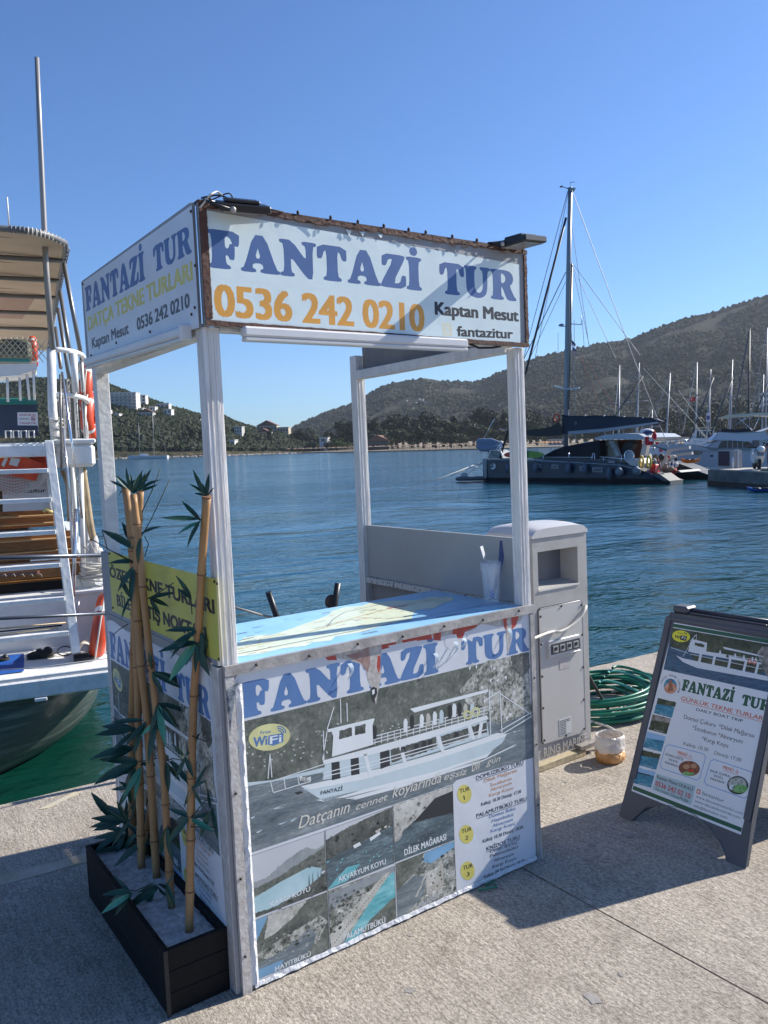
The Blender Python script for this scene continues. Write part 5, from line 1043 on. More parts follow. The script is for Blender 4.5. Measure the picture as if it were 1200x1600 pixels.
# second leg of the A
bu2 = KZ * math.cos(TH) - KX * math.sin(TH); foot2 = B0 + KX * (2 * LL * math.sin(TH) + .03); n2 = KX * math.cos(TH) + KZ * math.sin(TH)
board('back_board', foot2, -KY, bu2, n2, LL)
top = bp.S(0, LL, 0)
mb = MB(); mb.box(top - KY * .015 + KX * .012 - KZ * .004, -KY * .075, KX * .075, KZ * .034); mb.build('hinge_block', af, gp, bevel=.008)
mb = MB(); mb.box(top - KY * (W0 - .075) + KX * .012 - KZ * .004, -KY * .075, KX * .075, KZ * .034); mb.build('hinge_block', af, gp, bevel=.008)
mb = MB(); mb.tube([top - KY * .09 + KX * .045 + KZ * .012, top - KY * (W0 - .075) + KX * .045 + KZ * .012], .011, 8); mb.build('hinge_rod', af, mat('dark_hinge', (.04, .04, .05), .4))
mb = MB(); mb.box(top - KY * .10 + KX * .01 - KZ * .006, -KY * .35, KX * .06, KZ * .014); mb.build('top_tray', af, mat('dark_tray', (.03, .032, .045), .5), bevel=.003)
mb = MB(); ZA = (960, 940, 3.721); pr = Print(mb, bp, ZA, base=.0012)
paper = mat('poster_paper', (.78, .80, .82), .3, var=.04, vscale=5); d_green = mat('dark_green_ink', (.008, .10, .05), .4); red_or = mat('brick_orange_ink', (.62, .12, .03), .4); cy_blue = mat('frame_blue_ink', (.06, .25, .62), .4); ph_sea = mat('photo_sea', (.012, .06, .13), .35, col2=(.04, .13, .22), vscale=30, stretch=(1, 1, 4)); ph_for = pmat('photo_forest', ((.006, .014, .008), (.018, .035, .018), (.05, .07, .035), (.12, .13, .08)), 14, 80); ph_rock = pmat('photo_rock', ((.03, .03, .03), (.14, .13, .11), (.32, .29, .25), (.5, .47, .42)), 16, 60); ph_turq = pmat('photo_turquoise', ((.01, .09, .17), (.02, .17, .28), (.04, .28, .40), (.2, .45, .5)), 14, 50, (1, 1, 3)); ph_sky = mat('photo_sky', (.30, .52, .75), .35); meat = mat('photo_meat', (.32, .09, .04), .35, col2=(.10, .03, .02), vscale=70); greens = mat('photo_greens', (.04, .30, .05), .35, col2=(.3, .5, .2), vscale=70)
P = pr.poly
P([(348, 122), (925, 225), (925, 560), (736, 1356), (100, 1100)], paper, 0)
P([(346, 128), (925, 225), (920, 248), (340, 148)], d_green, 1); 
P([(112, 1070), (744, 1316), (738, 1340), (106, 1092)], d_green, 1)
P([(338, 152), (920, 252), (905, 530), (286, 395)], ph_sea, 1); P([(338, 152), (920, 252), (912, 420), (640, 330), (324, 262)], ph_for, 2); P([(830, 300), (860, 260), (920, 262), (908, 470), (870, 400)], ph_rock, 3)
pw = mat('photo_boat_white', (.70, .74, .76), .35)
P([(358, 312), (400, 330), (870, 430), (905, 440), (900, 462), (480, 386), (400, 352)], pw, 3); P([(440, 240), (455, 218), (540, 240), (535, 290), (600, 300), (860, 356), (860, 366), (470, 300), (430, 290)], pw, 3); P([(470, 236), (525, 250), (522, 268), (468, 256)], ph_for, 4); P([(632, 262), (868, 316), (868, 324), (640, 276)], pw, 3)
P([(440, 305), (860, 385), (856, 420), (470, 345)], ph_for, 4)
for a in ((500, 290, 370), (580, 305, 386), (670, 325, 400), (760, 345, 412), (830, 360, 425)): P([(a[0], a[1]), (a[0] + 14, a[1] + 3), (a[0] - 2, a[2]), (a[0] - 16, a[2] - 4)], pw, 5)
for a, b in (((440, 230), (480, 190)), ((478, 190), (476, 240)), ((400, 320), (470, 195)), ((330, 268), (430, 300)), ((600, 300), (860, 345)), ((440, 305), (860, 392))): pr.line([a, b], .002, pw, 5)
for x in (612, 655, 700, 750, 800, 820): P([(x, 285 + (x - 612) * .2), (x + 8, 285 + (x - 612) * .2), (x + 12, 318 + (x - 612) * .2), (x - 4, 316 + (x - 612) * .2)], pw if x % 2 == 0 else ph_for, 5)
for cx in (788, 816):
    o = [(cx + 12 * math.cos(t * .4), 348 + (cx - 788) * .2 + 14 * math.sin(t * .4)) for t in range(16)]; i_ = [(cx + 6 * math.cos(t * .4), 348 + (cx - 788) * .2 + 8 * math.sin(t * .4)) for t in range(16)]; P(o, red_or, 6, [i_])
pr.oval(389, 202, 52, 34, mat('bright_yellow_ink', (.78, .72, .04), .4), 6, rot=.12); pr.text('Free', (370, 186), (400, 190), (371, 178), ink_black, 7, .02); pr.text('Wi', (350, 212), (384, 218), (352, 192), ink_black, 7, .05); P([(388, 196), (424, 202), (418, 230), (384, 222)], ink_black, 7); pr.text('Fi', (392, 216), (412, 221), (394, 200), pw, 8, .04)
for r in (8, 14): 
    a = [(412 + r * math.cos(t), 194 + r * math.sin(t)) for t in [-2.2 + .25 * i for i in range(9)]]; b = [(412 + (r - 3) * math.cos(t), 194 + (r - 3) * math.sin(t)) for t in [-2.2 + .25 * i for i in range(9)]]; P(a + b[::-1], ink_black, 8)
pr.text('FANTAZİ', (390, 516), (690, 588), (402, 450), d_green, 1, fat=True); pr.text('TUR', (736, 600), (900, 642), (742, 536), d_green, 1, fat=True)
pr.text('GÜNLÜK TEKNE TURLARI', (388, 572), (872, 694), (392, 548), red_or, 1, .03); pr.line([(388, 580), (870, 702)], .002, red_or, 1)
pr.text('DAILY BOAT TRIP', (476, 634), (746, 702), (480, 618), ink_black, 1, .03)
for t, a, b, h in (('Domuz Çukuru  *Dilek Mağarası', (404, 680), (812, 792), 24), ('*İnceburun *Akvaryum', (452, 742), (745, 826), 24), ('*Kargı Koyu', (508, 806), (660, 850), 24), ('Kalkış: 10.30', (402, 834), (546, 872), 20), ('Dönüş: 17.00', (582, 888), (737, 932), 20)): pr.text(t, a, b, (a[0] + 5, a[1] - h), ink_black, 1, .012)
# round logo: lettering round a small scene
c = (326, 492); pr.oval(c[0], c[1], 38, 44, ph_turq, 1); pr.oval(c[0] + 2, c[1] + 12, 36, 32, mat('logo_terracotta', (.55, .16, .07), .4, col2=(.75, .5, .35), vscale=60), 2); P([(322, 458), (334, 458), (344, 520), (312, 520)], mat('logo_brown', (.35, .12, .07), .4), 3)
for i, ch in enumerate('DATÇA TEKNE TURLARI'):
    if ch == ' ': continue
    t = R(200 + i * 10.6); x, y = c[0] + 50 * math.cos(t), c[1] + 58 * math.sin(t); dx, dy = -math.sin(t), math.cos(t)
    pr.text(ch, (x - dx * 4, y - dy * 4), (x + dx * 4, y + dy * 4), (x - dx * 4 + dy * 10, y - dy * 4 - dx * 10), ink_black, 3, .02)
for i, (y, a, b) in enumerate(((560, ph_for, ph_turq), (655, ph_rock, ph_for), (758, ph_sky, ph_turq), (862, ph_for, ph_turq), (966, ph_for, ph_turq))):
    x = 254 - i * 30; w_ = 106; q = [(x, y), (x + w_, y + 26), (x + w_ - 26, y + 116), (x - 24, y + 88)]
    if i == 4: P(q, ph_sky, 1)
    P(q, a, 1); P([(x - 8, y + 34), (x + w_ - 8, y + 52), (x + w_ - 26, y + 116), (x - 24, y + 88)], b, 2)
    if i in (2, 4): P([(x, y), (x + w_, y + 26), (x + w_ - 8, y + 48), (x - 5, y + 22)], ph_sky, 3)
    pr.text('Akvaryum Koyu', (x + 8, y + 90), (x + 60, y + 104), (x + 9, y + 84), pw, 4, .01)
# menus
def rrect(q, wd, m, lay):
    pr.line(q + [q[0]], wd, m, lay)
rrect([(318, 832), (520, 886), (532, 906), (498, 1024), (480, 1038), (280, 972), (266, 952), (298, 842)], .0024, cy_blue, 1)
rrect([(580, 918), (796, 990), (808, 1012), (776, 1132), (756, 1144), (534, 1064), (524, 1044), (560, 928)], .0024, cy_blue, 1)
pr.text('MENÜ -1-', (368, 886), (452, 912), (373, 866), red_or, 1, .03); pr.line([(366, 894), (454, 920)], .0016, red_or, 1)
pr.text('MENÜ -2-', (632, 972), (724, 1002), (638, 952), red_or, 1, .03); pr.line([(632, 980), (722, 1010)], .0016, red_or, 1)
for t, a, b in (('IZGARA KÖFTE', (296, 892), (400, 926)), ('SALATA', (316, 922), (368, 940)), ('MAKARNA', (294, 940), (368, 964)), ('BALIK (ÇUPRA)', (558, 988), (672, 1024)), ('SALATA', (578, 1016), (632, 1036)), ('MAKARNA', (558, 1034), (640, 1060))): pr.text(t, a, b, (a[0] + 4, a[1] - 13), ink_black, 1, .022)
pr.oval(436, 970, 62, 44, meat, 2, rot=.1); pr.oval(430, 1000, 36, 12, greens, 3); pr.oval(420, 960, 20, 14, mat('photo_patty', (.5, .25, .13), .35), 3); pr.oval(462, 956, 18, 14, MATS['photo_patty'], 3); pr.oval(448, 984, 18, 10, mat('photo_tomato', (.5, .03, .02), .35), 4)
pr.oval(718, 1068, 62, 54, mat('photo_dark_table', (.03, .04, .04), .35), 2, rot=.1); pr.oval(716, 1060, 52, 38, mat('photo_plate', (.6, .62, .58), .35, col2=(.25, .25, .2), vscale=60), 3); pr.oval(730, 1088, 46, 24, greens, 4); pr.oval(686, 1080, 18, 16, pw, 4)
P([(246, 1000), (474, 1072), (446, 1182), (222, 1092)], mat('contact_box', (.42, .56, .58), .4), 1)
pr.text('Kaptan Mesut DUKALİ', (248, 1026), (456, 1102), (252, 1008), ink_black, 2, .016); pr.text('0536 242 02 10', (238, 1068), (440, 1146), (244, 1040), mat('phone_red_ink', (.55, .02, .05), .4), 2, .03); pr.text('Yat Limanı, Datça/Muğla', (236, 1094), (430, 1168), (240, 1078), ink_black, 2, .008)
P([(482, 1088), (504, 1096), (498, 1122), (476, 1114)], mat('camera_icon_pink', (.65, .08, .25), .4, col2=(.75, .3, .08), vscale=60), 2); pr.oval(490, 1105, 6, 7, pw, 3)
for t, a, b, h in (('fantazitur', (510, 1122), (636, 1168), 20), ('www.datcatekneturlari.com', (474, 1138), (746, 1240), 14), ('www.datcateknekirala.com', (468, 1164), (732, 1264), 14), ('info@fantazitur.com', (462, 1192), (656, 1264), 14)): pr.text(t, a, b, (a[0] + 5, a[1] - h), ink_grey, 2, .008)
mb.build('poster', fbd, recalc=False, label='white glossy poster with dark green FANTAZİ TUR heading')

# ---------------------------------------------------------------- service pedestal
ped = thing('service_pedestal', 'grey metal marina power pedestal with an empty screen recess', 'pedestal', K(2.09, .78, 0))
pg = mat('pedestal_grey_paint', (.41, .395, .375), .45, col2=(.33, .315, .295), vscale=5, det=8, edge=(.45, .7), bump=.08, bscale=40); pg2 = mat('pedestal_plate', (.50, .485, .465), .38, var=.06, vscale=5)
PX0, PX1, PY0, PY1, PH = 1.905, 2.296, .62, .93, 1.145
fr = Pl(K(0, PY0, 0), KX, KZ)
# body: front face with a real recess
mb = MB(); rx0, rx1, rz0, rz1 = 1.940, 2.228, .89, 1.078; dd = .10
fo = [(PX0, .036), (PX1, .036), (PX1, PH), (PX0, PH)]
mb.poly([[K(x, PY0, z) for x, z in fo], [K(x, PY0, z) for x, z in ((rx0, rz0), (rx1, rz0), (rx1, rz1), (rx0, rz1))]], None)
a, b = [(rx0, rz0), (rx1, rz0), (rx1, rz1), (rx0, rz1)], [(rx0 + .012, rz0 + .02), (rx1 - .02, rz0 + .02), (rx1 - .02, rz1 - .012), (rx0 + .012, rz1 - .012)]
mb.add([K(x, PY0, z) for x, z in a] + [K(x, PY0 + dd, z) for x, z in b], [(i, (i + 1) % 4, 4 + (i + 1) % 4, 4 + i) for i in range(4)], None)
mb.add([K(x, PY0 + dd, z) for x, z in b], [(0, 1, 2, 3)], mat('dark_screen', (.13, .13, .15), .3))
mb.add([K(PX0, PY0, .036), K(PX1, PY0, .036), K(PX1, PY1, .036), K(PX0, PY1, .036), K(PX0, PY0, PH), K(PX1, PY0, PH), K(PX1, PY1, PH), K(PX0, PY1, PH)], [(0, 4, 7, 3), (1, 2, 6, 5), (2, 3, 7, 6), (0, 3, 2, 1)], None)
pb = mb.build('body', ped, pg, recalc=False)
# arched cap, domed across the front
mb = MB(); n = 14; vs = []
for j in range(7):
    y = PY0 - .006 + (PY1 - PY0 + .012) * j / 6; k = math.sin(math.pi * (.10 + .8 * j / 6)) ** .35
    for i in range(n + 1):
        t = i / n; e = (1 - (2 * t - 1) ** 4) ** .5; vs.append(K(PX0 - .006 + (PX1 - PX0 + .012) * t, y, PH + .002 + (.012 + .050 * e * k)))
mb.add(vs, [(j * (n + 1) + i, j * (n + 1) + i + 1, (j + 1) * (n + 1) + i + 1, (j + 1) * (n + 1) + i) for j in range(6) for i in range(n)], None, True)
ring = [vs[i] for i in range(n + 1)] + [vs[(j) * (n + 1) + n] for j in range(1, 7)] + [vs[6 * (n + 1) + i] for i in range(n - 1, -1, -1)] + [vs[j * (n + 1)] for j in range(5, 0, -1)]
low = []
for p in ring: q = TK.transposed() @ (p - CAM) + CAM; low.append(K(q.x, q.y, PH + .0015))
m_ = len(ring); mb.add(ring + low, [(i, (i + 1) % m_, m_ + (i + 1) % m_, m_ + i) for i in range(m_)], None); mb.build('cap', ped, mat('pedestal_cap', (.54, .53, .52), .4, var=.08, vscale=4), recalc=True)
MB().prism([K(x, PY0 - .001, z) for x, z in ((rx0 - .006, rz0 - .008), (rx1 + .006, rz0 - .008), (rx1 + .002, rz0 - .001), (rx0, rz0 - .001))], -KY * .004, mat('bright_sill', (.62, .60, .55), .4)).build('recess_sill', ped)
pp_ = [(1.932, .128), (1.942, .118), (2.236, .108), (2.248, .118), (2.246, .785), (2.234, .798), (1.944, .798), (1.932, .786)]
MB().prism([K(x, PY0 - .0012, z) for x, z in [(x + (.004 if x > 2.1 else -.004), z + (.004 if z > .5 else -.004)) for x, z in pp_]], -KY * .0008, mat('shadow_gap', (.06, .06, .065), .8)).build('shadow_gap_rim', ped)  # dark rim painted in as the shadow gap round the access plate
plate = MB().prism([K(x, PY0 - .0022, z) for x, z in pp_], -KY * .006, pg2).build('access_plate', ped, bevel=.0015)
for x, z in ((1.94, .76), (2.09, .79), (2.238, .775), (2.240, .62), (2.240, .45), (2.240, .28), (2.236, .125), (2.10, .122), (1.942, .135), (1.940, .30), (1.940, .46), (1.940, .62)): MB().ell(K(x, PY0 - .009, z), KX * .0065, KZ * .0065, KY * .005, rust, 8, 4).build('bolt', plate)
mb = MB(); bx0, bx1, bz0, bz1 = 1.984, 2.212, .548, .624
mb.prism([K(x, PY0 - .0085, z) for x, z in ((bx0, bz0), (bx1, bz0), (bx1, bz1), (bx0, bz1))], -KY * .012, None); brk = mb.build('breaker_cover', ped, mat('breaker_frame', (.52, .52, .52), .3), bevel=.003)
Box('breaker_window', brk, K(bx0 + .010, PY0 - .0215, bz0 + .012), KX * (bx1 - bx0 - .02), -KY * .002, KZ * (bz1 - bz0 - .024), mat('smoked_window', (.05, .05, .055), .12))
for i in range(4): Box('breaker_switch', brk, K(bx0 + .020 + i * .049, PY0 - .024, bz0 + .020), KX * .036, -KY * .004, KZ * .034, mat('breaker_grey', (.36, .37, .38), .3)); Box('breaker_toggle', brk, K(bx0 + .028 + i * .049, PY0 - .0285, bz0 + .032), KX * .018, -KY * .003, KZ * .016, black_plastic)
Box('warning_label', plate, K(2.065, PY0 - .009, .470), KX * .075, -KY * .0006, KZ * .05, mat('faded_label', (.52, .50, .49), .5, col2=(.45, .38, .36), vscale=90))
lab = Box('rating_label', plate, K(2.05, PY0 - .009, .130), KX * .09, -KY * .0006, KZ * .085, mat('rating_label_paper', (.58, .58, .57), .5))
mb = MB(); 
for i in range(9): 
    z = .203 - i * .0085; mb.add([K(2.055, PY0 - .0102, z), K(2.055 + (.075 if i < 2 else .045), PY0 - .0102, z), K(2.055 + (.075 if i < 2 else .045), PY0 - .0102, z + .0035), K(2.055, PY0 - .0102, z + .0035)], [(0, 1, 2, 3)], ink_grey)
mb.build('label_print', lab, recalc=False)
# raised lettering on the foot
vs, fs, tw = font_text('RING MARINE', .03); mb = MB(); h = .045; k = (PX1 - PX0 - .07) / tw
A = [K(PX0 + .035 + p[0] * k, PY0 - .0045, .048 + p[1] * h) for p in vs]; mb.add(A, fs, None); mb.add([p + KY * .004 for p in A], fs, None)
ed = {}
for f in fs:
    for i in range(len(f)): e = (f[i], f[(i + 1) % len(f)]); ed[e] = 1
for (i, j) in ed:
    if (j, i) not in ed: mb.add([A[i], A[j], A[j] + KY * .004, A[i] + KY * .004], [(0, 1, 2, 3)], None)
mb.build('raised_lettering', ped, pg, recalc=False)
Box('base_flange', ped, K(PX0 - .004, PY0 - .004, .0345), KX * (PX1 - PX0 + .008), KY * (PY1 - PY0 + .008), KZ * .0015, alu_worn)
wood_l = mat('pale_plank', (.46, .38, .24), .8, col2=(.34, .28, .19), vscale=30, stretch=(1, 8, 1), bump=.3, bscale=60)
Box('timber_base', None, K(PX0 - .2, PY0 - .045, .001), KX * .50, KY * .075, KZ * .033, wood_l, .003, label='pale weathered plank lying under the front of the grey pedestal', cat='plank')
Box('broken_tile', None, K(2.16, PY0 - .050, .0352), KX * .15, KY * .040, KZ * .024, mat('dirty_stone', (.30, .27, .25), .8, var=.4, vscale=40), .003, label='broken grey stone offcut wedged at the foot of the pedestal', cat='stone')
Box('timber_base', None, K(PX0 - .19, PY0 + .2, .001), KX * .60, KY * .075, KZ * .033, wood_l, .003, label='rear plank carrying the back of the grey pedestal', cat='plank')
def smooth(pts, k=6):
    pts = [Vector(p) for p in pts]; out = []
    for i in range(len(pts) - 1):
        p0, p1, p2, p3 = pts[max(i - 1, 0)], pts[i], pts[i + 1], pts[min(i + 2, len(pts) - 1)]
        for j in range(k):
            t = j / k; out.append(.5 * ((2 * p1) + (p2 - p0) * t + (2 * p0 - 5 * p1 + 4 * p2 - p3) * t * t + (3 * p1 - p0 - 3 * p2 + p3) * t ** 3))
    out.append(pts[-1]); return out
cord = mat('white_rubber_cable', (.58, .56, .50), .5)
MB().tube(smooth([K(1.30, .2, .80), K(1.6, .45, .70), fr.P(856, 989, .022), fr.P(875, 987, .028), fr.P(891, 979, .03), fr.P(905, 967, .03), fr.P(915, 950, .02), K(2.315, .66, .76), K(2.318, .74, .80), K(2.30, .95, .78)]), .0075, 8).build('power_cable', None, cord, label='thick white power cable looped across the face of the pedestal', cat='cable')
# hose, cables, strap and bottle beside the pedestal
hm = mat('green_hose', (.008, .16, .095), .35, var=.3, vscale=12); hl = mat('light_green_hose', (.12, .42, .33), .35)
rh = random.Random(4); ho = thing('garden_hose', 'coiled dark green garden hose lying on the quay beside the pedestal', 'hose', K(2.85, 1.0, 0))
C0 = K(2.86, 1.02, 0)
for i in range(11):
    c = C0 + KX * rh.uniform(-.03, .03) + KY * rh.uniform(-.03, .03) + KZ * (.012 + .0125 * i); rx = rh.uniform(.36, .45) - (.03 * (i % 3)); ry = rh.uniform(.25, .30)
    MB().torus(c, KX * rx + KZ * rh.uniform(-.008, .008), KY * ry + KZ * rh.uniform(-.01, .01), .0095, n=44, m=8).build('hose_turn', ho, hm, recalc=False)
for i in range(5):
    c = C0 + KX * (.12 + .045 * i) + KZ * (.05 + .022 * i) - KY * .02; MB().torus(c, KX * .09, KY * .16 + KZ * .03, .0095, n=24, m=8, arc=(-100, 110)).build('hose_turn', ho, hl if i in (1, 3) else hm, recalc=False)
MB().tube(smooth([K(2.30, .80, .10), K(2.42, .82, .05), K(2.62, .84, .03), K(2.76, .86, .03), K(2.90, .90, .02)]), .008, 8).build('hose_end', None, cord, label='cream hose lying over the near side of the green coil', cat='hose')
MB().tube(smooth([K(2.31, .60, .055), K(2.36, .58, .01), K(2.46, .58, .012), K(2.54, .64, .015), K(2.58, .74, .02), K(2.56, .82, .03)]), .0075, 8).build('power_cable', None, cord, label='white cable bending in a U on the ground beside the bottle', cat='cable')
for k, (a, b) in enumerate((((3.08, 1.12), (4.2, 1.02)), ((3.1, 1.04), (4.2, .92)))): MB().tube(smooth([K(a[0], a[1], .03), K((a[0] + b[0]) / 2, (a[1] + b[1]) / 2 + .02, .012), K(b[0], b[1], .012)]), .008, 8).build('cable_run', None, cord, label=('upper' if k == 0 else 'lower') + ' of two white cables running from the hose behind the pavement sign', cat='cable')
MB().tube([K(2.31, .76, .565), K(2.50, .80, .31), K(2.72, .84, .045)], .009, 8).build('black_strap', None, black_rubber, label='black rod slanting from the pedestal down into the green hose', cat='rod')
MB().tube(smooth([K(2.66, .80, .012), K(2.8, .78, .012), K(2.95, .82, .012), K(3.05, .8, .012)]), .008, 6).build('black_cable', None, black_rubber, label='black cable lying on the ground in front of the green hose', cat='cable')
bt = thing('cut_bottle', 'cut plastic water bottle half full of orange liquid', 'bottle', K(2.24, .44, 0))
BC = K(2.245, .455, .001); bot = mat('crumpled_clear_plastic', (.80, .76, .72), .25, alpha=.72, var=.1, vscale=30, bump=1, bscale=18); bot2 = mat('orange_wet_plastic', (.55, .23, .06), .3, col2=(.72, .40, .16), vscale=25, trans=.1, bump=.9, bscale=25)
def wob(prof, m, name, n=20):
    mb = MB(); vs = []; fs = []
    for k, (r, z) in enumerate(prof):
        for j in range(n): a = 6.283 * j / n; rr = r * (1 + .06 * mnoise.noise(Vector((math.cos(a) * 2, math.sin(a) * 2, z * 30)))); vs.append(BC + KX * rr * math.cos(a) + KY * rr * .85 * math.sin(a) + KZ * (z + .006 * mnoise.noise(Vector((j * .9, k, 5))) * (k == len(prof) - 1) + (.022 * mnoise.noise(Vector((math.cos(a) * 1.6, math.sin(a) * 1.6, 7))) if .045 < z < .08 else 0)))
    for i in range(len(prof) - 1):
        for j in range(n): fs.append((i * n + j, i * n + (j + 1) % n, (i + 1) * n + (j + 1) % n, (i + 1) * n + j))
    mb.add(vs, fs, m, True); return mb.build(name, bt, recalc=False)
wob([(.001, 0), (.068, 0), (.078, .01), (.082, .03), (.079, .050), (.001, .051)], bot2, 'liquid_base'); wob([(.0795, .0565), (.083, .075), (.077, .10), (.080, .12), (.074, .135), (.071, .134), (.076, .12), (.073, .10), (.078, .075), (.075, .058)], bot, 'bottle_wall')
for k in range(6): MB().prism([K(2.33 + k * .012, .40 - .01 * (k % 3), .001), K(2.338 + k * .012, .40 - .01 * (k % 3), .001), K(2.336 + k * .012, .412 - .01 * (k % 3), .001)], KZ * .002, white_tube).build('paper_scrap', None, label='tiny white paper scraps on the concrete beside the cut bottle', cat='litter', group='scraps beside the bottle')
# handrails and mooring posts behind the kiosk
rail_m = mat('dark_steel_tube', (.10, .11, .14), .35, .6)
gr = thing('gangway_rail', 'dark steel handrail of two level tubes between kiosk and boat stern', 'handrail', K(.3, 3.95, 0))
yR = Pl(K(0, 3.98, 0), KX, KZ)
for (a, b, r) in (((-140, 875), (176, 867), .016), ((-140, 973), (196, 957), .0125)): MB().tube([yR.P(*a), yR.P(*b)], r, 8).build('rail_tube', gr, rail_m)
MB().tube([yR.P(184, 866), yR.P(200, 1042)], .02, 8).build('rail_post', gr, rail_m); MB().tube([yR.P(-130, 874), yR.P(-110, 1085)], .02, 8).build('rail_post', gr, rail_m)
bP = Pl(K(0, 1.72, 0), KX, KZ)
MB().tube([K(1.02, 1.72, 0), bP.P(433, 966), bP.P(419, 925)], .017, 10).build('mooring_post', None, black_plastic, label='slanting black steel post at the quay edge behind the counter', cat='post')
t = thing('mooring_post', 'upright black post with a round plate behind the counter', 'post', K(1.4, 1.72, 0))
MB().tube([K(1.385, 1.72, 0), bP.P(522, 950), bP.P(528, 911)], .018, 10).build('shaft', t, black_plastic)
c = bP.P(518, 940); MB().tube([c - KY * .008, c + KY * .008], .040, 20).build('round_plate', t, black_plastic)
MB().tube([bP.P(360, 947), bP.P(395, 957), bP.P(425, 965)], .006, 6).build('mooring_rope', None, mat('grey_rope', (.35, .33, .3), .8), label='thin grey rope tied to the slanting black post', cat='rope')
# ---------------------------------------------------------------- tour boat moored stern-to
OB = Vector((0.944, 4.137, 0)); EX = Vector((.98, -.2, 0)).normalized(); EY = Vector((-EX.y, EX.x, 0)); EZ = Vector((0, 0, 1))
def Q(x, y, z): return OB + EX * x + EY * y + EZ * z
def SB_(y): return Pl(OB + EY * y, EX, EZ)
def tb(px, py, y): return SB_(y).P(px, py)
def loc(P): d = P - OB; return (d.dot(EX), d.dot(EY), P.z)
boat_w = mat('boat_white_gloss', (.80, .79, .77), .35, var=.12, vscale=5, bump=.1, bscale=12); boat_w2 = mat('scuffed_boat_white', (.78, .775, .76), .45, col2=(.60, .60, .60), vscale=9, bump=.2, bscale=25, det=8, edge=(.45, .75))
hull_g = mat('hull_green_grey', (.085, .105, .095), .3, col2=(.24, .27, .24), vscale=3.5, stretch=(.5, .5, 7, .4), det=5, edge=(.5, .72)); steel = mat('polished_steel', (.62, .62, .64), .18, .9); steel_d = mat('dull_steel', (.20, .195, .19), .4, .6)  # the hull's pale streaks are water caustics painted into its colour
wood_o = mat('varnished_orange_wood', (.42, .19, .055), .4, col2=(.25, .10, .03), vscale=10, stretch=(1, 1, 9), edge=(.3, .7)); ring_o = mat('lifebuoy_orange', (.62, .07, .025), .45, var=.2, vscale=8); rope_w = mat('white_rope', (.60, .57, .51), .85, bump=.6, bscale=160); reflect = mat('reflective_tape', (.6, .6, .6), .3)
tbt = thing('tour_boat', 'white wooden tour boat moored stern first with ladder and canopy', 'boat', Q(-2.2, 3, WATER))
def BX(name, x0, x1, y0, y1, z0, z1, m, parent=tbt, bevel=0, **k): return Box(name, parent, Q(x0, y0, z0), EX * (x1 - x0), EY * (y1 - y0), EZ * (z1 - z0), m, bevel, **k)
# hull with a rounded stern
mb = MB(); N = 40; LV = [(-.22 - .073 * k, .06 - .011 * k, 2.22 - .007 * k, 5.5 - .34 * k) for k in range(11)] + [(-1.4, .7, 1.7, 2.1)]; vs = []
for z, ys, hb, p in LV:
    for i in range(N + 1):
        t = i / N * math.pi                                   # from the right bow round the stern to the left bow
        u = math.cos(t); s = math.sin(t); p = p
        x = -2.2 + hb * (abs(u) ** (2 / p)) * (1 if u > 0 else -1); y = ys + 3.2 * (1 - (s ** (2 / p)))
        vs.append(Q(x, y, z))
mb.add(vs, [(j * (N + 1) + i, j * (N + 1) + i + 1, (j + 1) * (N + 1) + i + 1, (j + 1) * (N + 1) + i) for j in range(11) for i in range(N)], None, True)
for sx in (1, -1):
    pr_ = [Q(-2.2 + sx * 2.22, 3.2, -.22), Q(-2.2 + sx * 2.3, 8, -.15), Q(-2.2 + sx * 1.7, 11.5, .1), Q(-2.2, 15, .5)]; lo = [Q(-2.2 + sx * 1.9, 3.2, -1.4), Q(-2.2 + sx * 1.9, 8, -1.4), Q(-2.2 + sx * 1.2, 11.5, -1.4), Q(-2.2, 14, -1.4)]
    mb.add(pr_ + lo, [(i, i + 1, 5 + i, 4 + i) for i in range(3)], None)
mb.build('hull', tbt, hull_g, recalc=False)
# swim platform
BX('platform', -4.45, .03, .0, 1.6, -.075, -.045, boat_w2, bevel=.006); BX('platform_edge', -4.46, .045, -.02, .06, -.215, -.0755, boat_w2, bevel=.012); BX('platform_side', -.03, .045, .0605, 1.6, -.215, -.0755, boat_w2)
a = tb(53, 1078, -.01); b = tb(73, 1078, -.01); BX('fender_block', loc(a)[0], loc(b)[0], -.03, .04, loc(a)[2] - .09, -.2155, boat_w2, bevel=.004)
MB().tube([tb(-60, 1051, -.03), tb(60, 1043, -.03), tb(188, 1026, -.03)], .004, 6).build('edge_cord', tbt, mat('thin_grey_cord', (.3, .3, .32), .7))
# bulwark and cockpit
BX('transom_bulkhead', -4.4, .0, .90, .98, -.045, .40, boat_w); BX('bulwark_cap', -4.42, .03, .86, 1.06, .401, .432, boat_w, bevel=.006)
BX('bulwark', -.045, .0, .981, 9, -.3, .40, boat_w); BX('bulwark_cap', -.09, .03, 1.061, 9, .401, .432, boat_w, bevel=.004); BX('bulwark', -4.4, -4.355, .981, 9, -.3, .40, boat_w)
BX('cockpit_floor', -4.35, -.05, .985, 9, -.06, -.03, boat_w2)
BX('cabin_wall', -4.35, -.62, 2.2, 2.25, -.03, 1.5, mat('shaded_cabin_wood', (.10, .055, .03), .6, var=.3, vscale=4));  # dark backing that closes the view through, below-deck shade in its colour
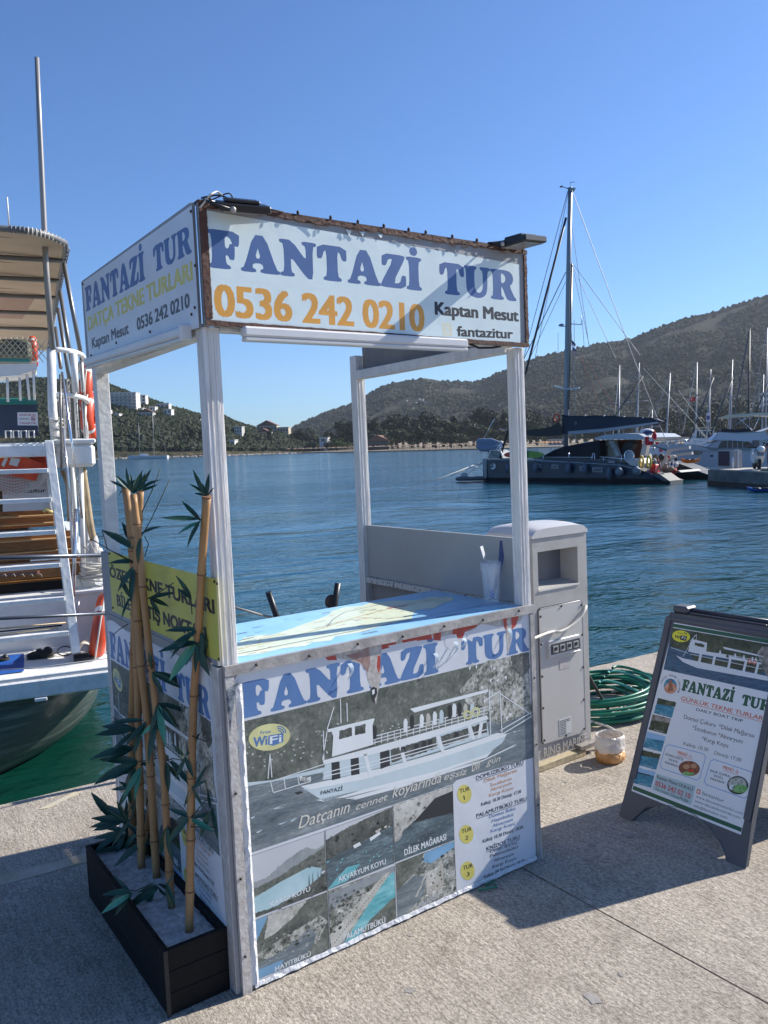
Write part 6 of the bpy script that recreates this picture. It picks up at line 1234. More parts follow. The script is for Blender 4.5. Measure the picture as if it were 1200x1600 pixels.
# wooden stair and bench planks
P1 = SB_(1.35); 
for i, (y0, y1, x1) in enumerate(((795, 803, 84), (805, 815, 84), (817, 822, 85), (828, 838, 110), (840, 856, 112), (858, 870, 114), (871, 877, 128), (878, 898, 130))):
    yy = 1.42 - i * .03; a, b, c = tb(-45, y1, yy), tb(x1, y0, yy), tb(x1, y1, yy); BX('bench_plank', loc(a)[0], loc(b)[0], yy, yy + .03, c.z, b.z - .004, wood_o, bevel=.003)
for y0, x1 in ((804, 84), (816, 84), (839, 112), (857, 114)):
    a = tb(-45, y0, 1.30); b = tb(x1, y0, 1.30); BX('plank_edge', loc(a)[0], loc(b)[0], 1.22, 1.33, b.z - .005, b.z + .005, mat('pale_wood_edge', (.55, .33, .15), .5))
a, b = tb(-45, 893, 1.12), tb(62, 893, 1.12); a.z -= .055; BX('cushion', loc(a)[0], loc(b)[0], 1.10, 1.42, loc(a)[2], loc(b)[2], mat('brown_vinyl_cushion', (.14, .07, .055), .4), bevel=.02)
for k in range(5): a = tb(4 + k * 14, 899, 1.095); MB().tube([a, a + EX * .02 + EZ * .01, a + EX * .03 - EZ * .012], .002, 4).build('cushion_tie', tbt, rope_w)
BX('dark_interior_panel', -4.35, -.24, 1.50, 1.53, -.03, .60, mat('below_deck_dark', (.02, .016, .014), .6)); BX('panel_trim', -4.35, -.24, 1.46, 1.50, .455, .475, wood_o)  # dark panel added to stand in for the black shade below deck
# upper deck slab with its fascia
BX('upper_deck', -4.4, -.40, .9, 9, 1.60, 1.72, boat_w, bevel=.01); BX('deck_fascia', -4.4, -.37, .86, .899, 1.605, 1.70, boat_w2, bevel=.006)
BX('deck_nose', -.369, -.045, .88, 9, 1.50, 1.70, boat_w, bevel=.03); BX('deck_rim', -.40, -.035, .87, 9, 1.7015, 1.745, boat_w, bevel=.012)
# posts carrying the deck
def bar(name, p, q, r, m, parent=tbt, n=10): return MB().tube([p, q], r, n).build(name, parent, m)
for px0, px1 in ((126, 131),): bar('deck_post', tb(px0, 730, 1.0), tb(px1, 900, 1.0), .022, boat_w)
bar('deck_post', tb(133, 735, 1.3), tb(139, 905, 1.3), .016, boat_w); bar('deck_post', Q(-4.3, 1.0, .43), Q(-4.3, 1.0, 1.5), .03, boat_w); bar('deck_post', Q(-.05, 5, .43), Q(-.05, 5, 1.5), .03, boat_w); bar('deck_post', Q(-4.3, 5, .43), Q(-4.3, 5, 1.5), .03, boat_w)
# ladder
Lt, Lf = tb(78, 692, .70), tb(119, 1020, .30); dL = (Lf - Lt).normalized()
def rail_bar(p, q): 
    return MB().beam(p, q, .068, .10, None, side=EX).build('ladder_rail', ladder, boat_w2, bevel=.005)
ladder = MB().beam(tb(70, 690, .70) - EX * 1.02, Lf - EX * 1.02, .068, .10, None, side=EX).build('boarding_ladder', tbt, boat_w2, bevel=.005, label='white wooden boarding ladder')
rail_bar(tb(76, 690, .70), Lf)
for py in (734, 779, 829, 880, 932, 985):
    t = (py - 690) / (1020 - 690); y = .70 - .40 * t; xe = 76 + (119 - 76) * t; a = tb(xe, py, y); x1 = loc(a)[0] - .035
    BX('ladder_step', x1 - .95, x1, y - .07, y + .07, a.z - .022, a.z + .014, boat_w2, ladder, .004)
BX('ladder_foot', loc(Lf)[0] - .02, loc(Lf)[0] + .12, .22, .40, -.045, -.012, black_rubber, ladder, .004)
a = tb(105, 985, .2)
for k in range(3): bar('boat_hook', tb(-40, 986 + k * 5, .45 - .05 * k), tb(103 - k * 6, 973 + k * 4, .45 - .05 * k), .007, mat('pale_pole', (.55, .42, .25), .5) if k != 1 else black_plastic)
# upper rails
MB().tube([tb(90, 722, .95), tb(82, 640, .95), tb(80, 545, .95)], .038, 12).build('rail_post', tbt, boat_w)
def arc_rail(p0, pc, p1, r=.022, name='curved_rail'):
    pts = [p0.lerp(pc, t).lerp(pc.lerp(p1, t), t) for t in [i / 12 for i in range(13)]]; MB().tube(pts, r, 10).build(name, tbt, boat_w)
arc_rail(tb(83, 546, .95), tb(133, 548, .95), tb(131, 562, 1.35)); arc_rail(tb(86, 616, .95), tb(140, 618, .95), tb(137, 630, 1.35))
arc_rail(tb(131, 562, 1.35), tb(129, 570, 1.8), Q(-.10, 8.5, 2.50)); 
for a, b, y, r in (((115, 552), (118, 613), .97, .030), ((127, 565), (130, 613), 1.3, .018), ((131, 628), (135, 684), 1.3, .022)): bar('rail_post', tb(a[0], a[1], y), tb(b[0], b[1], y), r, boat_w)
# netting on the side rail and in front of the upper deck
net_m = mat('dark_net_cord', (.045, .045, .05), .8); mb = MB()
for i in range(34): y = 1.2 + i * .21; mb.tube([Q(-.10, y, 1.76), Q(-.10, y, 2.46)], .0035, 4, cap=False)
for k in range(9): z = 1.78 + k * .085; mb.tube([Q(-.10, 1.2, z), Q(-.10, 8.2, z)], .0035, 4, cap=False)
nn_ = mb.build('side_net', tbt, net_m, recalc=False, kind='stuff')
for y in (2.4, 3.8, 5.2, 6.6, 8.2): bar('rail_post', Q(-.10, y, 1.745), Q(-.10, y, 2.5), .018, boat_w)
nl = mat('pale_net_cord', (.42, .40, .33), .8); mb = MB(); yN = 1.5
for i in range(9): mb.tube([tb(-20 + i * 9, 527, yN), tb(-20 + i * 9 + 34, 566, yN)], .004, 4, cap=False); mb.tube([tb(-20 + i * 9, 566, yN), tb(-20 + i * 9 + 34, 527, yN)], .004, 4, cap=False)
mb.build('front_net', tbt, nl, recalc=False, kind='stuff')
a, b = tb(-60, 530, 2.1), tb(49, 530, 2.1); a.z = tb(49, 563, 2.1).z; BX('stowed_gear', loc(a)[0], loc(b)[0], 2.1, 2.6, loc(a)[2], loc(b)[2], mat('dark_green_tarpaulin', (.03, .05, .04), .7, col2=(.16, .14, .09), vscale=6), bevel=.04)
a, b = tb(-60, 566, 1.48), tb(46, 561, 1.48); a.z = b.z - .03; BX('net_rail', loc(a)[0], loc(b)[0], 1.46, 1.50, loc(a)[2], loc(b)[2], mat('teal_paint', (.02, .16, .15), .5))
tbl = [tb(-60, 570, 1.3), tb(57, 569, 1.3), tb(57, 577, 1.3), tb(28, 587, 1.3), tb(-60, 588, 1.3)]; MB().prism(tbl, EY * .5, boat_w).build('table_board', tbt, bevel=.006)
for x0, y0, x1, y1 in ((11, 590, 12.5, 628), (30.5, 590, 32, 626), (42, 585, 46, 625), (52, 578, 54, 625)): bar('table_post', tb(x0, y0, 1.35), tb(x1, y1, 1.35), .011, boat_w)
navy = mat('navy_bench_cover', (.035, .05, .085), .6); a, b = tb(-60, 680, 1.6), tb(58, 630, 1.6); a.z = tb(58, 681, 1.6).z
bn = BX('bench_back', loc(a)[0], loc(b)[0], 1.6, 1.66, loc(a)[2], loc(b)[2], navy, bevel=.006); a2, b2 = tb(-60, 634, 1.58), tb(58, 627, 1.58); a2.z = b2.z - .05; BX('bench_trim', loc(a2)[0], loc(b2)[0], 1.57, 1.68, loc(a2)[2] + .02, loc(b2)[2] + .03, mat('teal_cover', (.015, .17, .15), .5), bn, .01)
pS = Pl(OB + EY * 1.598, EX, EZ); mb = MB(); pr = Print(mb, pS, (0, 520, 6.667), base=.001)
pr.poly([(180, 828), (392, 828), (394, 966), (184, 964)], mat('white_notice', (.66, .66, .68), .4), 0); ink_mar = mat('maroon_ink', (.32, .02, .05), .4)
pr.text('AYAKKABI İLE', (200, 864), (370, 864), (200, 846), ink_mar, 1, .03); pr.text('GİRMEK', (200, 904), (306, 904), (200, 888), ink_grey, 1, .03); pr.text('YASAKTIR', (204, 950), (374, 950), (204, 930), ink_mar, 1, .03)
o = [(346 + 25 * math.cos(t * .3), 894 + 25 * math.sin(t * .3)) for t in range(21)]; i_ = [(346 + 19 * math.cos(t * .3), 894 + 19 * math.sin(t * .3)) for t in range(21)]; pr.poly(o, ink_mar, 1, [i_]); pr.line([(330, 878), (362, 910)], .004, ink_mar, 2); pr.poly([(332, 892), (345, 888), (362, 900), (360, 905), (332, 902)], ink_black, 1)
mb.build('notice', bn, recalc=False)
for k in range(4): a = tb(9 + 12 * k, 679, 1.2); b = tb(9 + 12 * k + 8, 673, 1.2); MB().tube([a - EZ * .03, Vector((a.x, a.y, b.z)), b, Vector((b.x, b.y, a.z - .03))], .007, 6).build('low_frame', tbt, boat_w)
# canopy
canvas = mat('beige_canopy_canvas', (.54, .41, .29), .8, var=.12, vscale=3); ZC = 3.36
P2 = []
def cz(y): return ZC + .05 * math.sin(min(1, y / 8) * math.pi)
mb = MB(); nx, ny = 20, 30; vs = []
for j in range(ny + 1):
    y = .45 + 7.5 * j / ny
    for i in range(nx + 1):
        x = -4.4 + 4.2 * i / nx; xx = min(x, -.2); e = 0
        y_ = y + max(0, (.28 - (-.2 - xx))) ** 1 * .0
        cut = max(0, xx + .55) ; yy = max(y, .45 + .9 * (cut / .35) ** 2.2 * .35) ; vs.append(Q(xx, yy, cz(y) - .035 * (2 * i / nx - 1) ** 4))
mb.add(vs, [(j * (nx + 1) + i, j * (nx + 1) + i + 1, (j + 1) * (nx + 1) + i + 1, (j + 1) * (nx + 1) + i) for j in range(ny) for i in range(nx)], None, True); mb.build('canopy', tbt, canvas, recalc=False)
canvas_b = mat('reddish_canopy_patch', (.36, .23, .17), .8); 
fr_m = mat('canopy_frame_grey', (.15, .15, .155), .5); mb = MB(); front_c = [Q(-4.4, .43, cz(.45) - .02)] + [Q(x, .43 + max(0, (x + .55) / .35) ** 2.2 * .32, cz(.45) - .015) for x in [-4, -3, -2, -1.2, -.8, -.55, -.45, -.36, -.28, -.2]] + [Q(-.19, y, cz(y) - .02) for y in (.95, 1.5, 3, 4.5, 6, 7.95)]
mb.tube(front_c, .026, 8); mb.build('canopy_frame', tbt, fr_m)
for i in range(44): p = Q(-.175, 1.0 + i * .155, cz(1 + i * .155) - .02); MB().torus(p, EX * .02, EZ * .026, .006, n=8, m=4).build('lacing', tbt, rope_w if i > 22 else fr_m, recalc=False)
for i in range(14): 
    x = -.60 + i * .03; yy = .43 + max(0, (x + .55) / .35) ** 2.2 * .32 if x > -.55 else .43
    if x < -.2: MB().torus(Q(x, yy, cz(.45) - .015), EY * .028, EZ * .028, .005, n=10, m=4).build('lacing', tbt, rope_w if x > -.5 else fr_m, recalc=False)
for py in (397, 432, 461, 487, 511): p = loc(hor(0, py, ZC)); MB().tube([Q(-4.4, p[1], cz(p[1]) - .05), Q(-.2, p[1] + .0, cz(p[1]) - .05)], .022, 8).build('canopy_beam', tbt, fr_m)
for py in (370, 412, 455): p = loc(hor(0, py, ZC)); MB().tube([Q(-4.4, p[1], cz(p[1]) - .012), Q(-.2, p[1], cz(p[1]) - .012)], .005, 6).build('canopy_seam', tbt, mat('canvas_seam', (.2, .15, .11), .8))
p0, p1 = loc(hor(0, 463, ZC))[1], loc(hor(0, 499, ZC))[1]; MB().prism([Q(-4.4, p0, cz(p0) - .03), Q(-.4, p0, cz(p0) - .03), Q(-.55, p1, cz(p1) - .03), Q(-4.4, p1, cz(p1) - .03)], EZ * .004, canvas_b).build('canopy_patch', tbt)
for (a, b, ya, yb_) in (((100, 412), (128, 562), 1.45, 1.35), ((94, 456), (113, 572), 2.2, 1.9), ((91, 482), (108, 592), 3.0, 2.6), ((87, 512), (95, 575), 4.2, 3.4)):
    MB().tube([tb(a[0], a[1], ya), tb(b[0], b[1], yb_)], .020, 8).build('canopy_strut', tbt, steel_d)
bar('whip_aerial', tb(14, 352, .45), tb(11, 308, .45), .006, boat_w)
MB().tube([tb(82, 546, .93), tb(72, 420, .93), tb(62, 200, .93), tb(57.5, 90, .93)], .022, 10, rs=[.026, .025, .021, .018]).build('flag_mast', tbt, mat('weathered_mast_steel', (.30, .285, .27), .45, .4)); 
# polished poles, ropes and wooden props at the stern corner
for a, b, y, r, m in (((97, 581), (128, 810), .80, .011, steel), ((94, 585), (96, 735), .82, .009, steel_d), ((98, 668), (118, 850), .85, .009, steel), ((119, 795), (113, 965), .82, .017, steel), ((105, 735), (119, 940), 1.0, .010, boat_w)): bar('handrail_pole', tb(a[0], a[1], y), tb(b[0], b[1], y), r, m)
MB().tube([tb(108, 955, .82), tb(112, 966, .82), tb(121, 958, .82), tb(122, 940, .82)], .012, 8).build('handrail_pole', tbt, steel)
prop = mat('pale_wooden_prop', (.42, .32, .19), .6, col2=(.25, .18, .11), vscale=12)
MB().tube(smooth([tb(126, 712, 1.05), tb(133, 760, 1.05), tb(143, 830, 1.05), tb(158, 884, 1.05)]), .032, 8).build('boom_spar', tbt, prop); MB().tube(smooth([tb(97, 735, 1.2), tb(106, 760, 1.2), tb(109, 815, 1.2)]), .02, 8).build('boom_spar', tbt, prop)
for i in range(9): p = tb(88 + i * .6, 655 + i * 6.5, .90); MB().torus(p, EX * .05, EY * .05 + EZ * .012 * (-1) ** i, .006, n=14, m=5).build('rope_lashing', tbt, rope_w, recalc=False)
MB().tube(smooth([tb(92, 705, .85), tb(96, 722, .85), tb(93, 730, .85), tb(99, 726, .85), tb(101, 712, .85)]), .008, 6).build('rope_lashing', tbt, rope_w)
# life jackets in a basket under the deck
jk = mat('lifejacket_orange', (.72, .09, .025), .6, col2=(.55, .05, .02), vscale=9); bk = mat('basket_plastic', (.60, .55, .50), .5)
bs = thing('life_jacket_basket', 'round white plastic basket hanging under the upper deck, full of jackets', 'basket', tb(20, 776, 1.0))
mb = MB()
for i in range(40):
    x = -18 + i * 2.4; d = (x - 28) / 52; yb2 = 776 - 26 * d * d - 4; mb.tube([tb(x, 738 - 3 * abs(d), 1.0), tb(x * .96 + 1, yb2, 1.0)], .0035, 4, cap=False)
for k in range(6): mb.tube([tb(-18, 744 + k * 2.5, 1.0), tb(20, 750 + k * 5, 1.0), tb(55, 746 + k * 3, 1.0), tb(75, 738 + k, 1.0)], .005, 4, cap=False)
mb.build('basket_mesh', bs, bk, recalc=False)
for q, m, y, lb_ in (([(5, 712), (30, 713), (66, 724), (55, 750), (20, 742), (0, 735)], jk, .965, 'bright orange life jacket with silver tape lying front in the basket'), ([(-30, 708), (4, 708), (6, 730), (-20, 742), (-35, 736)], jk, .99, 'orange life jacket at the left end of the basket'), ([(40, 710), (74, 712), (80, 728), (70, 742), (60, 726)], jk, 1.03, 'crumpled red life jacket behind the ladder top'), ([(-25, 744), (20, 744), (50, 752), (30, 768), (-10, 764)], jk, 1.06, 'red life jacket pressed against the bottom of the basket'), ([(-40, 708), (10, 707), (14, 713), (-30, 718)], mat('lifejacket_yellow', (.75, .5, .03), .6), .955, 'yellow life jacket squeezed in at the top of the basket')):
    if y == .965:
        t = thing('life_jacket', lb_, 'life jacket', tb(30, 750, y)); MB().prism([tb(*p, y) for p in q], EY * .05, m).build('jacket_body', t, bevel=.008); MB().prism([tb(*p, y - .002) for p in ((17, 715), (32, 717), (27, 729), (14, 726))], -EY * .003, reflect).build('tape', t)
        MB().prism([tb(*p, y - .002) for p in ((2, 726), (8, 714), (13, 716), (6, 730))], -EY * .003, reflect).build('tape', t)
    else: MB().prism([tb(*p, y) for p in q], EY * .035, m).build('life_jacket', None, bevel=.008, label=lb_, cat='life jacket')
MB().prism([tb(*p, 1.06) for p in ((43, 756), (48, 761), (46, 763), (41, 758))], EY * .02, black_plastic).build('strap_end', tbt)
bd_ = MB().prism([tb(*p, 1.12) for p in ((4, 752), (71, 730), (79, 796), (5, 799))], EY * .02, mat('white_sign_board', (.60, .59, .60), .4)).build('stern_sign', tbt, bevel=.003)
pS2 = Pl(OB + EY * 1.118, EX, EZ); mb = MB(); pr = Print(mb, pS2, (0, 740, 6.3158), base=.001); pr.text('fantazitur', (120, 192), (452, 184), (122, 150), ink_black, 1, .04)
pink = mat('pale_camera_icon', (.62, .32, .26), .4); pr.poly([(32, 148), (92, 145), (94, 200), (34, 203)], pink, 1, [[(42, 157), (84, 155), (85, 191), (43, 193)]]); pr.oval(63, 174, 14, 13, pink, 1); mb.build('sign_print', bd_, recalc=False)
MB().beam(tb(71, 731, 1.10), tb(81, 797, 1.10), .02, .02).build('sign_edge', tbt, boat_w); MB().tube([tb(68, 800, 1.1), tb(72, 796, 1.1), tb(83, 801, 1.1)], .016, 8).build('yellow_handle', tbt, mat('yellow_plastic', (.7, .55, .2), .5))
# rope pile and white bag in the stern corner
rp = thing('rope_pile', 'loose pile of white mooring rope on the stern bulwark', 'rope', tb(148, 912, 1.0)); rr = random.Random(6)
for i in range(13):
    c = tb(148 + rr.uniform(-8, 8), 905 - i * 2.0, 1.0 + rr.uniform(-.03, .1)); MB().torus(c, EX * rr.uniform(.09, .14) + EZ * rr.uniform(-.02, .02), EY * .10 + EZ * rr.uniform(-.03, .03), .0095, n=24, m=6).build('rope_turn', rp, rope_w, recalc=False)
bag = mat('white_bundled_cloth', (.62, .59, .56), .8, var=.2, vscale=20, bump=.6, bscale=18); t = thing('cloth_bundle', 'bundled white awning cloth tied to the post above the rope pile', 'cloth', tb(143, 900, 1.05))
for px, py, w_, h in ((136, 872, .05, .16), (146, 862, .045, .15), (152, 878, .06, .13), (141, 885, .07, .10), (157, 890, .05, .09)): MB().ell(tb(px, py, 1.05), EX * w_ + EZ * .01, EY * .06, EZ * h + EX * .02, None, 9, 7).build('cloth_fold', t, bag)
for a, b in (((128, 852), (165, 885)), ((134, 870), (168, 862)), ((140, 846), (166, 900))): MB().tube([tb(*a, .97), tb(*b, .97)], .004, 5).build('tie_rope', t, mat('grey_rope', (.35, .33, .3), .8))
# life rings
def lifebuoy(c, a, b, r, label, tie=True):
    t = thing('lifebuoy', label, 'lifebuoy', c - EZ * a.length); MB().torus(c, a, b, r, n=32, m=12).build('ring', t, ring_o, recalc=False)
    for k in range(4):
        th = R(45 + 90 * k); MB().torus(c, a * 1.0, b * 1.0, r * 1.03, n=5, m=12, arc=(45 + 90 * k - 5, 45 + 90 * k + 5)).build('tape_band', t, reflect, recalc=False)
    if tie:
        mb = MB(); pts = []
        for i in range(41):
            th = 2 * math.pi * i / 40; k = 1.0 + (r / a.length) * (1.15 + .25 * abs(math.sin(2 * th))); pts.append(c + a * math.cos(th) * k + b * math.sin(th) * k)
        mb.tube(pts, .007, 6); mb.build('grab_line', t, rope_w, recalc=False)
    return t
lifebuoy(tb(157, 982, .5), EZ * .23 + EX * .045, EY * .23 + EX * .03, .062, 'scuffed orange lifebuoy leaning on the stern platform, nearer the ladder')
lifebuoy(tb(171, 972, .62), EZ * .24 + EX * .03, EY * .22 + EX * .04, .060, 'orange lifebuoy standing behind the first one, half hidden by the kiosk')
lifebuoy(tb(139, 612, 1.6), EZ * .21 + EX * .02, EY * .2 + EX * .04, .058, 'upper orange lifebuoy hanging outside the side rail'); lifebuoy(tb(143, 651, 1.5), EZ * .16 + EX * .01, EY * .16 + EX * .05, .060, 'lower orange lifebuoy hanging outside the side rail')
lifebuoy(tb(52, 550, 3.2), EZ * .13, EY * .13, .045, 'small red lifebuoy beside the net on the upper deck', tie=False)
# things on the platform
cloth = mat('bright_blue_mat', (.01, .10, .42), .6, col2=(.01, .06, .28), vscale=8); mb = MB(); vs = []
for j in range(5):
    for i in range(13): x = -1.9 + i * .12; y = .14 + j * .12; vs.append(Q(x - .05 * j * 0, y, -.038 + .012 * max(0, mnoise.noise(Vector((x * 6, y * 6, 0)))) + (.03 if j == 4 else 0)))
mb.add(vs, [(j * 13 + i, j * 13 + i + 1, (j + 1) * 13 + i + 1, (j + 1) * 13 + i) for j in range(4) for i in range(12)], None, True)
dx = loc(tb(37, 1045, .14))[0] - (-1.9 + 12 * .12)
mb.v = [v + EX * dx for v in mb.v]; mb.build('blue_mat', None, cloth, label='bright blue rubber mat on the stern platform', cat='mat', recalc=False)
for px, py, s, lb_ in ((56, 1014, .05, 'left part of a black shoe pair on the platform'), (68, 1008, .055, 'right part of a black shoe pair on the platform'), (3, 1016, .04, 'black shoe at the left edge beyond the blue mat')):
    p = tb(px, py, .55); z = -.045; t = thing('shoe', lb_, 'shoe', Vector((p.x, p.y, z))); MB().ell(Vector((p.x, p.y, z + s * .55)), EX * s * 1.5, EY * s * .9, EZ * s * .7, black_rubber, 10, 7).build('upper', t); MB().ell(Vector((p.x, p.y, z + s * .95)) + EX * s * .5, EX * s * .7, EY * s * .7, EZ * s * .7, black_plastic, 8, 6).build('ankle_cuff', t); MB().ell(Vector((p.x, p.y, z + s * .1)), EX * s * 1.6, EY * s, EZ * s * .14, mat('shoe_sole', (.05, .05, .05), .8), 10, 4).build('sole', t)
p = tb(101, 1012, .6); MB().torus(Vector((p.x, p.y, -.02)), EX * .06, EY * .08 + EZ * .02, .005, n=18, m=5).build('rubber_band', None, black_rubber, label='thin black rubber loop lying beside the ladder foot', cat='strap')
t = thing('rope_bundle', 'round bundle of dirty rope between ladder foot and lifebuoy', 'rope', tb(131, 1035, .45))
for i in range(7): c = tb(132 + rr.uniform(-1, 1), 1018, .45 + i * .02); MB().torus(c, EX * (.045 + .006 * (i % 3)), EZ * (.06 + .004 * i) + EY * .02, .010, n=18, m=6).build('rope_turn', t, rope_w if i < 4 else mat('dirty_rope', (.12, .10, .09), .9), recalc=False)

# ---------------------------------------------------------------- boats across the water
def hull(parent, c, hd, L, B, fb, m, band=None, sheer=.35, deck=None, name='hull'):
    """pointed hull on the water: c = centre on the waterline, hd = direction of the bow"""
    f = Vector((hd.x, hd.y, 0)).normalized(); s = Vector((f.y, -f.x, 0)); n = 14; mb = MB(); rows = []
    for i in range(n + 1):
        t = i / n; w_ = B / 2 * (1 - (max(0, t - .35) / .65) ** 2.1) * (.82 + .18 * min(1, t / .25)); z = fb * (1 + sheer * max(0, t - .3) ** 1.5); x = -L / 2 + L * t
        rake = .06 * L * max(0, t - .8) / .2 * .7
        rows.append([(x - rake, -w_ * .0, -.35), (x - rake, w_ * .62, -.15), (x - rake * .6, w_ * .9, z * .35), (x, w_, z)])
    for sg in (1, -1):
        vs = [c + f * p[0] + s * p[1] * sg + EZ * p[2] for r in rows for p in r]
        mb.add(vs, [(4 * i + j, 4 * i + j + 1, 4 * i + 4 + j + 1, 4 * i + 4 + j) for i in range(n) for j in range(3)], m, True)
    mb.add([c + f * r[3][0] + s * r[3][1] + EZ * (r[3][2] - .01) for r in rows] + [c + f * r[3][0] - s * r[3][1] + EZ * (r[3][2] - .01) for r in rows], [(i, i + 1, n + 2 + i, n + 1 + i) for i in range(n)], deck or m)
    r = rows[0]; mb.add([c + f * p[0] + s * p[1] + EZ * p[2] for p in r] + [c + f * p[0] - s * p[1] + EZ * p[2] for p in r[::-1]], [tuple(range(8))], m)
    return mb.build(name, parent, recalc=False)
yw = mat('yacht_white', (.60, .60, .62), .3); yg = mat('yacht_grey', (.30, .32, .36), .35); mast_m = mat('mast_grey', (.27, .28, .30), .4, .3); mast_k = mat('black_mast', (.03, .03, .035), .4); wire_m = mat('rigging_wire', (.20, .21, .23), .5, .4); cover_b = mat('navy_sail_cover', (.012, .022, .045), .7); tanc = mat('tan_bimini', (.45, .38, .28), .7); cream = mat('cream_canvas', (.60, .56, .46), .7); red_f = mat('red_flag_cloth', (.62, .01, .02), .7); darkw = mat('tinted_window', (.012, .018, .035), .12)
def wire(p, q, r=.018, m=wire_m, parent=None, name='stay'): return MB().tube([p, q], r, 4, cap=False).build(name, parent, m, recalc=False)
# anchored ketch in the bay
c = hor(231, 717.5, WATER); u = ray(231, 700); side_ = Vector((u.y, -u.x, 0)).normalized(); d = depth(c)
kt = thing('anchored_ketch', 'white two masted sailing boat anchored in the bay below the hotel hill', 'sailboat', c); hull(kt, c, (side_ * -1 + u.normalized() * .3), 62 * d / F * 1.02, 3.8, 1.5, yw, sheer=.5)
def up(px0, py0, px1, py1, dd, r, m, parent, name='mast'): return MB().tube([at(px0, py0, dd), at(px1, py1, dd)], r, 6, rs=[r, r * .7]).build(name, parent, m)
up(241, 713, 238, 636, d, .13, mast_m, kt); up(218.5, 711, 216.5, 660, d, .11, mast_m, kt); wire(at(238, 640, d), at(261, 711, d), .05, wire_m, kt); wire(at(216.5, 661, d), at(206, 712, d), .04, wire_m, kt); wire(at(238, 637, d), at(219, 711, d), .03, wire_m, kt)
MB().prism([at(218, 709, d), at(230, 709, d), at(233, 713.5, d), at(216, 713.5, d)], u.normalized() * 2, yw).build('deckhouse', kt)
up(221.5, 684, 224.5, 680, d, .12, yg, kt, 'radar')
# sailing yachts moored behind the catamaran, each with its own mast
ms = [(968, 571, 966, 700, 74, 0, 'slim grey mast first to the right of the catamaran boom'), (998.5, 567, 993, 700, 70, 1, 'white yacht with a pale mast just left of the red flags'), (1047, 583, 1040, 700, 72, 2, 'white yacht whose tall leaning mast stands behind the orange kayak'), (1089, 566, 1087, 695, 78, 0, 'yacht with a small red flag high beside its mast'), (1110.5, 577, 1105, 695, 84, 1, 'yacht whose thin mast carries a small blue and white pennant'), (1144.5, 562, 1140, 690, 80, 2, 'yacht with a grey mast rising left of the black mast'), (1171.5, 513, 1169.5, 672, 76, 3, 'yacht with a tall black mast behind the motor yacht'), (1199, 512, 1196, 690, 82, 0, 'yacht with a grey mast at the right edge of the photo'), (1019, 640, 1017, 700, 88, 0, 'small yacht with a short mast between the larger ones'), (1193, 585, 1190, 690, 90, 1, 'yacht with a short mast close to the right edge')]
ry = random.Random(12)
for px1, py1, px0, py0, dd, k, lb_ in ms:
    base = hor(px0, 699 - .027 * (px0 - 600) + 2.5 * F / dd, WATER); v = ray(px0, 700); hd = Vector((-v.x, -v.y, 0)).normalized() + Vector((v.y, -v.x, 0)).normalized() * ry.uniform(-.5, .3)
    t = thing('sailing_yacht', lb_ if 'yacht' in lb_ else 'yacht with a ' + lb_, 'sailboat', base); L = ry.uniform(9, 12); hull(t, base, hd, L, 3.3, 1.15, yw if k != 3 else yg); f = hd.normalized(); s = Vector((f.y, -f.x, 0))
    foot = at(px0, py0, dd); top = at(px1, py1, dd); MB().tube([Vector((foot.x, foot.y, WATER + 1.2)), foot, top], .11, 8, rs=[.09, .09, .055]).build('mast', t, mast_k if k == 3 else mast_m)
    mp = Vector((foot.x, foot.y, WATER)); MB().box(mp - f * 3.2 - s * .9 + EZ * 1.17, f * 4.4, s * 1.8, EZ * .55).build('coachroof', t, yw, bevel=.12); MB().box(mp - f * 2.6 - s * .91 + EZ * 1.35, f * 3.0, s * 1.82, EZ * .18).build('window_strip', t, darkw)
    MB().ell(mp - f * 2.2 + EZ * 2.6, f * 2.1, s * .18, EZ * .20, cover_b if k in (1, 3) else tanc, 8, 6).build('boom_cover', t); MB().tube([mp + EZ * 2.45, mp - f * 4.3 + EZ * 2.45], .06, 6).build('boom', t, mast_m)
    MB().box(mp - f * 4.6 - s * 1.2 + EZ * 2.9, f * 2.2, s * 2.4, EZ * .08).build('bimini', t, (cream, tanc, cover_b, yg)[k % 4], bevel=.03)
    for q in ((-4.5, -1.1), (-4.5, 1.1), (-2.5, -1.1), (-2.5, 1.1)): MB().tube([mp + f * q[0] + s * q[1] + EZ * 1.1, mp + f * q[0] + s * q[1] + EZ * 2.9], .025, 4).build('bimini_pole', t, steel)
    H = top.z - foot.z; wire(top, mp + f * (L * .46) + EZ * 1.4, .030 if k != 3 else .06, wire_m if k != 3 else mast_k, t); wire(top, mp - f * (L * .46) + EZ * 1.2, .02, wire_m, t)
    for sg in (1, -1):
        sp_ = top.lerp(foot, .45) + s * sg * .9; MB().tube([top.lerp(foot, .45), sp_], .03, 4).build('spreader', t, mast_m); wire(top, sp_, .014, wire_m, t); wire(sp_, mp + s * sg * 1.5 + EZ * 1.15, .014, wire_m, t)
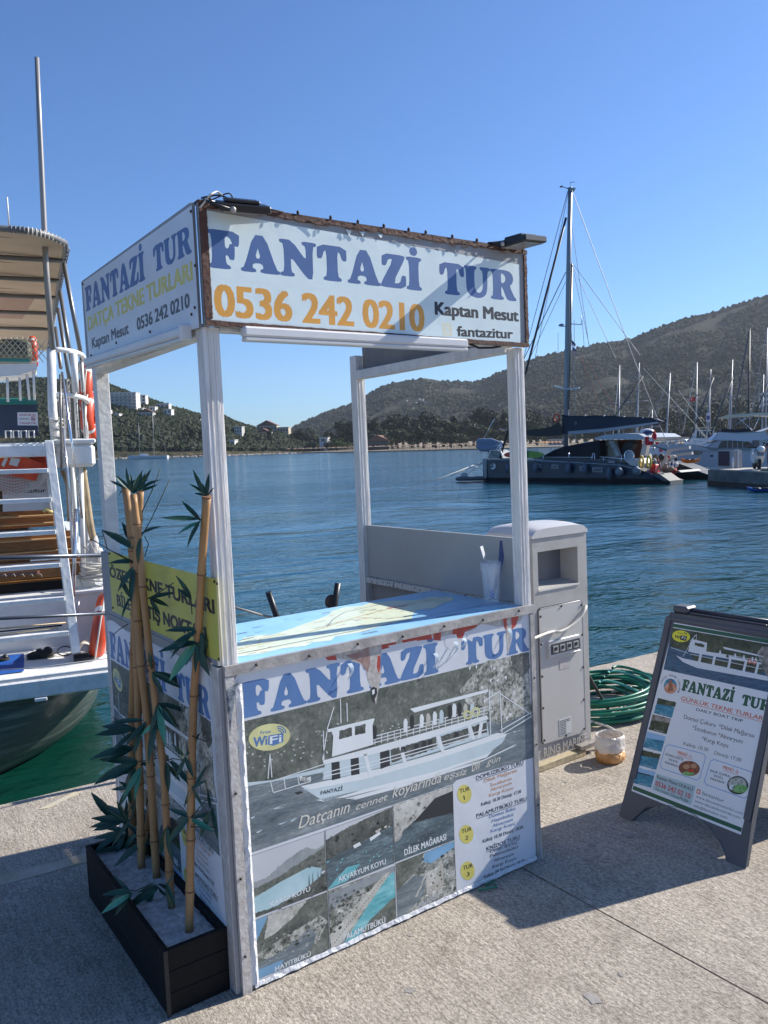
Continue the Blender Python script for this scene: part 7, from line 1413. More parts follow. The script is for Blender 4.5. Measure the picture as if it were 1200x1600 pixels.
# dark furled stays crossing the row of masts
for a, b, dd, lb_ in (((1005, 588), (952, 662), 68, 'dark furled sail stay slanting down to the catamaran boom'), ((1115, 590), (1076, 690), 66, 'dark furled stay left of the pennant mast'), ((1145, 590), (1104, 695), 66, 'dark furled stay slanting behind the motor yacht bow'), ((1200, 600), (1176, 655), 66, 'dark furled stay at the right behind the white bimini')):
    MB().tube([at(a[0], a[1], dd), at(b[0], b[1], dd)], .055, 6).build('furled_stay', None, mast_k, label=lb_, cat='rigging')
for a, b, dd in (((1060, 610), (1112, 680), 62), ((1005, 575), (1120, 700), 62), ((1085, 665), (1120, 702), 60)): MB().tube([at(*a, dd), at(*b, dd)], .014, 4).build('mooring_line', None, mat('pale_line', (.5, .5, .48), .7), label='pale rigging line crossing the harbour boats', cat='rigging', group='pale rigging lines')
def flag(px, py, dd, wpx, hpx, lb_, crescent=True):
    p = at(px, py, dd); v = ray(px, py); u = Vector((v.y, -v.x, 0)).normalized(); s = dd / F; n = 8; t = thing('flag', lb_, 'flag', p); mb = MB(); a = []
    for i in range(n + 1): x = wpx * s * i / n; a += [p + u * x + v.normalized() * .08 * math.sin(i * 1.1), p + u * x + v.normalized() * .08 * math.sin(i * 1.1 + .5) - EZ * hpx * s]
    mb.add(a, [(2 * i, 2 * i + 1, 2 * i + 3, 2 * i + 2) for i in range(n)], red_f, True); mb.build('flag_cloth', t, recalc=False)
    if crescent:
        c = p + u * wpx * s * .42 - EZ * hpx * s * .5 - v.normalized() * .15; r = hpx * s * .27; W_ = mat('flag_white', (.8, .8, .8), .7)
        o = [(math.cos(k), math.sin(k)) for k in [R(40 + 280 * i / 16) for i in range(17)]]; i2 = [(.25 + .78 * math.cos(k), .78 * math.sin(k)) for k in [R(318 - 276 * i / 16) for i in range(17)]]
        MB().prism([c + u * x * r + EZ * y * r for x, y in o + i2], v.normalized() * .02, W_).build('crescent', t)
        st = []; 
        for i in range(10): rr_ = (.34 if i % 2 == 0 else .14) * r; k = R(180 + 36 * i); st.append(c + u * (.95 * r + rr_ * math.cos(k)) + EZ * rr_ * math.sin(k))
        MB().prism(st, v.normalized() * .02, W_).build('star', t)
    return t
flag(1077.5, 621, 77, 8, 6, 'small red flag with white crescent high beside a mast')
for px, py, dd, lb_ in ((1104, 645, 82, 'blue and white pennant on a thin mast'),): 
    t = thing('pennant', lb_, 'flag', at(px, py, dd)); p = at(px, py, dd); MB().box(p, EX * .5, EZ * -.9, EY * .03).build('cloth', t, mat('pale_flag', (.55, .5, .6), .7)); MB().box(p - EZ * .3 - EY * .03, EX * .4, EZ * -.4, EY * .01).build('emblem', t, mat('dark_blue_flag', (.05, .04, .2), .7))

# ---------------------------------------------------------------- catamaran
Wb, Ws = hor(756, 752.5, WATER), hor(1042, 757, WATER); CU = (Ws - Wb); CU.z = 0; LC = CU.length; CU.normalize(); CN = Vector((CU.y, -CU.x, 0))
cp = Pl(Wb, CU, EZ); 
if cp.n.dot(ray(900, 700)) > 0: pass
CB = -cp.n                                             # away from the viewer
def cq(px, py, off=0.0): return cp.P(px, py, -off)     # off metres behind the near side
navy_h = mat('catamaran_slate_blue', (.020, .038, .066), .22, var=.15, vscale=.6); navy_d = mat('antifoul_black', (.006, .008, .010), .5); grey_d = mat('deck_grey', (.07, .075, .085), .6)
ct_ = thing('catamaran', 'large slate blue sailing catamaran with navy sail cover moored across the water', 'catamaran', Wb.lerp(Ws, .5) + CB * 3)
gun = [(754, 717), (790, 717.5), (830, 719), (900, 722), (940, 723.5), (970, 726), (988, 729), (1001, 734), (1020, 742), (1046, 752)]
def cat_hull(off, name):
    up_ = [cq(x, y, 0) + CB * off for x, y in gun]; n = len(up_); mid = [cq(x, max(y + (749.5 - y) * .9, y + .5), 0) + CB * (off + .06) for x, y in gun]; lo = [Vector((p.x, p.y, WATER - .1)) + CB * .1 for p in mid]
    up2 = [p + CB * 1.7 for p in up_]; mid2 = [p + CB * 1.55 for p in mid]; lo2 = [p + CB * 1.4 for p in lo]
    # sharpen the bow
    for L_ in (up2, mid2, lo2): L_[0] = L_[0] - CB * .9
    mb = MB(); mb.add(up_ + mid, [(i, n + i, n + i + 1, i + 1) for i in range(n - 1)], navy_h); mb.add(mid + lo, [(i, n + i, n + i + 1, i + 1) for i in range(n - 1)], navy_d)
    mb.add(up2 + mid2, [(i, i + 1, n + i + 1, n + i) for i in range(n - 1)], navy_h); mb.add(mid2 + lo2, [(i, i + 1, n + i + 1, n + i) for i in range(n - 1)], navy_d)
    mb.add(up_ + up2, [(i, i + 1, n + i + 1, n + i) for i in range(n - 1)], grey_d)
    mb.add([up_[0], mid[0], lo[0], lo2[0], mid2[0], up2[0]], [(0, 1, 2, 3, 4, 5)], mat('bow_face_grey', (.25, .27, .29), .5)); mb.add([up_[-1], mid[-1], lo[-1], lo2[-1], mid2[-1], up2[-1]], [(0, 1, 2, 3, 4, 5)], grey_d)
    return mb.build(name, ct_, recalc=False)
cat_hull(0, 'hull'); cat_hull(5.6, 'hull')
MB().prism([cq(x, y, .02) for x, y in ((754, 717), (830, 719), (900, 722), (970, 726), (1001, 734), (1001, 735.2), (970, 727.3), (900, 723.3), (830, 720.2), (754, 718.2))], -CB * .05, mat('gunwale_grey', (.22, .26, .32), .35)).build('rub_rail', ct_)
MB().prism([cq(754, 717.5, -.03), cq(760.5, 717.6, -.03), cq(760, 747, -.03), cq(756.5, 747, -.03)], CB * .02, mat('bow_face_grey', (.25, .27, .29), .5)).build('bow_face_strip', ct_)  # paler strip standing for the bow end face
zdeck = cq(900, 722, 0).z; a = cq(800, 722, 1.7); b = cq(1000, 722, 1.7); MB().box(Vector((a.x, a.y, zdeck - .75)), b - a - EZ * (b - a).z, CB * 3.9, EZ * .72).build('bridge_deck', ct_, navy_h)
# portholes, emblem and fenders on the near side
for x0, x1, y0, y1 in ((862, 872, 726.5, 731.5), (926, 941, 731, 737), (906, 912, 729, 735), (840, 845, 725.5, 730)):
    f = MB().prism([cq(x0, y0, -.02), cq(x1, y0 + .3, -.02), cq(x1, y1 + .3, -.02), cq(x0, y1, -.02)], CB * .02, yg).build('porthole_frame', ct_, bevel=.03); MB().prism([cq(x0 + 1.2, y0 + 1.2, -.03), cq(x1 - 1.2, y0 + 1.4, -.03), cq(x1 - 1.2, y1 - .9, -.03), cq(x0 + 1.2, y1 - 1.1, -.03)], -CB * .01, darkw).build('porthole_glass', f)
em = [cq(770 + 4.6 * math.cos(t), 728.5 + 5 * math.sin(t), -.03) for t in [R(-70 + 22 * i) for i in range(10)]] + [cq(768.5 + 3 * math.cos(t), 727.6 + 3.4 * math.sin(t), -.03) for t in [R(128 - 22 * i) for i in range(10)]]
MB().prism(em, -CB * .01, yw).build('crescent_emblem', ct_); MB().prism([cq(766, 726, -.03), cq(770, 726, -.03), cq(770, 728, -.03), cq(766, 728, -.03)], -CB * .01, yg).build('emblem_letters', ct_)
fen = mat('dark_fender', (.085, .11, .15), .6); fen_g = mat('grey_round_fender', (.16, .18, .20), .5)
for i, (px, y0, y1) in enumerate(((793.5, 724, 739), (836.5, 723, 739), (887.5, 724, 741), (913.5, 724, 742), (951.5, 731, 750))):
    c = cq(px, (y0 + y1) / 2, -.22); h = (y1 - y0) / 2 * depth(c) / F; t = thing('cylinder_fender', 'dark cylindrical fender, ' + ('first', 'second', 'third', 'fourth', 'fifth')[i] + ' from the catamaran bow', 'fender', c - EZ * h); MB().ell(c, CU * .16, CB * .16, EZ * h, fen, 10, 8).build('body', t); MB().tube([c + EZ * h, cq(px, y0 - 6, -.05)], .02, 4).build('lanyard', t, mast_k)
for i, (px, py, r) in enumerate(((968, 738, 6.6), (995, 736.5, 6.4))):
    c = cq(px, py, -.26); s = r * depth(c) / F; t = thing('round_fender', ('round grey ball fender left of the yellow horseshoe buoy', 'round grey ball fender nearest the catamaran stern')[i], 'fender', c - EZ * s); MB().ell(c, CU * s, CB * s, EZ * s * 1.05, fen_g, 14, 10).build('body', t); MB().ell(c + EZ * s * .9, CU * s * .4, CB * s * .4, EZ * s * .3, yw, 8, 5).build('collar', t); MB().tube([c + EZ * s, cq(px, py - 14, -.05)], .02, 4).build('lanyard', t, mast_m)
# coachroof with dark windows
MB().prism([cq(x, y, 1.5) for x, y in ((852, 719), (848, 713), (866, 703), (882, 697.5), (900, 694), (925, 690), (937, 688), (937, 721))], CB * 4.2, mat('dark_tinted_coachroof', (.004, .007, .018), .4, spec=.15)).build('coachroof', ct_)
MB().prism([cq(x, y, 1.45) for x, y in ((850, 713.6), (926, 714), (926, 715.4), (850, 715))], -CB * .04, yg).build('window_trim', ct_); MB().prism([cq(x, y, 1.2) for x, y in ((848, 716), (940, 717), (940, 724), (848, 722))], CB * .25, navy_h).build('side_deck', ct_)
MB().prism([cq(x, y, .8) for x, y in ((938, 716), (985, 719), (985, 727), (938, 725))], CB * .6, navy_h).build('cockpit_side', ct_); MB().prism([cq(x, y, .75) for x, y in ((950, 719.8), (961, 720), (961, 724), (950, 723.6))], -CB * .03, yg).build('porthole_frame', ct_)
beige = mat('beige_saloon', (.40, .33, .24), .5); MB().prism([cq(x, y, 2.2) for x, y in ((929, 690), (962, 688), (966, 715), (936, 714))], CB * .2, beige).build('saloon_door_wall', ct_)
for x in (934, 940, 946): MB().prism([cq(p, q, 2.15) for p, q in ((x, 696), (x + 3.5, 696), (x + 3.5, 712), (x + 1, 712))], -CB * .03, mat('brown_window', (.10, .08, .06), .2)).build('saloon_window', ct_)
MB().prism([cq(x, y, 3.2) for x, y in ((958, 688), (1002, 687), (1004, 716), (962, 716))], CB * .1, mat('rust_brown_awning', (.22, .07, .04), .7)).build('cockpit_curtain', ct_)
MB().prism([cq(x, y, 1.2) for x, y in ((928, 684.5), (945, 679.5), (975, 677), (998, 678), (1009, 683.5), (1006, 687), (980, 686.5), (932, 687))], CB * 4.4, mat('hardtop_grey', (.42, .44, .48), .35)).build('hardtop', ct_)
MB().prism([cq(x, y, .9) for x, y in ((1000, 712), (1006, 686), (1013, 686), (1008, 712))], CB * .35, mat('beige_arch', (.50, .46, .40), .4)).build('arch_leg', ct_); MB().prism([cq(x, y, 5.0) for x, y in ((1000, 712), (1006, 686), (1013, 686), (1008, 712))], CB * .35, MATS['beige_arch']).build('arch_leg', ct_)
MB().prism([cq(x, y, 1.8) for x, y in ((968, 706), (976, 692), (985, 688), (990, 694), (982, 712), (970, 714))], CB * .5, mat('black_cockpit_cover', (.015, .015, .02), .6)).build('covered_gear', ct_)
MB().prism([cq(x, y, 1.4) for x, y in ((950, 690), (958, 688), (964, 700), (968, 712), (962, 714), (957, 700))], CB * .25, mat('creased_clear_curtain', (.45, .45, .45), .3, col2=(.15, .15, .15), vscale=4)).build('rolled_curtain', ct_)
MB().torus(cq(983, 712, 1.0), CU * .30, EZ * .30, .045, n=20, m=6).build('steering_wheel', ct_, steel); MB().ell(cq(983, 712, 1.05), CU * .28, CB * .03, EZ * .28, mat('net_bag_grey', (.35, .37, .38), .6), 12, 6).build('wheel_cover', ct_)
MB().prism([cq(x, y, .5) for x, y in ((975, 718), (1000, 716), (1004, 724), (1000, 731), (985, 727))], CB * 1.0, mat('stern_seat_white', (.55, .54, .52), .4)).build('helm_seat', ct_)
for k, px in enumerate((1002.5, 1014)): t = MB().torus(cq(px, 722, .3 - .1 * k), EZ * .34, CU * .11, .075, n=18, m=8, arc=(-150, 150)).build('horseshoe_buoy', None, mat('yellow_buoy', (.72, .48, .07), .6), label=('left' if k == 0 else 'right') + ' yellow horseshoe buoy on the catamaran stern rail', cat='lifebuoy', recalc=False)
MB().prism([cq(x, y, .4) for x, y in ((1016, 726), (1024, 726), (1024, 738), (1016, 738))], CB * .5, mat('red_fuel_can', (.50, .015, .015), .5)).build('fuel_can', None, label='square red fuel can on the catamaran stern', cat='canister', bevel=.03)
MB().prism([cq(x, y, -.02) for x, y in ((1018, 741), (1030, 740), (1046, 751.5), (1038, 752))], CB * 1.4, mat('stern_step_grey', (.08, .085, .09), .6)).build('stern_step', ct_)
# second hull's stern and davits
MB().prism([cq(x, y, 2.2) for x, y in ((1018, 738), (1060, 735), (1064, 738), (1022, 742))], CB * 2.6, mat('davit_platform_grey', (.15, .16, .17), .5)).build('stern_platform', ct_)
for a, b, o in (((1032, 738), (1046, 704), 2.2), ((1046, 704), (1078, 699), 2.2), ((1036, 738), (1050, 712), 4.4), ((1050, 712), (1082, 708), 4.4)): MB().beam(cq(*a, o), cq(*b, o), .22, .16).build('davit_arm', ct_, mat('beige_arch', (.50, .46, .40), .4))
for k in range(7): x = 1026 + k * 5; MB().tube([cq(x, 737, 2.4), cq(x + .5, 722, 2.4)], .035, 5).build('rail_post', ct_, steel)
for y in (722, 729): MB().tube([cq(1026, y, 2.4), cq(1058, y - 1, 2.4)], .03, 5).build('guard_rail', ct_, steel)
# deck clutter on the stern: bags, chairs and cushions
rc = random.Random(31); cl_m = [mat('clutter_%s' % n, c, .7) for n, c in (('white', (.5, .5, .5)), ('tan', (.35, .24, .15)), ('black', (.03, .03, .035)), ('red', (.45, .04, .03)), ('grey', (.2, .22, .24)))]
mb = MB()
for i in range(46): x, y = rc.uniform(1012, 1062), rc.uniform(712, 737); c = cq(x, y, rc.uniform(1.8, 5)); s = rc.uniform(.07, .22); mb.ell(c, CU * s * rc.uniform(.6, 1.5), CB * s, EZ * s * rc.uniform(.6, 1.6), rc.choice(cl_m), 6, 4)
mb.build('stern_gear', ct_, recalc=False, kind='stuff')
# mast, boom and stays
M0, M1 = cq(884, 716, 3.6), cq(891, 293, 3.6)
MB().tube([M0, cq(885.5, 600, 3.6), cq(888.5, 420, 3.6), M1], .16, 10, rs=[.17, .17, .16, .13]).build('mast', ct_, mast_m); MB().tube([cq(893.5, 412, 3.5), cq(889, 640, 3.5)], .07, 6).build('halyard_tube', ct_, steel_d)
MB().prism([cq(x, y, 3.5) for x, y in ((886, 293), (897, 293), (894, 299), (889, 298))], CB * .2, mast_m).build('masthead', ct_); MB().tube([cq(876, 291, 3.5), cq(888, 295, 3.5)], .025, 5).build('wind_vane', ct_, mast_k); MB().ell(cq(877, 291.5, 3.5), CU * .14, CB * .05, EZ * .06, mast_k, 6, 4).build('wind_vane', ct_)
MB().tube([cq(891, 293, 3.5), cq(891, 285, 3.5)], .015, 4).build('wind_vane', ct_, mast_k); MB().tube([cq(890.5, 285, 3.5), cq(898, 284.5, 3.5)], .015, 4).build('wind_vane', ct_, mast_k)
MB().ell(cq(877, 508, 3.3), CU * .20, CB * .15, EZ * .1, yg, 8, 6).build('radar_dome', ct_); MB().tube([cq(879, 510, 3.5), cq(887, 510, 3.5)], .03, 5).build('radar_bracket', ct_, mast_m); MB().tube([cq(890, 506, 3.5), cq(908.5, 507, 3.5)], .03, 5).build('spreader', ct_, mast_m); MB().tube([cq(908, 492, 3.5), cq(908.5, 508, 3.5)], .02, 5).build('aerial', ct_, mast_m)
MB().beam(cq(866, 603, 3.3), cq(884, 608, 3.4), .12, .08).build('spreader', ct_, yw); MB().beam(cq(886, 608, 3.4), cq(905, 606, 3.3), .12, .08).build('spreader', ct_, yw)
for a, b, r, m in (((888, 296), (818, 560), .022, wire_m), ((888, 300), (836, 560), .018, wire_m), ((893, 296), (990, 560), .022, wire_m), ((990, 560), (1045, 700), .022, wire_m), ((894, 410), (1000, 555), .018, wire_m), ((894, 412), (925, 560), .018, wire_m), ((894, 414), (962, 560), .018, wire_m), ((893, 350), (921, 545), .016, wire_m), ((884, 425), (815, 568), .03, mast_k), ((884, 440), (828, 560), .018, wire_m), ((893, 520), (899, 640), .016, wire_m), ((910, 500), (914, 560), .014, wire_m), ((872, 520), (872, 560), .014, wire_m), ((889, 620), (893, 712), .016, wire_m), ((897, 500), (899, 655), .016, wire_m), ((900, 655), (899, 728), .02, yw), ((926, 651), (955, 690), .02, yw)): MB().tube([cq(*a, 3.4), cq(*b, 3.4)], r, 5, cap=False).build('stay', ct_, m, recalc=False)
MB().tube([cq(884.5, 340, 3.4), cq(822, 580, 3.0), cq(781, 716, 2.8)], .075, 8).build('furled_headsail', ct_, mast_k)
for a, b in (((907, 550), (930, 650)), ((907, 552), (945, 655)), ((915, 560), (962, 640))): MB().tube([cq(*a, 3.4), cq(*b, 3.4)], .012, 4, cap=False).build('red_halyard', ct_, mat('red_line', (.35, .08, .06), .7), recalc=False)
cv = MB().prism([cq(x, y, 3.35) for x, y in ((879, 649), (900, 649.5), (944, 650.5), (975, 651.5), (1005, 653), (1022, 654), (1034, 658), (1028, 661.5), (1000, 665), (960, 670), (915, 675), (886, 677), (879, 677))], CB * .5, cover_b).build('sail_cover', ct_, bevel=.05)
MB().prism([cq(x, y, 3.3) for x, y in ((888, 674), (940, 670), (1000, 662.5), (1028, 659), (1030, 661), (1000, 666.5), (940, 675), (888, 679))], -CB * .04, yg).build('boom', ct_)
for x, y in ((914, 649.5), (944, 650), (975, 651.5), (1005, 653), (1028, 656)): MB().ell(cq(x, y, 3.4), CU * .08, CB * .1, EZ * .07, yg, 6, 4).build('cover_batten', cv)
MB().torus(cq(899.5, 661, 3.28), CU * .07, EZ * .09, .015, n=12, m=5).build('cover_emblem', cv, yg)
MB().prism([cq(x, y, 3.2) for x, y in ((800, 671), (821, 672), (848, 669), (863, 666), (873, 660), (878, 668), (878, 680), (850, 682), (815, 680))], CB * .06, mat('dark_mesh_shade', (.035, .035, .035), .8)).build('shade_net', ct_); MB().tube([cq(780, 671, 3.2), cq(803, 672, 3.2), cq(822, 672, 3.2)], .03, 5).build('shade_pole', ct_, yg)
t = thing('lifebuoy', 'orange lifebuoy hanging in the air left of the catamaran mast', 'lifebuoy', cq(870, 660, 3.1)); MB().torus(cq(869.8, 653, 3.1), CU * .21, EZ * .25, .05, n=24, m=8).build('ring', t, ring_o, recalc=False); MB().tube([cq(872, 640, 3.1), cq(870, 648, 3.1)], .01, 4).build('line', t, wire_m)
# foredeck: dinghy on the rail, paddle boards, bow gear
dg = thing('paddle_board', 'red, green and lime paddle board lying along the catamaran foredeck', 'board', cq(817, 716, .6)); dd_ = depth(cq(817, 712, .6)) / F
for x0, x1, m in ((787, 803, mat('board_red', (.40, .03, .02), .4)), (803, 826, mat('board_dark_green', (.01, .10, .05), .4)), (826, 849, mat('board_lime', (.16, .30, .03), .4))):
    pts = []
    for i in range(9): x = x0 + (x1 - x0) * i / 8; u_ = (x - 818) / 31; hgt = 6.6 * max(0, 1 - abs(u_) ** 2.6) ** .5; pts.append((x, 711 - hgt * .95, 711 + hgt * .75))
    MB().prism([cq(x, a, .6) for x, a, b in pts] + [cq(x, b, .6) for x, a, b in pts[::-1]], CB * .12, m).build('board_section', dg)
MB().prism([cq(x, y, .65) for x, y in ((787, 711), (800, 705), (818, 704), (840, 706), (849, 711), (838, 705), (818, 703), (800, 704))], CB * .1, yg).build('board_rail', dg)
MB().prism([cq(x, y, 4) for x, y in ((779, 716), (785, 713), (803, 716), (803, 718), (779, 718))], CB * 1, mat('stern_seat_white', (.55, .54, .52), .4)).build('bow_locker', ct_)
for a, b, r, o in (((762, 716), (766, 704), .03, .2), ((766, 704), (782, 703), .03, .2), ((782, 703), (785, 717), .03, .2), ((783, 692), (770, 712), .05, 2), ((783, 692), (778, 716), .05, 2), ((889, 707), (889, 720), .03, .1), ((849, 712), (849, 720), .03, .1), ((924, 722), (926, 709), .03, .1), ((926, 709), (929, 709), .03, .1), ((929, 709), (929, 722), .03, .1), ((943, 723), (943, 714), .03, .1), ((970, 726), (971, 710), .03, .1), ((938, 714), (1000, 719), .035, .1), ((752, 707), (757, 682), .03, 3), ((757, 683), (772, 655), .03, 3)): MB().tube([cq(*a, o), cq(*b, o)], r, 6).build('stanchion', ct_, steel)
MB().ell(cq(783, 691, 1.8), CU * .12, CB * .12, EZ * .10, yw, 8, 6).build('anchor_light', ct_)
rd = thing('rubber_tender', 'upturned grey inflatable tender hanging on the catamaran bow', 'dinghy', cq(757, 705, 3.0))
MB().tube([cq(745, 692, 3.0), cq(748, 690, 3.0), cq(768, 690, 3.0), cq(786, 694, 3.0)], .24, 10, rs=[.10, .22, .24, .12]).build('side_tube', rd, mat('grey_blue_rubber', (.16, .20, .27), .5)); MB().tube([cq(745, 698, 2.6), cq(752, 701, 2.6), cq(766, 701, 2.6), cq(784, 697, 2.6)], .24, 10, rs=[.10, .22, .22, .12]).build('side_tube', rd, MATS['grey_blue_rubber'])
MB().prism([cq(x, y, 2.75) for x, y in ((744, 692), (752, 689.5), (786, 693), (784, 698), (760, 702), (748, 700))], CB * .3, MATS['grey_blue_rubber']).build('floor', rd)
MB().prism([cq(x, y, 2.9) for x, y in ((762, 706), (775, 703), (782, 706), (785, 716), (764, 717))], CB * 1.2, mat('grey_white_gear', (.38, .39, .41), .6, var=.5, vscale=5)).build('anchor_gear', ct_)
rt_ = thing('inflatable_dinghy', 'long low dark inflatable dinghy with outboard tied at the catamaran bow', 'dinghy', hor(735, 753, WATER)); c = hor(735, 753, WATER); dd2 = depth(c)
for o in (0, .9): MB().tube([at(712, 748.5, dd2 + o), at(718, 748, dd2 + o), at(745, 747.5, dd2 + o), at(762, 747.5, dd2 + o)], .15, 8, rs=[.09, .15, .15, .15]).build('side_tube', rt_, mat('dark_grey_rubber', (.10, .11, .12), .5))
MB().prism([at(714, 748, dd2 + .1), at(760, 747, dd2 + .1), at(760, 749, dd2 + .1), at(714, 750, dd2 + .1)], Vector((.5, .7, 0)), mat('dark_grey_rubber', (.1, .11, .12), .5)).build('floor', rt_)
MB().prism([at(720, 745, dd2), at(722, 739.5, dd2), at(728, 738.5, dd2), at(731, 741, dd2), at(730, 746, dd2)], Vector((.15, .2, 0)), mat('outboard_grey', (.40, .40, .41), .4)).build('outboard', rt_, bevel=.02); MB().prism([at(721, 749, dd2), at(722, 745, dd2), at(735, 745, dd2), at(734, 749, dd2)], Vector((.15, .2, 0)), black_plastic).build('outboard_bracket', rt_)
for a, b in (((755, 721), (676, 752)), ((755, 723), (728, 742)), ((757, 722), (700, 745))): MB().tube([at(a[0], a[1], 58), at(b[0], b[1], 55 if b[0] > 690 else 50)], .025, 5).build('mooring_line', None, mat('pale_line', (.5, .5, .48), .7), label='rope running from the catamaran bow down to the water', cat='rope', group='bow mooring ropes')
t = flag(1000, 679, depth(cq(1000, 680, 1)) , 1, 1, 'x', False) if False else None
t = thing('red_ensign', 'large red flag with white crescent hanging at the catamaran stern', 'flag', cq(1012, 696, .8)); mb = MB(); g_ = []
for i in range(9): x = 1008 + 12.5 * i / 8; g_ += [cq(x, 682 + (2 if i > 4 else 0) + i * .2, .8 + .1 * math.sin(i)), cq(x, 696 - abs(i - 3) * .35, .8 + .1 * math.sin(i + 1))]
mb.add(g_, [(2 * i, 2 * i + 1, 2 * i + 3, 2 * i + 2) for i in range(8)], red_f, True); mb.build('flag_cloth', t, recalc=False); MB().prism([cq(x, y, .8) for x, y in ((1018, 683), (1022, 672), (1026, 680), (1025, 688))], CB * .03, red_f).build('flag_cloth', t); MB().prism([cq(x, y, .6) for x, y in ((1013, 686), (1018, 685), (1020, 689), (1016, 690))], CB * .02, mat('flag_white', (.8, .8, .8), .7)).build('crescent', t); MB().tube([cq(1021, 705, .85), cq(1022, 672, .85)], .03, 5).build('flag_pole', t, yg)
for px, py, k in ((894, 530, 'white and navy courtesy pennant on the catamaran mast stays'), (896, 541, 'red white and blue pennant just below the first one')):
    t = thing('pennant', k, 'flag', cq(px, py + 6, 3.4)); MB().prism([cq(px - 1.5, py, 3.4), cq(px + 5, py + 7, 3.4), cq(px + 6, py + 10, 3.4), cq(px - 1, py + 7, 3.4)], CB * .02, mat('navy_flag', (.02, .03, .12), .7)).build('dark_half', t); MB().prism([cq(px - 1, py + 6, 3.35), cq(px + 5, py + 9, 3.35), cq(px + 4, py + 12, 3.35), cq(px - 1, py + 9, 3.35)], CB * .02, mat('pink_flag', (.7, .4, .4), .7)).build('pale_half', t)
MB().ell(cq(1011, 675, 2.5), CU * .45, CB * .4, EZ * .22, yw, 12, 8).build('satellite_dome', ct_); MB().ell(cq(1013, 675.5, 2.1), CU * .35, CB * .05, EZ * .12, mat('dome_blue', (.02, .04, .12), .4), 8, 5).build('dome_mark', ct_)

# ---------------------------------------------------------------- pier with motorcycle, motor yacht, kayaks
pA, pB = hor(1106, 757, WATER), hor(1200, 765, WATER); PU = (pB - pA); PU.z = 0; PU.normalize(); PB = Vector((-PU.y, PU.x, 0)); PB = PB if PB.dot(ray(1150, 700)) > 0 else -PB
pz = at(1106, 734, depth(pA)).z; pier_m = mat('pier_concrete', (.19, .185, .175), .9, col2=(.10, .10, .095), vscale=1.2, bump=.5, bscale=6, det=8)
pier = Box('pier', None, Vector((pA.x, pA.y, WATER - 2)), PU * 30, PB * 9, EZ * (pz - WATER + 2), pier_m, kind='structure', label='grey concrete pier across the water'); Box('wet_band', pier, Vector((pA.x, pA.y, WATER - .3)) - PU * .02 - PB * .02, PU * 30, PB * .02, EZ * .52, mat('wet_algae_band', (.012, .014, .012), .4))
Box('pier_top', pier, Vector((pA.x, pA.y, pz + .002)) + PU * .1 + PB * .1, PU * 29.8, PB * 8.8, EZ * .05, mat('pier_paving', (.42, .39, .35), .85, var=.15, vscale=2))
pp = Pl(pA, PU, EZ); 
def pq(px, py, off=0.0): return pp.P(px, py, -off if pp.n.dot(PB) < 0 else off)
t = thing('ticket_stand', 'dark blue panel stand with grey sides on the pier', 'stand', pq(1131, 731, 1.2)); a, b = pq(1122, 730, 1.2), pq(1141, 703, 1.2); a.z = pz + .055
MB().box(a, PU * (b - a).dot(PU), PB * .06, EZ * (b.z - a.z)).build('frame', t, mat('grey_stand', (.34, .35, .36), .5)); MB().box(a + PU * .07 + EZ * .12 - PB * .03, PU * ((b - a).dot(PU) - .14), PB * .02, EZ * (b.z - a.z - .2)).build('blue_panel', t, mat('deep_blue_panel', (.006, .012, .045), .4)); MB().box(a + PU * ((b - a).dot(PU) + .02), PU * .32, PB * .5, EZ * (b.z - a.z - .02)).build('side_panel', t, mat('grey_stand', (.34, .35, .36), .5))
t = thing('roll_up_banner', 'narrow white roll-up banner beside the blue stand', 'banner', pq(1150, 728, 1.6)); a, b = pq(1147.5, 728, 1.4), pq(1153, 702, 1.4); a.z = pz + .055; MB().box(a, PU * (b - a).dot(PU), PB * .05, EZ * (b.z - a.z)).build('banner_face', t, yw)
for k in range(6): MB().box(a + PU * .03 - PB * .02 + EZ * (.12 + k * .13), PU * .12, PB * .015, EZ * .05).build('picture', t, cl_m[(1, 4, 0, 3, 4, 1)[k]])
bar('bollard', Vector((pq(1145, 728, 1.1).x, pq(1145, 728, 1.1).y, pz + .05)), pq(1145, 714, 1.1), .06, yw, None)
bpy.data.objects[-1] if False else None
for o in bpy.data.objects:
    if o.name.startswith('bollard') and 'label' not in o: tag(o, 'short white bollard post in front of the banner', 'bollard')
# motorcycle seen from behind, three quarter view
mc = thing('motorcycle', 'white and black scooter parked on the pier edge', 'motorcycle', Vector((pq(1178, 735, .8).x, pq(1178, 735, .8).y, pz + .055)))
mo = Vector((pq(1186, 735, .8).x, pq(1186, 735, .8).y, pz + .052)); md = (PU * -.93 + PB * .36).normalized(); ms_ = md.cross(EZ); mk = black_rubber; mwh = mat('scooter_white', (.62, .63, .65), .3); mcb = mat('scooter_blue_grey', (.12, .15, .2), .4)
for o_, r in ((0, .30), (1.25, .30)): c = mo + md * o_ + EZ * .31; w_ = MB().torus(c, md * .23, EZ * .23, .075, n=20, m=8).build('wheel', mc, mk, recalc=False); MB().ell(c, md * .15, ms_ * .05, EZ * .15, steel, 12, 6).build('rim', w_)
body = [(-.35, .75), (-.25, .95), (.1, .92), (.35, .80), (.6, .78), (.9, 1.05), (1.05, 1.1), (1.2, .75), (1.15, .5), (.9, .4), (.6, .35), (.2, .35), (-.1, .5)]
MB().prism([mo + md * a + EZ * b - ms_ * .17 for a, b in body], ms_ * .34, mwh).build('body', mc, bevel=.04); MB().prism([mo + md * a + EZ * b - ms_ * .15 for a, b in ((-.3, .951), (.1, .93), (.45, .84), (.5, .90), (.1, 1.02), (-.25, 1.05))], ms_ * .3, mk).build('saddle', mc, bevel=.02)
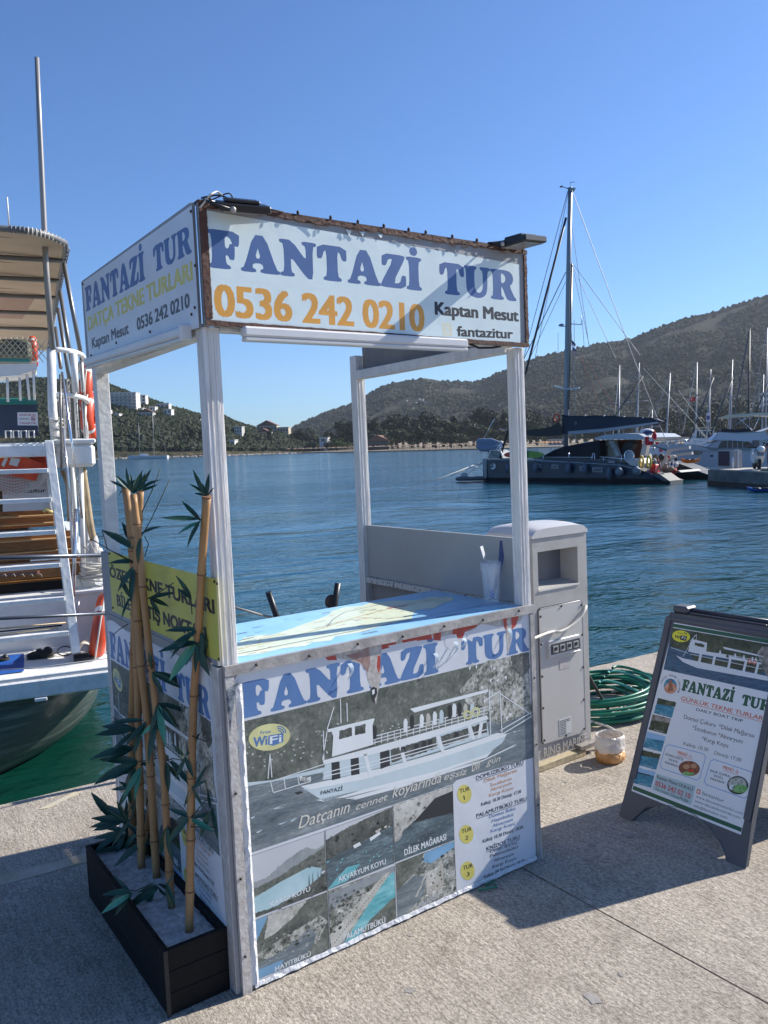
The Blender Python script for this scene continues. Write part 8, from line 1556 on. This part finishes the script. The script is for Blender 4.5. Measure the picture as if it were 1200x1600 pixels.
MB().prism([mo - md * .36 + ms_ * a + EZ * b for a, b in ((-.14, .72), (.14, .72), (.17, .9), (-.17, .9))], -md * .03, mcb).build('tail_light', mc); MB().prism([mo + md * 1.05 - ms_ * .2 + EZ * 1.1, mo + md * 1.05 + ms_ * .2 + EZ * 1.1, mo + md * .95 + ms_ * .16 + EZ * 1.5, mo + md * .95 - ms_ * .16 + EZ * 1.5], md * .02, mat('smoked_screen', (.1, .12, .15), .2)).build('windscreen', mc)
MB().tube([mo + md * .9 - ms_ * .36 + EZ * 1.12, mo + md * 1.0 + EZ * 1.1, mo + md * .9 + ms_ * .36 + EZ * 1.12], .02, 6).build('handlebar', mc, mk)
for s_ in (-1, 1): MB().tube([mo + md * .95 + ms_ * s_ * .3 + EZ * 1.12, mo + md * .98 + ms_ * s_ * .38 + EZ * 1.3], .012, 5).build('mirror_arm', mc, mk); MB().ell(mo + md * .98 + ms_ * s_ * .40 + EZ * 1.34, ms_ * .07, md * .02, EZ * .05, mk, 8, 5).build('mirror', mc)
MB().ell(mo - md * .42 + EZ * 1.05, md * .18, ms_ * .2, EZ * .16, mwh, 10, 7).build('top_box', mc); MB().prism([mo + md * a + EZ * b - ms_ * .06 for a, b in ((1.0, .35), (1.3, .62), (1.55, .55), (1.5, .5), (1.25, .5))], ms_ * .12, mwh).build('mudguard', mc)
m2 = thing('motorcycle', 'dark motor scooter half hidden behind the white one on the pier', 'motorcycle', mo + PB * 1.6 - PU * .9); mo2 = mo + PB * 1.6 - PU * 1.0
for o_ in (0, 1.2): MB().torus(mo2 + md * o_ + EZ * .3, md * .23, EZ * .23, .07, n=18, m=8).build('wheel', m2, mk, recalc=False)
MB().prism([mo2 + md * a + EZ * b - ms_ * .16 for a, b in body], ms_ * .32, mcb).build('body', m2, bevel=.04); MB().prism([mo2 + md * 1.0 - ms_ * .2 + EZ * 1.1, mo2 + md * 1.0 + ms_ * .2 + EZ * 1.1, mo2 + md * .9 + ms_ * .16 + EZ * 1.45, mo2 + md * .9 - ms_ * .16 + EZ * 1.45], md * .02, mwh).build('windscreen', m2); MB().tube([mo2 + md * .9 - ms_ * .34 + EZ * 1.12, mo2 + md * .9 + ms_ * .34 + EZ * 1.12], .02, 6).build('handlebar', m2, mk)
# two people on the pier
skin = mat('tanned_skin', (.30, .15, .095), .55); hair = mat('dark_hair', (.012, .010, .009), .7)
def person(base, fwd, pose, shirt, trousers, label, s=1.0):
    """one skinned figure; joints in metres in its own frame: x forward, y left, z up"""
    t = thing('person', label, 'person', base); lft = EZ.cross(fwd).normalized(); W_ = lambda q: base + (fwd * q[0] + lft * q[1] + EZ * q[2]) * s
    J = pose; E_ = [('pel', 'chest'), ('chest', 'neck'), ('neck', 'head'), ('head', 'crown'), ('chest', 'shL'), ('shL', 'elL'), ('elL', 'haL'), ('chest', 'shR'), ('shR', 'elR'), ('elR', 'haR'), ('pel', 'hiL'), ('hiL', 'knL'), ('knL', 'anL'), ('anL', 'toL'), ('pel', 'hiR'), ('hiR', 'knR'), ('knR', 'anR'), ('anR', 'toR')]
    rad = dict(pel=.135, chest=.15, neck=.06, head=.095, crown=.075, shL=.07, shR=.07, elL=.045, elR=.045, haL=.04, haR=.04, hiL=.095, hiR=.095, knL=.065, knR=.065, anL=.045, anR=.045, toL=.04, toR=.04)
    names = list(J); me = bpy.data.meshes.new('body'); me.from_pydata([(W_(J[n]) - base) for n in names], [(names.index(a), names.index(b)) for a, b in E_], [])
    tmp = bpy.data.objects.new('tmp', me); COL.objects.link(tmp); md_ = tmp.modifiers.new('s', 'SKIN'); md_.use_smooth_shade = True
    for i, n in enumerate(names): me.skin_vertices[0].data[i].radius = (rad[n] * s,) * 2
    me.skin_vertices[0].data[names.index('pel')].use_root = True
    tmp.modifiers.new('b', 'SUBSURF').levels = 1
    dg = bpy.context.evaluated_depsgraph_get(); out = bpy.data.meshes.new_from_object(tmp.evaluated_get(dg)); bpy.data.objects.remove(tmp)
    out.materials.clear()
    for m in (skin, shirt, trousers, hair): out.materials.append(m)
    inv = Matrix((fwd, lft, EZ))
    for p in out.polygons:
        q = inv @ p.center / s; best = min(names, key=lambda n: (Vector(J[n]) - q).length)
        p.material_index = {'crown': 3, 'head': 0, 'neck': 0, 'haL': 0, 'haR': 0, 'elL': 0, 'elR': 0, 'chest': 1, 'shL': 1, 'shR': 1, 'pel': 2, 'hiL': 2, 'hiR': 2, 'knL': 2, 'knR': 2, 'anL': 0, 'anR': 0, 'toL': 3, 'toR': 3}[best]
    link('body', out, base, t); return t
sit = dict(pel=(0, 0, .82), chest=(.10, 0, 1.18), neck=(.14, 0, 1.40), head=(.18, 0, 1.52), crown=(.17, 0, 1.62), shL=(.11, .19, 1.34), elL=(.25, .25, 1.12), haL=(.50, .2, 1.08), shR=(.11, -.19, 1.34), elR=(.25, -.25, 1.12), haR=(.50, -.2, 1.08), hiL=(.02, .12, .78), knL=(.42, .2, .66), anL=(.38, .2, .14), toL=(.52, .2, .06), hiR=(.02, -.12, .78), knR=(.42, -.2, .66), anR=(.38, -.2, .14), toR=(.52, -.2, .06))
stand = dict(pel=(0, 0, .95), chest=(.02, 0, 1.28), neck=(.02, 0, 1.50), head=(.04, 0, 1.62), crown=(.03, 0, 1.72), shL=(.02, .20, 1.44), elL=(.02, .26, 1.16), haL=(.10, .25, .92), shR=(.02, -.20, 1.44), elR=(.02, -.26, 1.16), haR=(.10, -.25, .92), hiL=(0, .10, .92), knL=(.03, .11, .50), anL=(.0, .11, .08), toL=(.14, .12, .03), hiR=(0, -.10, .92), knR=(.03, -.11, .50), anR=(.0, -.11, .08), toR=(.14, -.12, .03))
person(mo + md * -.02 + ms_ * .0 + PB * .9 + PU * .3, md, sit, mat('tan_shirt', (.22, .14, .10), .8), mat('dark_trousers', (.02, .02, .025), .8), 'dark haired person seated behind the white scooter on the pier', .93)
person(Vector((pq(1204, 733, 1.8).x, pq(1204, 733, 1.8).y, pz + .052)), md, stand, mat('black_shirt', (.012, .012, .015), .8), MATS['dark_trousers'], 'person in black at the right edge of the pier', .92)
MB().prism([pq(1187, 735.5, .3), pq(1212, 736, .3), pq(1212, 733, .3), pq(1189, 733.5, .3)], PB * .5, mat('green_tarpaulin', (.02, .10, .06), .6)).build('green_sheet', None, label='folded green sheet on the pier edge by the scooter', cat='sheet')
t = thing('pier_clutter', 'white rope pile on the left corner of the pier', 'rope', pq(1112, 733, .5))
for k in range(5): c = pq(1109 + k * 4, 731.5, .5 + .1 * k); MB().torus(c, PU * .16, PB * .14, .035, n=14, m=5).build('rope_turn', t, rope_w, recalc=False)
def kayak(px, py, lpx, hpx, m, lb_, dd=None, hd=None, z=WATER):
    c = hor(px, py, z) if dd is None else at(px, py, dd); s = depth(c) / F; v = ray(px, 700); u = hd or Vector((v.y, -v.x, 0)).normalized(); n_ = EZ.cross(u); L = lpx * s; H = hpx * s; t = thing('kayak', lb_, 'kayak', c)
    mb = MB(); n = 16; vs = []
    for i in range(n + 1):
        k = 2 * i / n - 1; w_ = .36 * (1 - abs(k) ** 2.4) + .01; z_ = H * (.55 + .45 * k * k)
        for a in range(9): th = math.pi * a / 8; vs.append(c + u * (L / 2 * k) + n_ * (w_ * math.cos(th)) + EZ * (z_ - (z_ - 0) * math.sin(th) * (1 - .5 * abs(k) ** 3)))
    mb.add(vs, [(i * 9 + j, i * 9 + j + 1, i * 9 + 10 + j, i * 9 + 9 + j) for i in range(n) for j in range(8)], m, True); mb.build('shell', t, recalc=False)
    mb = MB(); vs = []
    for i in range(n + 1): k = 2 * i / n - 1; w_ = .36 * (1 - abs(k) ** 2.4) + .01; z_ = H * (.55 + .45 * k * k); dpt = .06 if .25 < abs(k) else .16; vs += [c + u * (L / 2 * k) + n_ * w_ + EZ * z_, c + u * (L / 2 * k) + EZ * (z_ - dpt * H), c + u * (L / 2 * k) - n_ * w_ + EZ * z_]
    mb.add(vs, [(3 * i + j, 3 * i + j + 1, 3 * i + 4 + j, 3 * i + 3 + j) for i in range(n) for j in range(2)], m, True); mb.build('deck', t, recalc=False)
    for k in (-.35, .3): MB().ell(c + u * (L / 2 * k) + EZ * (H * .6), u * .22, n_ * .18, EZ * .07, black_plastic, 8, 5).build('seat', t)
    return t
kayak(1190, 769, 42, 9, mat('blue_kayak', (.01, .10, .40), .35), 'bright blue kayak floating at the foot of the pier')
kayak(1079, 724, 28, 9, mat('orange_kayak', (.70, .17, .03), .4), 'orange kayak slung between the moored boats', dd=50)
# motor yacht
mdp = 56; my = thing('motor_yacht', 'white motor yacht with flybridge and cream bimini behind the pier', 'yacht', hor(1150, 736, WATER))
yv = ray(1150, 700); yn = Vector((yv.x, yv.y, 0)).normalized(); yu = Vector((yn.y, -yn.x, 0)); yp = Pl(at(1150, 720, mdp), (yu + yn * .12).normalized(), EZ)
def yq(px, py, off=0.0): return yp.P(px, py, -off)
YB = -yp.n; hull_w = mat('yacht_grey_white', (.45, .46, .50), .3, var=.06, vscale=1)  # grey-white paint of the motor yacht
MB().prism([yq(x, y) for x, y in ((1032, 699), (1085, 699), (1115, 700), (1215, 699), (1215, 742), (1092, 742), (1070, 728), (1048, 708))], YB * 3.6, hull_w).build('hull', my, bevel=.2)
MB().prism([yq(x, y, -.03) for x, y in ((1045, 704), (1215, 704), (1215, 705.3), (1046, 705.3))], YB * .02, yg).build('rub_rail', my); MB().prism([yq(x, y, -.03) for x, y in ((1109, 711), (1115, 711), (1114, 714), (1110, 713.6))], YB * .02, darkw).build('porthole', my)
MB().prism([yq(x, y, .35) for x, y in ((1098, 700), (1110, 694), (1128, 687.5), (1215, 687), (1215, 700))], YB * 2.8, hull_w).build('cabin', my, bevel=.08)
MB().prism([yq(x, y, .30) for x, y in ((1122, 699), (1128, 689), (1168, 688), (1182, 700), (1150, 701), (1124, 701))], YB * .03, mat('yacht_dark_glass', (.015, .03, .05), .1)).build('side_window', my)
for x in (1136, 1144, 1152, 1160): MB().prism([yq(x, 689, .28), yq(x + .8, 689, .28), yq(x + .8, 700.5, .28), yq(x, 700.5, .28)], -YB * .02, hull_w).build('window_mullion', my)
MB().prism([yq(x, y, .2) for x, y in ((1111, 688), (1124, 677), (1150, 676), (1190, 674), (1215, 666), (1215, 684), (1180, 689), (1140, 688))], YB * 3.1, mat('flybridge_blue_white', (.50, .52, .58), .3)).build('flybridge', my, bevel=.08)
MB().prism([yq(x, y, 1) for x, y in ((1128, 671), (1150, 672), (1170, 670), (1172, 676), (1128, 676))], YB * 2, mat('dark_canvas', (.03, .03, .04), .7)).build('flybridge_cover', my, bevel=.05); MB().prism([yq(x, y, .1) for x, y in ((1131, 651), (1140, 648), (1188, 645.5), (1215, 647), (1215, 650), (1188, 648.5), (1134, 652))], YB * 3.0, cream).build('bimini', my, bevel=.03)
for a, b in (((1152, 651), (1175, 672)), ((1160, 657), (1173, 650)), ((1167, 651), (1150, 664)), ((1188, 648), (1176, 674)), ((1215, 660), (1196, 668))): MB().tube([yq(*a, .2), yq(*b, .2)], .03, 5).build('bimini_pole', my, steel)
MB().prism([yq(x, y, -.05) for x, y in ((1197, 672), (1206, 670), (1206, 680), (1200, 679))], YB * .05, mat('orange_mark', (.62, .25, .06), .5)).build('orange_cover', my)
for a, b in (((1036, 698), (1048, 688)), ((1048, 688), (1075, 687)), ((1075, 687), (1098, 690)), ((1055, 699), (1057, 688)), ((1070, 699), (1072, 687)), ((1084, 699), (1086, 688))): MB().tube([yq(*a, .1), yq(*b, .1)], .03, 5).build('bow_rail', my, steel)
tr = [yq(1088 + 10 * math.cos(t), 707 + 3.6 * math.sin(t), -.06) for t in [i * .45 for i in range(14)]]; MB().prism(tr, -YB * .02, mat('brown_trampoline', (.20, .12, .08), .8, col2=(.4, .33, .28), vscale=8)).build('oval_vent', my)
# second white motor cruiser and low cabins between the masts
for k, (x0, x1, yt, yb2, dd, lb_) in enumerate(((1012, 1062, 688, 712, 66, 'low white cruiser moored just behind the red ensign'), (1070, 1118, 668, 700, 70, 'white cabin cruiser with two square windows and tan cover'), (905, 942, 690, 705, 80, 'white hulled boat with a cream awning behind the catamaran roof'))):
    v = ray((x0 + x1) / 2, 700); n_ = Vector((v.x, v.y, 0)).normalized(); u = Vector((n_.y, -n_.x, 0)); pl2 = Pl(at((x0 + x1) / 2, yb2, dd), u, EZ); q = lambda px, py, off=0: pl2.P(px, py, -off); wl = 699 - .027 * ((x0 + x1) / 2 - 600) + 2.5 * F / dd
    t = thing('cabin_cruiser', lb_, 'motorboat', hor((x0 + x1) / 2, wl, WATER)); BK = -pl2.n; W_ = x1 - x0; m_ = (yt + yb2) / 2 + 2
    MB().prism([q(x0, m_), q(x1, m_ + 1), q(x1 - 1, wl), q(x0 + W_ * .12, wl)], BK * 2.8, yw).build('hull', t, bevel=.1); MB().prism([q(x0 + W_ * .25, m_ - .2, .3), q(x0 + W_ * .36, yt + 4, .3), q(x1 - W_ * .1, yt + 4, .3), q(x1 - W_ * .05, m_ - .2, .3)], BK * 2.2, yw).build('cabin', t, bevel=.06)
    for j in range(3): a = x0 + W_ * (.40 + .18 * j); MB().prism([q(a, yt + 5.5, .27), q(a + W_ * .14, yt + 5.5, .27), q(a + W_ * .14, m_ - 1.6, .27), q(a - W_ * .02, m_ - 1.6, .27)], -BK * .02, darkw).build('window', t)
    MB().prism([q(x0 + W_ * .2, yt, .1), q(x1, yt - 1, .1), q(x1, yt + .8, .1), q(x0 + W_ * .2, yt + 1.8, .1)], BK * 2.6, (cream, tanc, cream)[k]).build('awning', t)
    for j in range(4): a = x0 + W_ * (.25 + .23 * j); MB().tube([q(a, yt + 1, .2), q(a, m_, .2)], .03, 5).build('awning_post', t, steel)
for px, py, w_, lb_ in ((1027, 698, 3, 'red cushion cover on the cruiser behind the ensign'), (1033, 706, 3, 'red fender cover beside the davits'), (1037, 684, 2.5, 'narrow red flag furled on its staff behind the davits')): Box('red_cover', None, at(px, py, 62), EX * w_ * .05, EY * .2, EZ * w_ * .12, red_f, label=lb_, cat='cover')
